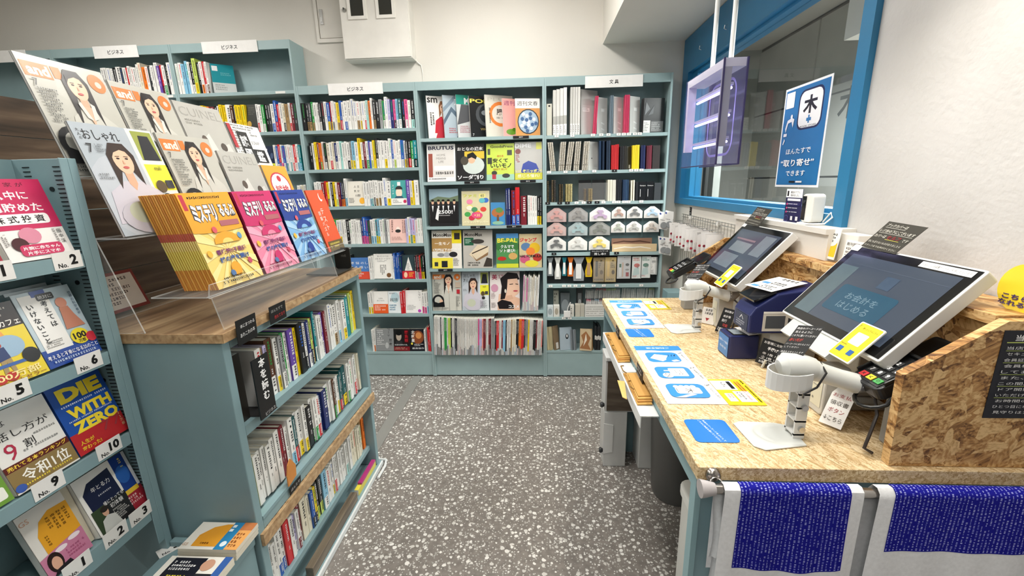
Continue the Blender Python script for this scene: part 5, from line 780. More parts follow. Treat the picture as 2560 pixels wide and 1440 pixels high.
rb(.885, LV[1], .125, .188, .03, 'B9CBD4', [('r', 0, 0, 1, .24, '23479A'), ('r', .08, .2, .56, .96, 'EFEEEA'), ('r', .3, .92, .55, 1, '23479A'), ('rr', .36, .86, .66, .95, '1E1E20', .03), ('t', '絶対に', .51, .905, .05, 'F0F0F0', {'w': .24}), ('tv', '考えては', .44, .68, .085, '1E1E20', {'b': .02}), ('tv', 'いけないこと', .2, .58, .085, '1E1E20', {'b': .02}), ('g', .12, .24, .5, .34, 4, '8A8884'), ('e', .72, .78, .1, .07, 'C88A74'), ('p', [(.58, .42), (.62, .6), (.64, .72), (.8, .72), (.84, .6), (.94, .42)], 'C08068'), ('tv', '世界の科学者が', .94, .74, .045, '2A4A6A'), ('e', .74, .29, .17, .11, 'E8D428'), ('t', '100', .74, .3, .09, '1E1E20', {'w': .24, 'b': .04}), ('t', '万部', .74, .225, .05, '1E1E20', {'w': .14, 'b': .02}), ('e', .93, .24, .1, .07, 'C83040'), ('t', '考えると不幸になる25のこと', .5, .13, .06, 'F4F4F4', {'w': .94, 'b': .01}), ('g', .1, .03, .9, .08, 1, 'B8C8E0')], 'pale blue thinking book with a deep blue band')
rb(.762, LV[1], .121, .18, .026, '2E1E18', [('r', 0, 0, 1, .68, 'E8D030'), ('g', .1, .9, .9, .94, 1, 'D8D0C8'), ('g', .3, .82, .8, .86, 1, 'B8A8A0'), ('t', '世界のカフェ', .62, .74, .09, 'F0ECE6', {'w': .7, 'b': .02}), ('p', [(.1, .28), (.1, .62), (.62, .66), (.7, .4), (.5, .3)], 'E8A048'), ('e', .62, .46, .24, .14, '9AB8D0'), ('p', [(.36, .14), (.4, .34), (.56, .36), (.56, .14), (.5, .14), (.47, .28), (.43, .14)], 'A89060'), ('p', [(.38, .3), (.4, .46), (.54, .47), (.56, .32)], '2A3A6A'), ('e', .47, .5, .05, .035, 'B03A28'), ('r', .1, .22, .9, .26, '3A62A8'), ('e', .86, .28, .14, .1, '1E1C1C'), ('e', .26, .1, .1, .06, 'B82A20'), ('e', .44, .1, .1, .06, 'B82A20'), ('t', '300万部', .5, .11, .09, 'F8E8A0', {'w': .8, 'b': .02}), ('t', 'ベストセラー', .6, .035, .05, '8A4A18', {'w': .7, 'b': .01})], 'brown and yellow cafe book with a standing man')
for k in range(2): rb(.9 - .012 * k, LV[1], .125, .19 + .004 * k, .024, 'C4CED2', [], f'pale blue thinking book, {ORD(k + 2)} copy behind the front one', 15, XK - .046 - .026 * k)
rb(.893, LV[2], .135, .19, .032, '1F4FA4', [('r', 0, 0, 1, .3, 'B8292E'), ('t', 'DIE', .52, .83, .2, 'F0D838', {'w': .78, 'b': .06}), ('t', 'WITH', .55, .56, .15, 'F0D838', {'w': .8, 'b': .05}), ('t', 'ZERO', .55, .36, .16, 'F0D838', {'w': .84, 'b': .05}), ('g', .1, .66, .95, .7, 1, 'D0DCF0'), ('g', .1, .45, .95, .48, 1, 'D0DCF0'), ('t', '77', .74, .22, .13, '9A3A40', {'w': .4}), ('t', '人生が', .22, .15, .06, 'F0C838', {'w': .26, 'b': .02}), ('t', '変わった!', .26, .07, .06, 'F0C838', {'w': .36, 'b': .02}), ('tv', '32万部', .93, .2, .05, 'E8D0A0')], 'blue book with huge yellow title and red foot', 15, XK - .012)
rb(.874, LV[2], .135, .192, .02, '1F4FA4', [], 'blue book copy tucked behind the huge yellow title', 15, XK - .048)
rb(.756, LV[2], .133, .188, .022, 'E9E8E4', [('t', '人は', .2, .86, .09, '2A2A2A', {'w': .26}), ('t', '話し方が', .5, .7, .1, '2A2A2A', {'w': .8}), ('t', '9', .22, .5, .2, 'B02A48', {'w': .16}), ('t', '割', .5, .52, .11, '2A2A2A', {'w': .16}), ('g', .6, .56, .95, .6, 1, '8A8A88'), ('g', .36, .42, .92, .46, 1, '8A8A88'), ('r', 0, 0, 1, .36, '8A7448'), ('r', 0, .28, 1, .36, '5A1E1C'), ('t', '売れてる本ランキング', .5, .32, .055, 'F0D048', {'w': .92, 'b': .02}), ('t', '令和1位', .54, .17, .16, 'F6F4EC', {'w': .74, 'b': .015}), ('r', 0, .0, 1, .02, 'E8E4DC'), ('g', .1, .04, .9, .08, 1, 'E8D048'), ('e', .08, .06, .08, .05, '3A5AA8')], 'white speaking-skills book with brown award band')
rb(.62, LV[2], .13, .186, .02, '6E9A3C', [('rr', .3, .05, .95, .2, 'E9EBE0', .04), ('g', .35, .07, .9, .18, 3, '6A8A4A')], 'green book at the left edge of the third rack shelf')
rb(.762, LV[3], .1, .172, .02, 'D9D6D0', [('p', [(.2, .3), (.2, .6), (.35, .78), (.6, .86), (1, .84), (1, .38)], 'DFA02C'), ('t', 'GS', .12, .88, .07, 'C89A80'), ('gv', .42, .45, .92, .78, 4, '8A6018'), ('gv', .26, .38, .36, .56, 1, '8A6018'), ('p', [(0, 0), (1, 0), (1, .38), (0, .3)], 'C07A98'), ('e', .78, .32, .14, .035, 'E8DCE2'), ('e', .45, .28, .14, .035, 'E8DCE2'), ('e', .24, .16, .16, .15, '2A1E1E'), ('e', .25, .14, .1, .1, 'D8A890'), ('p', [(.1, 0), (.2, .06), (.5, .08), (.55, 0)], '26242A'), ('g', .5, .08, .95, .22, 3, 'A8587C')], 'orange and mauve pocket book with a portrait')
rb(.885, LV[3], .1, .17, .024, 'EFEEEA', [('p', [(.12, .42), (.1, .72), (.3, .86), (.9, .9), (.94, .42)], '1B2240'), ('t', '年とる力', .56, .72, .08, 'F0F0F0', {'w': .5}), ('g', .4, .56, .76, .6, 1, 'C8C8D0'), ('r', .06, 0, 1, .42, '232426'), ('r', .06, 0, .4, .42, '35452E'), ('t', '誰にとっても', .68, .42, .07, 'F4F4F4', {'w': .55}), ('t', '初体験', .7, .33, .08, 'F4F4F4', {'w': .36}), ('g', .52, .06, .96, .26, 6, 'C8C8C4'), ('e', .36, .31, .08, .075, 'D0A48A'), ('e', .36, .36, .1, .05, '2A2420'), ('p', [(.12, 0), (.2, .2), (.36, .25), (.54, .2), (.62, 0)], 'C8CAC6')], 'white and navy pocket book with a man in pale jacket')
rb(.978, LV[3], .052, .17, .02, '20408A', [('e', .45, .66, .35, .16, '2E62B0'), ('r', .84, .36, 1, 1, 'DDE0E4'), ('gv', .45, .74, .65, .94, 1, 'D8C860'), ('r', 0, 0, 1, .34, '9C2A38'), ('rr', .05, .3, .85, .38, 'E0C03C', .02), ('g', .1, .1, .9, .26, 3, 'E8C8C8')], 'deep blue and red pocket book at the lowest shelf end', 15)
for k in range(1):
    rb(.8635, LV[3], .02, .172, .02, ['C9C2AE', '8A8074', 'D6CFBE'][k], [], f'{["cream", "grey-brown", "pale"][k]} pocket book edge behind the navy one', 12, XK - .03)
# books lying flat on the bin
def flat(x0, x1, y0, y1, z, t, items, lab, base='E6E3DA'):
    r = thing('flat_book', ((x0 + x1) / 2, (y0 + y1) / 2, z), lab, 'book', 'books lying flat on the bin'); MB().box(x0, x1, y0, y1, z + .0006, z + t, PAGE, cols={'w1': base}).build('block', PAPER, r)
    if items: m = MB(); prt(m, (x0, y1, z + t), (0, -1, 0), (1, 0, 0), (0, 0, 1), y1 - y0, x1 - x0, items) if False else prt(m, (x0, y0, z + t), (1, 0, 0), (0, 1, 0), (0, 0, 1), x1 - x0, y1 - y0, items); m.build('cover_print', GLOSS, r)
for k in range(3): flat(-1.045 + .003 * k, -.868 + .002 * k, .962, 1.062, .463 + .0125 * k, .0122, [] if k < 2 else [('p', [(.18, .1), (.16, .5), (.3, .8), (.5, .92), (.62, .92), (.62, .1)], 'E6A02E'), ('r', .6, 0, .78, 1, '2E84B8'), ('g', .61, .1, .77, .9, 2, 'E8F4F8'), ('e', .7, .2, .05, .1, 'E8F4F8'), ('r', .78, 0, 1, .7, 'E8A860'), ('r', .78, .7, 1, 1, 'C07848'), ('g', .8, .05, .98, .6, 4, '8A4A20'), ('t', 'GS', .06, .16, .1, 'C8A080'), ('g', .3, .14, .45, .24, 1, '7A4A10')], f'pocket book lying flat, {["lowest of the orange stack", "middle of the orange stack", "orange and blue cover on top"][k]}')
for k in range(2): flat(-1.05 + .004 * k, -.865, .84, .95, .463 + .0125 * k, .0122, [] if k < 1 else [('r', .1, .05, .62, .95, '1B1B26'), ('g', .14, .55, .6, .85, 3, 'EDEDED'), ('g', .2, .15, .62, .45, 3, 'E8D848'), ('e', .7, .75, .1, .17, 'C89A80'), ('e', .66, .3, .07, .14, 'B88A70'), ('r', .62, .1, .9, .5, '2A2A2E'), ('r', .88, 0, 1, 1, '3A62A8')], f'pocket book lying flat near the bottom edge, {["under copy", "black and yellow cover"][k]}')
numcard(0, 0, '5', 'white rank card numbered five lying on the bin', V((-1.145, 1.0, .4215)), V((.55, .8, 0)).normalized(), V((-.8, .55, 0)).normalized()); numcard(0, 0, '4', 'white rank card lying on the bin near the bottom edge', V((-1.145, .86, .4215)), V((.55, .8, 0)).normalized(), V((-.8, .55, 0)).normalized())
# ================================================================ counter
ZC = .9
ct = thing('counter', (.69, 1.5, 0), 'blue-grey counter base under the speckled worktop', 'counter')
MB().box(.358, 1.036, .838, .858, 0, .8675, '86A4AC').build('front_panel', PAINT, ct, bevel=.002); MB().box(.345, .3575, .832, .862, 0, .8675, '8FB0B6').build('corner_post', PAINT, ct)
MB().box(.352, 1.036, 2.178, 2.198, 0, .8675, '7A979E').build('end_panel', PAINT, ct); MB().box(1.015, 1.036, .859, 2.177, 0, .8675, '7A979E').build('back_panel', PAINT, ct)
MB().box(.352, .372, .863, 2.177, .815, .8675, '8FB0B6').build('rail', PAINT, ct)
wk = thing('strand_worktop', (.69, 1.5, .868), 'pale speckled strand-board worktop of the self-checkout counter', 'worktop')
MB().box(.341, 1.038, .82, 2.2, .868, ZC, 'FFFFFF').build('board', OSBL, wk, bevel=.0015)
# osb upstand behind the tills
ob = thing('strand_board_ledge', (.97, 1.5, ZC), 'brown strand-board ledge running behind both tills', 'ledge')
MB().box(.92, .935, .856, 2.1, ZC + .001, 1.205, 'FFFFFF').build('front_board', OSB, ob); MB().box(.9, 1.036, .856, 1.95, 1.2055, 1.226, 'FFFFFF').build('top_board', OSB, ob)
pf = [(.739 - .739, 0), (.3, 0), (.3, .32), (.165, .32), (-.006, .207)]
MB().prism(pf, (.739, .854, ZC + .001), (1, 0, 0), (0, 0, 1), (0, -.02, 0), 'FFFFFF').build('side_board', OSB, ob); MB().prism(pf, (.739, 2.12, ZC + .001), (1, 0, 0), (0, 0, 1), (0, -.018, 0), 'FFFFFF').build('side_board', OSB, ob)
popcard('blackboard_notice', 'black handwritten notice on the strand-board side panel', (.8995, .8325, 1.016), (1, 0, 0), (0, 0, 1), .13, .187, [('t', '当店からのお願い', .72, .92, .07, 'ECECEC', {'w': 1.1, 'b': .02}), ('r', .06, .865, 1, .875, 'C8D870')] + [('t', s, .08 + .02 * (i % 2), .81 - i * .0665, .036, 'E6E6E6', {'al': 'l', 'w': .86}) for i, s in enumerate(['当店の入り口は', 'セキュリティのため', '会員証を持つ方のみ', '会員様の退店も', 'しております', 'また、24時間', 'この間店内には', 'ドア開閉にはご', 'いただけると幸い', 'お時間の時間帯', 'ひとつ目になりますが', '見守りはカメラで'])] + [('r', .06, .78 - i * .0665 * 2, .95, .786 - i * .0665 * 2, 'A8B860') for i in range(5)], base='20222B')
# printed sheets on the worktop
def sheet(name, lab, x0, y0, x1, y1, items, base='F2F2F0', rr=0, grp=None, cat='sheet', t=.0012):
    r = thing(name, ((x0 + x1) / 2, (y0 + y1) / 2, ZC), lab, cat, grp)
    if rr: MB().prism(rrect(x1 - x0, y1 - y0, rr), (x0, y0, ZC + .0008), (1, 0, 0), (0, 1, 0), (0, 0, t), base).build('sheet', GLOSS, r)
    else: MB().box(x0, x1, y0, y1, ZC + .0008, ZC + .0008 + t, base).build('sheet', GLOSS, r)
    m = MB(); prt(m, (x0, y0, ZC + .0008 + t), (1, 0, 0), (0, 1, 0), (0, 0, 1), x1 - x0, y1 - y0, items, .0003); m.build('print', GLOSS, r)
B1 = '3C8CDA'
def stepsheet(lab, x0, y0):
    w, h = .162, .428; it = [('p', [(0, .9), (.35, .9), (.55, .885), (1, .9), (1, 1), (0, 1)], B1), ('t', 'ご利用手順', .5, .95, .034, 'F4F8FC', {'w': .5, 'rot': 180})]
    for k in range(3):
        yc = .755 - .29 * k; it += [('rr', .14, yc - .1, .82, yc + .1, B1, .12)]
        if k == 0: it += [('p', [(.2, yc - .02), (.34, yc + .06), (.6, yc + .03), (.5, yc - .05), (.34, yc - .06)], 'F4F4F2'), ('p', [(.3, yc - .05), (.42, yc - .005), (.52, yc - .05), (.42, yc - .085)], 'E8EEF2'), ('p', [(.6, yc - .07), (.72, yc - .05), (.78, yc - .08), (.64, yc - .09)], 'F4F4F2')] + [('p', [(.6 + .06 * j, yc + .01 + .01 * j), (.62 + .07 * j, yc + .05), (.63 + .07 * j, yc + .05), (.61 + .06 * j, yc + .01)], '1E2A34') for j in range(3)]
        elif k == 1: it += [('rr', .4, yc - .065, .72, yc + .07, 'F4F4F2', .03), ('t', '○○○円', .56, yc, .05, '1E2A34', {'w': .2, 'rot': -90}), ('r', .3, yc + .02, .4, yc + .035, 'F4F4F2'), ('e', .33, yc - .05, .1, .04, 'F4F4F2'), ('t', 'OK', .33, yc - .05, .035, '1E2A34', {'rot': -90})]
        else: it += [('rr', .28, yc - .045, .72, yc + .045, 'F4F4F2', .05), ('t', '木', .52, yc, .06, '1E1E20', {'rot': -90})] + [('e', .32 + .1 * j, yc + .055, .05, .02, 'F4F4F2') for j in range(4)] + [('p', [(.2, yc - .1), (.5, yc - .05), (.6, yc - .06), (.36, yc - .1)], 'F4F4F2'), ('r', .3, yc - .03, .308, yc + .03, '1E2A34')]
        it += [('t', str(k + 1), .9, yc + .08, .035, '1E1E20', {'rot': -70})] + [('t', ['商品をスキャン', '金額を確認', 'お支払いを選択'][k], .925, yc - .03, .016, '2A2A2A', {'w': .42, 'rot': -84})]
    sheet('instruction_sheet', lab, x0, y0, x0 + w, y0 + h, it, grp='instruction sheets on the worktop')
stepsheet('white step-by-step sheet with blue pictures, nearer of the two', .355, 1.088); stepsheet('white step-by-step sheet with blue pictures, farther of the two', .367, 1.72)
YS = [('r', .08, .06, .62, .94, 'E8D02C'), ('rr', .0, .56, .62, .94, 'F4F2E8', .03), ('rr', .05, .6, .56, .9, 'EFEFEA', .03), ('r', .46, .6, .57, .9, '1E1E1E'), ('g', .28, .66, .42, .86, 3, '3A3A3A'), ('rr', .12, .12, .34, .42, 'F4F2E8', .02), ('gv', .15, .16, .31, .4, 2, '8A6A20'), ('r', .4, .1, .84, .5, 'F6F4EE'), ('gv', .44, .12, .62, .48, 2, '2A2A2A'), ('gv', .66, .12, .82, .9, 2, 'B83A40'), ('gv', .87, .06, .95, .96, 1, '2A2410')]
sheet('notice_sheet', 'yellow app notice beside the nearer step-by-step sheet', .5185, 1.084, .618, 1.24, YS, 'EAD22E', grp='yellow notices on the worktop'); sheet('notice_sheet', 'yellow app notice beside the farther step-by-step sheet', .534, 1.988, .636, 2.145, YS, 'EAD22E', grp='yellow notices on the worktop')
BS = [('t', '商品のバーコードを上にして', .57, .5, .055, 'EAF2FA', {'w': .92, 'rot': -78, 'b': .01}), ('t', 'こちらに商品を置いてください', .46, .5, .055, 'EAF2FA', {'w': .92, 'rot': -78, 'b': .01})]
sheet('floor_sticker', 'blue square sticker in front of the nearer scanner', .37, .91, .472, 1.01, BS, '2376CE', .012, 'blue square stickers', 'sticker', .0006); sheet('floor_sticker', 'blue square sticker in front of the farther scanner', .36, 1.614, .46, 1.71, BS, '2376CE', .012, 'blue square stickers', 'sticker', .0006)
# ---- scanner on stand
def scanner(px, py, lab, lab2, popit, poplab):
    g = 'DADBD8'; r = thing('scanner_stand', (px, py, ZC), lab + ' stand on the worktop', 'stand', 'scanner stands')
    MB().prism([(-.12, .045), (-.115, -.05), (-.095, -.065), (.005, -.045), (.008, .0), (.005, .04), (-.02, .05), (-.1, .055)], (px, py, ZC + .0008), (1, 0, 0), (0, 1, 0), (0, 0, .003), 'CFD2CE').build('base_plate', PAINT, r, bevel=.001)
    m = MB(); 
    for yy in (-.02, .013): m.box(px - .012, px + .012, py + yy, py + yy + .005, ZC + .004, ZC + .135, g)
    for k in range(4): m.box(px - .012, px + .012, py - .02, py + .018, ZC + .012 + k * .034, ZC + .016 + k * .034, g)
    m.build('post', PLAST, r)
    MB().cyl((px + .002, py - .021, ZC + .03), (px + .002, py - .027, ZC + .03), .007, 'C8C8C8').cyl((px + .002, py - .021, ZC + .085), (px + .002, py - .027, ZC + .085), .007, 'C8C8C8').build('screw', METAL, r)
    # tilted half-round cradle
    a = []; n = 14
    cx, cy, cz = px - .02, py, ZC + .165
    def cr(u, v):
        t = math.pi * (-.62 + 1.24 * u) + math.pi; rr_ = .045; return (cx + rr_ * 1.25 * math.cos(t), cy + rr_ * math.sin(t) * .92, cz - .028 + .045 * v * (1 - .25 * abs(2 * u - 1)) + .012 * math.cos(t))
    k = MB().grid(cr, n, 2, g); k.box(cx + .0, cx + .036, cy - .012, cy + .012, cz - .035, cz - .022, g); kk = k.build('cradle', PLAST, r); w = kk.modifiers.new('thickness', 'SOLIDIFY'); w.thickness = .003
    # gun
    s = thing('barcode_scanner', (px + .03, py, ZC + .17), lab2, 'scanner', 'barcode scanners')
    hd = [(cx - .035, cy, cz + .012), (cx - .025, cy, cz + .014), (cx + .01, cy, cz + .012), (cx + .04, cy, cz + .006)]
    MB().tube(hd, [.016, .03, .032, .026], 'D4D6D2', 16).build('head', PLAST, s, smooth=True)
    MB().tube([(cx + .03, cy, cz + .008), (cx + .06, cy - .004, cz - .002), (cx + .1, cy - .008, cz - .014), (cx + .135, cy - .012, cz - .024)], [.026, .022, .021, .023], 'D8DAD6', 14).build('handle', PLAST, s, smooth=True)
    MB().tube([(cx + .132, cy - .012, cz - .023), (cx + .145, cy - .014, cz - .024), (cx + .165, cy - .015, cz - .014), (cx + .178, cy - .015, cz - .006)], [.0236, .02, .011, .005], '7E8082', 12).build('end_cap', PLAST, s, smooth=True)
    MB().tube([(cx + .145, cy - .014, cz - .03), (cx + .165, cy - .03, cz - .05), (cx + .16, cy - .05, cz - .08), (cx + .14, cy - .065, cz - .12), (cx + .13, cy - .07, cz - .15), (cx + .145, cy - .075, cz - .159)], .0036, '3A3432', 8).build('cable', PLAST, s, smooth=True)
    MB().tube([(cx + .052, cy - .004, cz + .025), (cx + .052, cy - .03, cz + .01), (cx + .03, cy - .04, cz - .02), (cx + .0, cy - .045, cz - .034), (cx + .01, cy - .03, cz - .05)], .0024, '1A1A1C', 6).build('strap', PLAST, s)
    O = V((cx - .035, cy + .015, cz + .035)); popcard('handwritten_card', poplab, O, (.85, -.5, .1), (.55, .25, .62), .05, .088, popit)
PI = [('t', '商品のバーコードが', .5, .9, .07, 'EDEDED', {'w': .9}), ('t', '見えるように', .4, .78, .07, 'EDEDED', {'w': .66}), ('t', 'この下に置いてください', .5, .66, .065, 'EDEDED', {'w': .92}), ('t', '赤い光が', .32, .52, .1, 'D04438', {'w': .5}), ('t', 'バーコードに当たるように', .5, .38, .055, 'D8D8D8', {'w': .92}), ('t', 'してください', .35, .28, .055, 'D8D8D8', {'w': .55}), ('t', '商品をスキャンします', .5, .12, .06, 'D8D8D8', {'w': .85})]
scanner(.607, .945, 'nearer white scanner', 'pale grey handheld scanner resting on the nearer stand', PI, 'black card with red words on the nearer scanner'); scanner(.651, 1.712, 'farther white scanner', 'pale grey handheld scanner resting on the farther stand', PI, 'black card with red words on the farther scanner')
# ---- touch-screen tills
SCR = emit_mat('lit_screen', lin('6E7C92'), .3); SCR.node_tree.nodes['Principled BSDF'].inputs['Base Color'].default_value = (*lin('2A3038'), 1); SCR.node_tree.nodes['Principled BSDF'].inputs['Roughness'].default_value = .1
SCRA = attr_mat('screen_pixels', .15, .5); _n = SCRA.node_tree; _b = _n.nodes['Principled BSDF']; _n.links.new(_n.nodes['Attribute'].outputs['Color'], _b.inputs['Emission Color']); _b.inputs['Emission Strength'].default_value = .12
BLKG = attr_mat('black_glass', .09, .6, noise=.01)
def till(y0, y1, lab, on, cs=0):
    XB_, ZB_, XT_, ZT_ = .74, 1.103, .924, 1.304; Vv = V((XT_ - XB_, 0, ZT_ - ZB_)); h = Vv.length; Vv.normalize(); U = V((0, -1, 0)); N = U.cross(Vv); w = y1 - y0; O = V((XB_, y1, ZB_))
    if N.x > 0: N = -N
    r = thing('touch_till', (.8, (y0 + y1) / 2, ZC), lab, 'till', 'self-checkout tills')
    MB().prism(rrect(w, h, .006), O - N * .03, U, Vv, N * .03, 'DEDFDC').build('shell', PLAST, r, bevel=.002)
    MB().obox(O - N * .046 + U * .03 + Vv * .05, U * (w - .15), Vv * .095, N * .017, 'C4C6C4').build('rear_housing', PLAST, r)
    b = .006; MB().obox(O + U * b + Vv * b + N * .0004, U * (w - 2 * b), Vv * (h - 2 * b), N * .0012, '0E0F11').build('bezel', BLKG, r)
    sx, sy0, sy1 = .028, .03, .03; so_ = O + U * sx + Vv * sy0 + N * .0018; sw, sh_ = w - 2 * sx, h - sy0 - sy1
    sc = MB().obox(so_, U * sw, Vv * sh_, N * .0002, 'FFFFFF').build('screen', SCR, r)
    q = MB(); prt(q, so_ + N * .0004, U, Vv, N, sw, sh_, [('r', 0, 0, .2, .82, '4E5E66'), ('r', 0, .86, 1, .865, '4A5464'), ('rr', .24, .16, .8, .56, '24485E', .03), ('t', 'お会計を', .52, .42, .1, '66808E', {'w': .32}), ('t', 'はじめる', .52, .28, .1, '66808E', {'w': .32}), ('r', .52, .62, .64, .8, '3A4A5E')] if on else [('r', .12, .1, .55, .42, '66727C'), ('r', .16, .48, .6, .72, '727C84'), ('r', .7, .5, .95, .95, '6A747E'), ('r', .1, .76, .6, .8, '7A6A74')], .0003); q.build('screen_picture', SCRA, sc)
    yc = (y0 + y1) / 2 + cs; MB().box(.845, .9, yc - .06, yc + .06, ZC + .02, 1.165, 'BDBFBD').build('column', PLAST, r, bevel=.004); MB().box(.8, .905, yc - .1, yc + .1, ZC + .001, ZC + .02, 'B4B6B4').build('foot', PLAST, r, bevel=.004)
    if on: m = MB(); m.obox(O + U * .06 - N * .02 - Vv * .05, U * .2, Vv * .05, N * .016, 'C4C8C6'); m.build('lower_cover', PLAST, r)
    if on: m = MB(); prt(m, O + U * (w * .62) + Vv * (h - .026) + N * .0021, U, Vv, N, w * .34, .016, [('r', 0, 0, 1, 1, 'F0F0EE'), ('t', 'お支払いには図書カードもご利用いただけます', .5, .5, .42, '3A3A3A', {'w': .92})]); m.build('sticker', PAPER, r)
    m = MB(); prt(m, O + U * .002 + Vv * (h - .02) + N * .0021, U, Vv, N, .03, .02, [('r', 0, 0, 1, 1, 'F0F0EE')]); m.build('sticker', PAPER, r)
    # yellow plate clipped to the lower near corner (code left out)
    c = thing('code_plate', O + U * (w - .11), ('yellow app plate with blank white square on the nearer till' if on else 'yellow app plate with blank white square on the farther till'), 'plate', 'yellow app plates')
    P0 = O + U * (w - (.104 if on else .115)) - Vv * (.04 if on else .03) + N * .014; MB().prism(rrect(.072, .105, .004), P0, U, Vv, N * .003, 'F4F4EE').build('plate', PLAST, c)
    m = MB(); prt(m, P0 + N * .0032, U, Vv, N, .072, .105, [('rr', .05, .03, .95, .97, 'F0DC28', .04), ('rr', .28, .42, .74, .74, 'F6F6F2', .03), ('t', '?', .12, .88, .09, '2A2A2A'), ('t', '困ったときはこちら', .58, .86, .05, '4A4420', {'w': .6}), ('r', .16, .16, .36, .3, '2E5EA0'), ('r', .62, .16, .82, .3, '2E5EA0'), ('g', .12, .34, .4, .38, 1, '6A6020')]); m.build('print', PAPER, c)
    PT = O + U * (.03 if on else .01) + Vv * (h - .004) + N * .006
    popcard('handwritten_card', ('black card about book covers atop the nearer till' if on else 'black card about book covers atop the farther till'), PT, U * 1 + V((0, 0, -.04)), (.15, -.42, .55), .118, .095, [('t', 'ブックカバーは', .35, .88, .11, 'ECEADF', {'w': .55, 'b': .01}), ('r', .08, .79, .62, .8, 'ECEADF'), ('t', 'レジ台の下にございます', .5, .68, .11, 'ECEADF', {'w': .92, 'b': .01}), ('r', .05, .59, .96, .6, 'ECEADF'), ('t', 'カバーは', .2, .48, .11, 'ECEADF', {'w': .32, 'b': .01}), ('t', 'セルフ', .58, .48, .13, '9E3A3E', {'w': .36, 'b': .02}), ('r', .4, .385, .78, .4, 'D8D060'), ('t', 'です', .9, .46, .1, 'ECEADF', {'w': .14}), ('t', '他にも足りないものがありましたら', .5, .25, .08, 'E0DED2', {'w': .9}), ('t', 'スタッフまでお声がけください', .5, .1, .07, 'E0DED2', {'w': .9})], base='4A4842')
till(.91, 1.29, 'white touch-screen till nearer the camera, blue dialog on screen', True, .06); till(1.602, 1.97, 'white touch-screen till farther along the counter', False, .06)
# ---- card terminals
def terminal(x, y, z, lab, sl=1):
    U = V((0, -1, 0)); a = math.radians(30); Vv = V((math.cos(a), 0, math.sin(a))); N = V((-math.sin(a), 0, math.cos(a))); O = V((x, y, z)); r = thing('card_terminal', (x + .04, y - .04, ZC), lab, 'card terminal', 'card terminals')
    MB().prism(rrect(.082, .12, .014), O, U, Vv, N * .03, '1B1C1E').build('body', PLAST, r, bevel=.003)
    m = MB(); m.obox(O + U * .0 + Vv * .02 + N * .03, U * .005, Vv * .1, N * .009, '161718').obox(O + U * .077 + Vv * .02 + N * .03, U * .005, Vv * .1, N * .008, '161718').obox(O + Vv * .112 + N * .03, U * .082, Vv * .008, N * .008, '161718'); m.build('privacy_shield', PLAST, r, bevel=.002)
    MB().obox(O + U * .008 + Vv * .008 + N * .0302, U * .066, Vv * .09, N * .0012, '16181A').build('face', PLAST, r)
    k = 0
    for j in range(4):
        for i in range(3):
            c = 'E2E2DE'; 
            if j == 0: c = ['C8363A', 'E0CC38', '3A9A48'][i]
            b = MB(); q = O + U * (.013 + i * .0205) + Vv * (.014 + j * .0205) + N * .0316; b.obox(q, U * .016, Vv * .014, N * .002, '3C3E40' if j else c)
            if j: prt(b, q + N * .002, U, Vv, N, .016, .014, [('t', str((3 - j) * 3 + i + 1), .5, .5, .72, 'F6F6F6', {'b': .04})])
            else: prt(b, q + N * .002, U, Vv, N, .016, .014, [('t', ['×', '<', '○'][i], .5, .5, .5, '2A2A2A')])
            b.build('key', PLAST, r)
    # black tablet behind
    P0 = O + U * -.004 + Vv * .122 + N * .008; MB().prism(rrect(.088, .075, .008), P0, U, Vv, N * .014, '2A2B2D').build('display_shell', PLAST, r); MB().obox(P0 + U * .005 + Vv * .006 + N * .0142, U * .08, Vv * .063, N * .0006, '131416').build('display_glass', BLKG, r)
    MB().box(x + .06, x + .11, y - .075, y - .02, ZC + .001, z + .02, '8E8F8E').build('pedestal', PLAST, r, bevel=.004)
    q = [O + U * (.052 + .036 * math.cos(t)) + Vv * (.004 + .034 * math.sin(t)) - N * .006 for t in [math.pi * (1 + k / 8) for k in range(9)]]; MB().tube([O + U * .085 + Vv * .02] + q[::-1] + [O + U * -.004 + Vv * .02], .0042, '1A1B1C', 8).build('loop', PLAST, r)
terminal(.728, .95, 1.03, 'black card terminal with colour keys by the nearer till'); terminal(.632, 2.06, 1.045, 'black card terminal with colour keys by the farther till')
# ---- navy cash machine and card reader
NV = '1D2556'; cm = thing('cash_machine', (.8, 1.405, ZC), 'navy cash machine between the two tills', 'cash machine')
MB().prism([(0, 0), (.222, 0), (.222, .15), (.08, .13), (.015, .085), (0, .06)], (.68, 1.462, ZC + .11), (1, 0, 0), (0, 0, 1), (0, -.112, 0), NV).build('body', PLAST, cm, bevel=.004); MB().box(.752, .9, 1.355, 1.458, ZC + .001, ZC + .1095, 'B9B6AC').build('stand', PLAST, cm)
m = MB(); m.obox((.69, 1.456, ZC + .213), (.066, 0, .03), (0, -.1, 0), (-.002, 0, .006), '17181C'); m.build('coin_slot', BLKG, cm)
m = MB(); prt(m, (.6795, 1.45, ZC + .112), (0, -1, 0), (0, 0, 1), (-1, 0, 0), .09, .055, [('r', .02, .02, .98, .98, '3C4254'), ('t', '∧', .5, .72, .25, 'EEEEEE', {'w': .3}), ('g', .12, .1, .88, .5, 3, 'B8BCC8')]); m.build('front_label', PAPER, cm)
m = MB(); prt(m, (.72, 1.3498, ZC + .118), (1, 0, 0), (0, 0, 1), (0, -1, 0), .15, .066, [('r', 0, 0, 1, 1, 'C6C2BA'), ('r', .06, .14, .46, .78, '4A4E54'), ('r', .52, .14, .94, .78, '2E3034'), ('e', .8, .42, .08, .16, '8A8E94'), ('e', .62, .5, .06, .12, '6A6E74'), ('r', .0, .9, 1, 1, 'E4E2DC')]); m.build('photo_label', PAPER, cm)
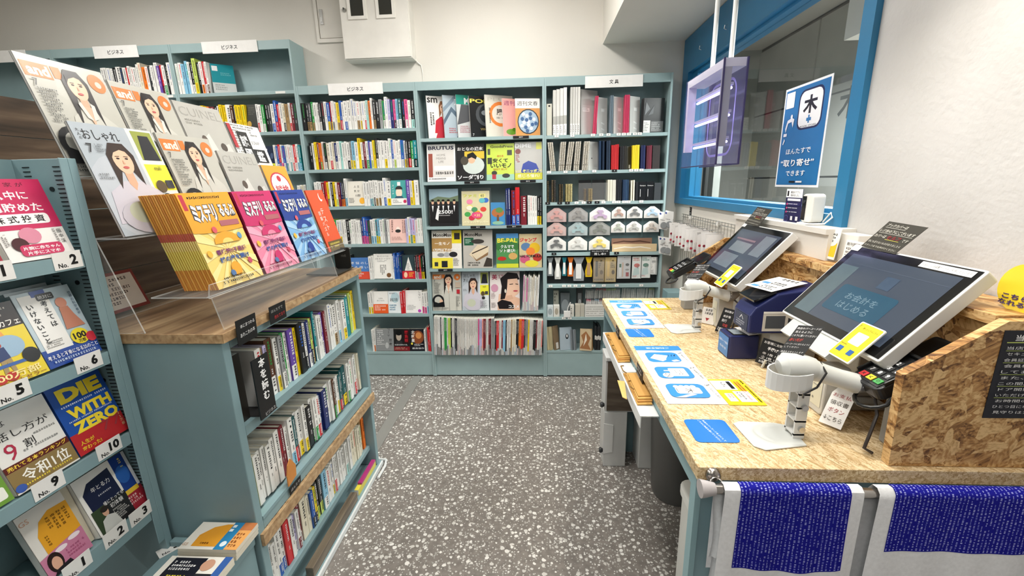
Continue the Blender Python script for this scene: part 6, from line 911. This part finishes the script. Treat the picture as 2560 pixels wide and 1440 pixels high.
popcard('instruction_flap', 'white instruction card with blue marks lying on the cash machine', (.7, 1.45, ZC + .249), (.35, -.93, 0), (.95, .3, .12), .105, .14, [('rr', .1, .08, .34, .2, '4A90C8', .02), ('rr', .1, .4, .34, .52, '4A90C8', .02), ('g', .38, .06, .92, .3, 3, '4A4A4A'), ('g', .38, .4, .92, .6, 2, '4A4A4A'), ('g', .3, .76, .92, .92, 1, '6A6A6A')], base='F2F2F0')
cr_ = thing('voucher_reader', (.695, 1.44, ZC), 'small navy book-voucher reader with blue label', 'reader'); MB().prism(rrect(.1, .085, .008), (.645, 1.398, ZC + .001), (1, 0, 0), (0, 1, 0), (0, 0, .082), NV).build('body', PLAST, cr_, bevel=.003)
m = MB(); prt(m, (.6445, 1.478, ZC + .006), (0, -1, 0), (0, 0, 1), (-1, 0, 0), .076, .07, [('r', 0, 0, 1, 1, '5A8AC4'), ('t', '図書カード専用', .5, .66, .12, 'EEF4FA', {'w': .84}), ('t', '読み取り機', .5, .36, .12, 'EEF4FA', {'w': .6})]); m.build('label_plate', PAPER, cr_)
MB().box(.66, .72, 1.408, 1.47, ZC + .0832, ZC + .0845, '121316').box(.665, .7, 1.415, 1.463, ZC + .0846, ZC + .085, '8A949A').build('window', BLKG, cr_)
popcard('instruction_flap', 'white card with an arrow on the voucher reader', (.695, 1.478, ZC + .087), (.15, -.99, 0), (.99, .15, .06), .08, .095, [('rr', .12, .3, .3, .44, '4A90C8', .02), ('t', '<', .3, .16, .16, '1E1E1E'), ('g', .38, .24, .9, .62, 3, '4A4A4A')], base='F2F2F0')
# ---- small stands and papers
popcard('handwritten_card', 'black card about carrier bags standing behind the nearer scanner', (.712, 1.352, ZC + .012), (.5, -.86, .0), (.25, .05, .96), .09, .085, [('t', 'お客様にお知らせ', .52, .87, .11, 'EDEDED', {'w': .88}), ('t', '手提げ袋', .52, .66, .13, 'EDEDED', {'w': .5, 'b': .02}), ('r', .1, .2, .9, .215, 'D8D8D8'), ('t', '㊥ 1枚 15円', .5, .44, .1, 'EDEDED', {'w': .7}), ('t', '㊤ 1枚 10円', .5, .29, .1, 'EDEDED', {'w': .7}), ('t', 'お取り下さい', .45, .1, .09, 'EDEDED', {'w': .66})], foot=lambda r: MB().tube([(.725, 1.33, ZC + .001), (.73, 1.322, ZC + .03)], .004, 'C8C8C0', 6).tube([(.74, 1.3, ZC + .001), (.745, 1.293, ZC + .03)], .004, 'C8C8C0', 6).build('peg', PLAST, r))
popcard('handwritten_card', 'narrow black card standing by the farther scanner', (.705, 1.66, ZC + .01), (.55, -.83, 0), (.3, .05, .95), .052, .1, [('t', '領収書は', .5, .88, .09, 'EDEDED', {'w': .7}), ('t', '会計後', .5, .68, .1, 'EDEDED', {'w': .6}), ('t', '発行', .4, .5, .12, 'EDEDED', {'w': .4}), ('t', '可能', .6, .32, .12, 'C84A4A', {'w': .4}), ('g', .12, .06, .88, .2, 2, 'D8D8D8')], foot=lambda r: MB().tube([(.715, 1.65, ZC + .001), (.72, 1.645, ZC + .028)], .004, 'C8C8C0', 6).build('peg', PLAST, r))
popcard('paper_strip', 'white paper strip with red print leaning by the receipt printer', (.698, 1.0, ZC + .006), (.55, -.8, 0), (.5, .35, .75), .048, .1, [('t', 'お支払', .5, .8, .1, 'A83A40', {'w': .8}), ('t', '領収書', .5, .6, .12, '4A4038', {'w': .8}), ('t', 'ボタン', .5, .4, .12, 'A83A40', {'w': .7}), ('t', '↓こちら', .5, .18, .12, '4A4038', {'w': .8})], base='F4F2EE')
popcard('paper_strip', 'white paper strip below the farther scanner handle', (.69, 1.79, ZC + .004), (.7, -.7, 0), (.2, .05, .8), .06, .07, [('g', .1, .5, .9, .9, 2, '5A5A5A'), ('t', '▼', .5, .25, .2, 'A83A40')], base='F2F0EC')
for yy, lab in ((1.03, 'nearer'), (1.72, 'farther')):
    p = thing('receipt_printer', (.79, yy + .09, ZC), f'grey receipt printer below the {lab} till', 'printer', 'receipt printers'); x0 = .722 if yy < 1.2 else .735
    MB().prism(rrect(.06, .13, .012), (x0, yy, ZC + .001), (0, 1, 0), (0, 0, 1), (.06, 0, 0), 'C9C9C4').build('case', PLAST, p, bevel=.004); m = MB(); prt(m, (x0 - .0005, yy + .052, ZC + .02), (0, -1, 0), (0, 0, 1), (-1, 0, 0), .044, .09, [('rr', 0, 0, 1, 1, 'D8D6C4', .1), ('e', .3, .2, .08, .04, '8A8A84'), ('r', .2, .6, .8, .63, '9A9A94')]); m.build('front_plate', PLAST, p)
popcard('handwritten_card', 'black social-media card with coloured writing on the ledge', (.955, 1.645, 1.2285), (.05, -1, 0), (.13, .02, 1), .155, .1, [('t', '公式SNSあります!', .5, .86, .16, '8CC8E8', {'w': .88, 'b': .01}), ('r', .06, .72, .56, .73, 'A8D0E0'), ('t', 'Instagram : @hontasu_', .46, .6, .1, 'EDEDED', {'w': .76}), ('t', 'official', .78, .48, .1, 'EDEDED', {'w': .3}), ('t', 'X(Twitter) : @hontasu_', .45, .36, .1, 'EDEDED', {'w': .76}), ('t', 'official', .8, .25, .1, 'EDEDED', {'w': .3}), ('t', '「ほんたす」で検索してね!', .5, .1, .13, 'E8E05A', {'w': .92})])
ah = thing('card_stand', (.965, 1.45, 1.2285), 'clear stand with a yellow and white app card on the ledge', 'card stand'); MB().box(.955, .985, 1.425, 1.495, 1.2285, 1.233, 'FFFFFF').build('foot', ACRYL, ah); MB().obox((.962, 1.49, 1.2335), (0, -.06, 0), (.012, 0, .1), (.002, 0, 0), 'F2F2EE').build('card', PAPER, ah)
m = MB(); prt(m, (.9618, 1.49, 1.2335), (0, -1, 0), (.12, 0, 1), (-1, 0, .12), .06, .1, [('r', .04, .02, .96, .55, 'F0C830'), ('e', .5, .62, .46, .2, 'F4F4F0'), ('g', .14, .52, .86, .84, 3, '3A3A36'), ('r', 0, 0, 1, .08, 'E8E8E4')]); m.build('print', PAPER, ah)
popcard('white_notice', 'white sales notice card on the ledge behind the nearer till', (.972, 1.41, 1.2285), (.0, -1, 0), (.1, 0, 1), .1, .075, [('t', '新刊販売開始', .5, .84, .14, '2A2A2A', {'w': .86}), ('g', .08, .1, .9, .7, 4, '5A5A5A')], base='F2F0EC')
tag(MB().box(.985, 1.03, 1.37, 1.45, 1.2275, 1.32, 'EDEBE4').build('white_box', PLAST, bevel=.003), 'plain cream box behind the app card on the ledge', 'box')
yd = thing('round_sign', (.975, .9, 1.2285), 'round yellow sign in a clear clip at the right edge', 'sign'); MB().prism([(.05 * math.cos(t * math.pi / 14), .05 * math.sin(t * math.pi / 14)) for t in range(28)], (.974, .885, 1.272), (0, -1, 0), (.1, 0, 1), (-.003, 0, 0), 'F0D636').build('disc', PLAST, yd)
m = MB(); prt(m, (.9656, .935, 1.222), (0, -1, 0), (.1, 0, 1), (-1, 0, .1), .1, .1, [('t', 'こちら', .4, .3, .11, '4A3A6A', {'w': .5, 'b': .04}), ('t', 'なれる', .36, .17, .11, '4A3A6A', {'w': .5, 'b': .04})]); m.build('lettering', PAPER, yd); MB().box(.96, .985, .875, .925, 1.2285, 1.237, 'D8D8D4').build('clip', ACRYL, yd)
# ---- on the window ledge: camera and navy leaflet
wc_ = thing('security_camera', (.99, 1.63, 1.3305), 'white rounded indoor camera with black face on the window ledge', 'camera'); MB().cyl((.995, 1.63, 1.3308), (.995, 1.63, 1.336), .042, 'F0EFEA', n=24).build('base', PLAST, wc_, smooth=True); MB().prism(rrect(.062, .1, .014), (.975, 1.662, 1.338), (0, -1, 0), (0, 0, 1), (.045, 0, 0), 'F0EEE6').build('body', PLAST, wc_, bevel=.004); MB().box(.9735, .9748, 1.636, 1.658, 1.345, 1.43, '141416').build('face', BLKG, wc_); MB().cyl((.9735, 1.647, 1.41), (.972, 1.647, 1.41), .006, '3A3C44').build('lens', BLKG, wc_); MB().tube([(1.02, 1.6, 1.34), (1.02, 1.565, 1.375), (1.015, 1.548, 1.36), (1.0, 1.56, 1.338), (.96, 1.6, 1.334)], .003, 'F0F0EC').build('cable', PLAST, wc_)
popcard('navy_leaflet', 'navy app leaflet standing beside the camera', (.966, 1.752, 1.3315), (.06, -1, 0), (.1, .18, 1), .095, .125, [('r', 0, .74, 1, 1, 'F2F2F0'), ('r', .06, .78, .16, .94, '1A1A1C'), ('t', '書店のアプリ、', .58, .9, .07, '1E1E22', {'w': .6}), ('t', '始めました。', .55, .81, .07, '1E1E22', {'w': .52}), ('r', .12, .64, .92, .71, 'E8E8EE'), ('rr', .08, .5, .92, .58, '2E2A5E', .02), ('g', .2, .52, .8, .56, 1, 'F0F0F4'), ('g', .2, .4, .8, .44, 1, 'F0F0F4'), ('g', .2, .28, .8, .32, 1, 'F0F0F4'), ('e', .14, .54, .04, .03, 'D8508A'), ('e', .14, .42, .04, .03, 'D8508A'), ('e', .14, .3, .04, .03, 'D8508A'), ('e', .18, .1, .14, .1, '4A4E8E'), ('e', .18, .1, .12, .085, '26244E'), ('r', .45, .06, .58, .18, 'D8D8DC'), ('r', .76, .06, .9, .18, 'D8D8DC')], base='26244E')
popcard('wall_tag', 'tiny black tag on the wall below the window corner', (1.0385, 3.02, 1.255), (0, -1, 0), (0, 0, 1), .04, .06, [('g', .1, .5, .9, .9, 2, 'C8C8C8'), ('g', .1, .1, .9, .4, 2, 'C8C8C8')])
# ---- poster on the glass
ps = thing('poster', (1.015, 1.785, 1.46), 'blue book-ordering poster with white border on the window', 'poster'); MB().box(1.012, 1.0135, 1.645, 1.931, 1.46, 1.839, 'F0F2F2').build('board', GLOSS, ps)
m = MB(); prt(m, (1.012, 1.931, 1.46), (0, -1, 0), (0, 0, 1), (-1, 0, 0), .286, .379, [('r', .03, .022, .97, .978, '1E6CA6'), ('rr', .36, .56, .88, .94, '14204A', .11), ('rr', .385, .578, .855, .922, 'F0F1EF', .1), ('t', '木', .62, .79, .17, '1C1C1E', {'b': .04, 'w': .3}), ('r', .57, .635, .67, .665, '2E7AB4'), ('r', .605, .615, .635, .69, '2E7AB4'), ('t', 'BOOK STORE', .62, .59, .018, '2A2A2C', {'w': .34}), ('rr', .055, .8, .25, .955, 'E8ECEE', .01), ('p', [(.12, .56), (.16, .65), (.24, .66), (.28, .6), (.3, .68), (.24, .7), (.14, .68), (.1, .6)], 'E6E8EA'), ('e', .23, .71, .025, .022, 'E6E8EA'), ('p', [(.08, .52), (.16, .52), (.16, .55), (.08, .55)], 'E6E8EA'), ('p', [(.1, .44), (.13, .48), (.11, .5), (.08, .44)], 'E6E8EA'),
    ('t', 'ほんたすで', .48, .36, .055, 'F4F6F6', {'w': .56, 'b': .01}), ('t', '“取り寄せ”', .48, .245, .075, 'F4F6F6', {'w': .76, 'b': .02}), ('t', 'できます', .48, .14, .055, 'F4F6F6', {'w': .44, 'b': .01}), ('r', .36, .045, .5, .062, '1A1A1E'), ('r', .52, .045, .66, .062, 'E8E8E8')]); m.build('print', GLOSS, ps)
# ---- hanging light box
hb = thing('hanging_lightbox', (.75, 2.0, 1.555), 'violet acrylic light box hanging on two white rods before the window', 'light box'); xa, xb, ya, yb, za, zb = .7, .79, 1.787, 2.2, 1.552, 1.935
MB().box(xa, xa + .004, ya, yb, za, zb, 'FFFFFF').build('front_plate', VIOLET, hb); MB().box(xb - .004, xb, ya, yb, za, zb, 'FFFFFF').build('rear_plate', VIOLET, hb); MB().box(xa + .0045, xb - .0045, ya, ya + .004, za, zb, 'FFFFFF').build('end_plate', VIOLET, hb)
MB().box(xa + .006, xb - .006, ya + .006, yb, zb - .03, zb, 'E4E2EA').build('top_bar', PAINT, hb); MB().box(xa + .006, xa + .04, yb - .024, yb, za + .07, zb - .03, 'DDD8EE').build('side_bar', PAINT, hb); MB().box(xa + .006, xa + .034, ya + .006, ya + .03, za + .07, zb - .03, 'A8A8AC').build('side_bar', PAINT, hb)
for k in range(3):
    z = 1.64 + k * .098; MB().box(xa + .04, xa + .055, ya + .03, yb - .024, z + .01, z + .02, 'C8C4E0').build('tube_rail', PAINT, hb); MB().cyl((xa + .047, ya + .032, z), (xa + .047, yb - .026, z), .0055, 'FFFFFF', n=10).build('led_tube', LEDM, hb)
MB().box(xa - .001, xa + .005, ya - .001, ya + .005, za, zb, '2E2856').box(xb - .005, xb + .001, ya - .001, ya + .005, za, zb, '2E2856').box(xa - .001, xa + .005, ya + .005, yb, za - .001, za + .003, '2E2856').box(xb - .005, xb + .001, ya + .005, yb, za - .001, za + .003, '2E2856').box(xa + .005, xb - .005, ya - .001, ya + .005, za - .001, za + .003, '2E2856').build('edge_trim', PLAST, hb)
for yy in (1.84, 2.02): MB().cyl((.745, yy, zb), (.745, yy, 2.42), .009, 'EDEDEA', n=12).build('rod', PAINT, hb)
for yy in (ya + .01, yb - .02): MB().cyl((xa + .02, yy, za - .004), (xa + .02, yy, za - .0005), .014, 'E8E8F0', n=12).build('foot_disc', ACRYL, hb)
m = MB(); ring = rrect(.27, .3, .06, 6); ri = rrect(.25, .28, .05, 6, .01, .01)
for i in range(len(ring)):
    j = (i + 1) % len(ring); m.face([(xb - .0055, ya + .07 + p[0], za + .04 + p[1]) for p in (ring[i], ring[j], ri[j], ri[i])], 'B9B0F0')
m.build('frame_mark', PAPER, hb)
# ---- wire grid with bagged goods below the window
wg = thing('wire_grid', (1.02, 2.7, .9), 'white wire grid panel on the wall below the window', 'grid'); 
for i in range(21): MB().cyl((1.028, 2.3 + i * .04, .88), (1.028, 2.3 + i * .04, 1.265), .0018, 'D4D4D0', n=6).build('upright_wire', METAL, wg)
for z in (.885, 1.06, 1.16, 1.245, 1.262): MB().cyl((1.025, 2.29, z), (1.025, 3.12, z), .0022, 'D4D4D0', n=6).build('cross_wire', METAL, wg)
MB().box(1.02, 1.039, 2.5, 2.52, 1.24, 1.26, 'E8E8E4').box(1.02, 1.039, 2.95, 2.97, 1.24, 1.26, 'E8E8E4').build('bracket', PLAST, wg)
q = random.Random(3)
for i in range(11):
    yy = 3.1 - i * .068; z1 = 1.205 - .004 * (i % 3); r = thing('snack_bag', (.97, yy, z1 - .14), f'clear bag with {["red", "dark red", "white"][i % 3]} beads on the wire grid, {ORD(i + 1)} from the bookcase', 'package', 'bagged goods on the wire grid')
    def bag(u, v): a = 2 * math.pi * u; k = .35 + .65 * math.sin(math.pi * min(1, v * 1.02)) ** .5; return (.98 + .05 * math.cos(a) * (.9 if v < .9 else 1), yy + .014 * math.sin(a) * k + .006 * math.sin(9 * u + i), z1 - .14 * (1 - v))
    MB().grid(bag, 12, 5, 'DCDAD8').build('bag', PAPER, r, smooth=True); mm = MB()
    for k in range(6): mm.prism([(.008 * math.cos(t * 1.05), .008 * math.sin(t * 1.05)) for t in range(6)], (.945 + .014 * (k % 4) , yy - .017, z1 - .12 + .022 * (k // 2)), (1, 0, 0), (0, 0, 1), (0, -.003, 0), ['B83A48', '8A2A3A', 'D8D4D0'][(i + k) % 3])
    mm.build('printed_dots', PAPER, r); MB().tube([(1.024, yy, z1 + .012), (.965, yy, z1 + .01), (.958, yy, z1 + .02)], .0018, 'C8C8C8', 6).build('hook', METAL, r)
for i, (x0, z0, dx_) in enumerate(((.868, 1.16, 0), (.905, 1.165, .012), (.875, .985, 0), (.9, .98, .01), (.845, 1.045, 0))):
    y = YF - .02 - .006 * i; r = thing('magnifier_pack', (x0 + .03, y, z0), f'white hang card with grey lens, {["upper left", "upper right", "lower left", "lower right", "small round one between"][i]} at the bookcase edge', 'package', 'lens packs at the bookcase edge')
    if i < 4: MB().obox((x0, y, z0), (.058, 0, -.012), (0, .0015, 0), (-.012 + dx_, 0, .125), 'E6E6E4').build('card', PAPER, r); MB().cyl((x0 + .03, y - .012, z0 + .026), (x0 + .03, y - .001, z0 + .026), .022, '8A8E90', n=18).build('lens', PLAST, r); m = MB(); prt(m, (x0 - .006, y, z0), (1, 0, -.2), (0, 0, 1), (0, -1, 0), .058, .12, [('e', .2, .9, .12, .06, '3A4A8A'), ('g', .2, .5, .8, .58, 1, '6A6A6A')]); m.build('print', PAPER, r)
    else: MB().cyl((x0 + .05, y - .004, z0 + .03), (x0 + .05, y, z0 + .03), .014, 'C8CCCC', n=16).build('disc', PLAST, r)
tag(MB().box(.925, 1.035, 3.0, 3.13, .001, .72, '86A4AA').build('side_cabinet', PAINT, bevel=.003), 'narrow blue-grey cabinet between bookcase and wall', 'cabinet')
# ================================================================ below the counter
rc = thing('rolling_cabinet', (.46, 2.1, 0), 'white cabinet with brown oak door under the counter', 'cabinet'); WH = 'D4D5D3'
MB().box(.345, .58, 2.04, 2.172, .612, .632, 'DEDFDD').build('top', PAINT, rc, bevel=.003); MB().box(.348, .578, 2.05, 2.172, .325, .6115, WH).build('body', PAINT, rc); MB().box(.356, .572, 2.043, 2.0495, .334, .606, 'FFFFFF').build('door', DARKW, rc)
MB().box(.346, .465, 2.045, 2.172, .001, .3245, WH).build('drawer', PAINT, rc, bevel=.003); MB().box(.53, .64, 2.03, 2.172, .001, .3245, WH).build('drawer', PAINT, rc, bevel=.003); MB().prism([(0, 0), (.05, .01), (.05, .17), (0, .18)], (.344, 2.0445, .08), (1, 0, 0), (0, 0, 1), (0, -.004, 0), 'E2E3E1').build('handle_plate', PAINT, rc)
for z in (.09, .36): MB().tube([(.346, 2.06, z), (.335, 2.06, z), (.325, 2.06, z)], [.008, .016, .012], '2E3032', 12).build('rubber_bumper', PLAST, rc)
db = thing('waste_bin', (.67, 1.86, 0), 'dark grey round waste bin under the counter', 'bin'); MB().tube([(.67, 1.86, .002), (.67, 1.86, .03), (.67, 1.86, .6), (.67, 1.86, .62)], [.108, .114, .142, .145], '5A5A58', 32).build('bucket', PLAST, db, smooth=True); MB().tube([(.67 + .145 * math.cos(t * math.pi / 16), 1.86 + .145 * math.sin(t * math.pi / 16), .62) for t in range(32)], .004, '66665F', 6, closed=True).build('rim', PLAST, db)
wb = thing('plastic_bin', (.48, .98, 0), 'pale plastic bin at the near left corner under the counter', 'bin'); MB().prism(rrect(.2, .17, .03), (.395, .89, .002), (1, 0, 0), (0, 1, 0), (0, 0, .655), 'D8D9D4').build('tub', PLAST, wb, bevel=.004); MB().prism(rrect(.212, .182, .034), (.389, .884, .658), (1, 0, 0), (0, 1, 0), (0, 0, .022), 'E2E3DE').build('rim', PLAST, wb)
bt = thing('bag_tray', (.33, 1.5, .82), 'white angled tray hanging below the counter edge with paper bags', 'tray'); MB().box(.296, .3505, 1.14, 1.86, .83, .833, 'E6E7E5').box(.296, .299, 1.14, 1.86, .795, .83, 'EDEEEC').build('tray', PAINT, bt); MB().box(.3, .35, 1.43, 1.47, .834, .838, 'F0F0EE').build('divider', PAINT, bt)
for i, (y0, y1) in enumerate(((1.52, 1.84), (1.2, 1.42))):
    r = thing('paper_bag_stack', (.33, (y0 + y1) / 2, .835), f'folded kraft paper bags with string handles, {"farther" if i == 0 else "nearer"} pile in the tray', 'paper bags', 'kraft paper bags')
    for k in range(4): MB().obox((.301 + .003 * k, y0 + .01 * k, .8345 + .004 * k), (.045, 0, .002), (0, y1 - y0 - .02 * k, 0), (0, 0, .0035), ['C79A54', 'B8894A', 'D0A660', 'C09250'][k]).build('bag', PAPER, r)
    for k in range(2): yy = y0 + .07 + .12 * k; MB().tube([(.306, yy, .852), (.296, yy + .01, .856), (.296, yy + .05, .856), (.308, yy + .06, .852)], .0022, '8A6A38', 6).build('handle', PAPER, r)
r = thing('paper_bag', (.29, 1.3, .82), 'kraft bag corner sticking out of the nearer pile', 'paper bags'); MB().prism([(0, 0), (.13, .03), (.12, .05), (.0, .04)], (.294, 1.36, .8335), (0, -1, 0), (-.6, 0, .1), (0, 0, .002), 'DDB56E').build('bag', PAPER, r)
popcard('edge_tag', 'black tag on the worktop edge beside the farther sheet', (.3402, 1.79, .832), (0, -1, 0), (0, 0, 1), .075, .062, [('g', .1, .55, .9, .9, 2, 'C8C8C8'), ('g', .1, .1, .9, .45, 2, 'C8C8C8')]); popcard('edge_tag', 'black tag on the worktop edge beside the nearer sheet', (.3402, 1.39, .832), (0, -1, 0), (0, 0, 1), .085, .062, [('g', .1, .55, .9, .9, 2, 'C8C8C8'), ('g', .1, .1, .9, .45, 2, 'C8C8C8')])
# ---- rod with printed cloth bags on the counter front
rd = thing('hanging_rod', (.69, .79, .872), 'slim steel rod hung from hooks along the counter front', 'rod'); MB().cyl((.352, .79, .871), (1.03, .79, .863), .0105, 'B8B4B0', n=16).build('tube', METAL, rd, smooth=True); MB().tube([(.336, .79, .871), (.345, .79, .871), (.366, .79, .871)], [.019, .0175, .0125], 'B4AFB0', 20).build('end_cap', PLAST, rd, smooth=True)
hk = thing('hook', (.372, .81, .884), 'round steel hook with ring on the worktop corner', 'hook'); MB().tube([(.372, .8195, .884), (.372, .812, .884), (.372, .806, .884)], [.016, .015, .008], 'A8A29C', 24).tube([(.372 + .0135 * math.sin(t * .449), .804 - .0085 * abs(math.sin(t * .2244)), .876 + .0125 * math.cos(t * .449)) for t in range(14)], .0016, 'B8B4B0', 6, closed=True).build('ring_hook', METAL, hk, smooth=True)
def shirt(x0, x1, zt, zb, px0, px1, pz, lab, sag=0):
    r = thing('cloth_bag', ((x0 + x1) / 2, .775, zb), lab, 'cloth bag', 'white cloth bags on the rod'); w = x1 - x0; L1 = zt - zb; nv = 46; nu = 34; R = .0145; arc = math.pi * R
    def P(u, v, off=0):
        # v 0 bottom front -> up, over the rod, down behind
        s = v * (2 * L1 * .9 + arc); f = L1
        fold = .004 * math.sin(u * 9 + 1) * (1 - min(1, s / f)) + .003 * math.sin(u * 23) * (1 - min(1, s / f)); xx = x0 + w * u + (.012 * (1 - min(1, s / f)) * (u - .5))
        zc = .8705
        if s < f: return (xx, .79 - R - off - fold, zc - f + s)
        t = (s - f) / R
        if t < math.pi: return (xx, .79 - (R + off) * math.cos(t), zc + (R + off) * math.sin(t))
        return (xx - .01, .79 + R + off, zc - (s - f - arc))
    MB().grid(lambda u, v: P(u, v), nu, nv, 'E9EAEC').build('cloth', CLOTH, r, smooth=True)
    u0, u1 = (px0 - x0) / w, (px1 - x0) / w; s0 = L1 - (.8705 - pz); tot = 2 * L1 * .9 + arc; v0, v1 = s0 / tot, (L1 + arc * .8) / tot
    def PP(u, v): a = u0 + (u1 - u0) * u; return P(a, v0 + (v1 - v0) * v - (sag * math.sin(math.pi * u) * (1 - v) / tot if sag else 0), .0008)
    MB().grid(PP, 22, 26, '1C1C8E').build('blue_print', CLOTH, r, smooth=True)
    g = MB(); q = random.Random(int(x0 * 100)); cw = .0075; nc = int((px1 - px0) / cw); hgt = (v1 - v0) * tot
    for c in range(nc):
        s = .003
        while s < hgt - .006:
            l = q.choice((.003, .004, .0055)); ua = (c + .18) / nc; ub = (c + .18 + q.choice((.25, .38, .45))) / nc; va = s / hgt; vb = (s + l) / hgt; col = q.choice(['A0A4E8', '868ADC', '6C72CC', '9498E0'])
            for (k0, k1) in (((0, 1),) if l < .004 else ((0, .42), (.58, 1))):
                y0_, y1_ = va + (vb - va) * k0, va + (vb - va) * k1
                def QQ(u, v): a = u0 + (u1 - u0) * u; return P(a, v0 + (v1 - v0) * v - (sag * math.sin(math.pi * u) * (1 - v) / tot if sag else 0), .0013)
                g.face([QQ(ua, y0_), QQ(ub, y0_), QQ(ub, y1_), QQ(ua, y1_)], col)
            s += l + q.choice((.0018, .0026, .004)) + (.008 if q.random() < .04 else 0)
    o = g.build('glyph_print', CLOTH, r); o['kind'] = 'stuff'; return r
shirt(.381, .655, .87, .6, .413, .63, .69, 'white cloth bag with deep blue glyph print, left on the rod', .012)
r2 = shirt(.684, 1.0, .87, .56, .714, 1.0, .741, 'white cloth bag with wide blue glyph print, right on the rod', 0)
m = MB(); prt(m, (.82, .7735, .64), (1, 0, 0), (0, 0, 1), (0, -1, 0), .12, .03, [('rr', .0, -1.2, .42, .6, '1A1E3A', .08)]) ; m.build('emblem', CLOTH, r2)
for k, (xa_, zb_) in enumerate(((.372, .69), (.376, .62))): tag(MB().grid(lambda u, v: (xa_ + .02 * u + .004 * math.sin(v * 5), .797 + .003 * k + .003 * math.sin(u * 6), zb_ + (.855 - zb_) * v), 6, 8, 'E2E4E6').build('cloth_strap', CLOTH, smooth=True), f'white cloth edge hanging behind the left bag, {"shorter" if k == 0 else "longer"} one', 'cloth')
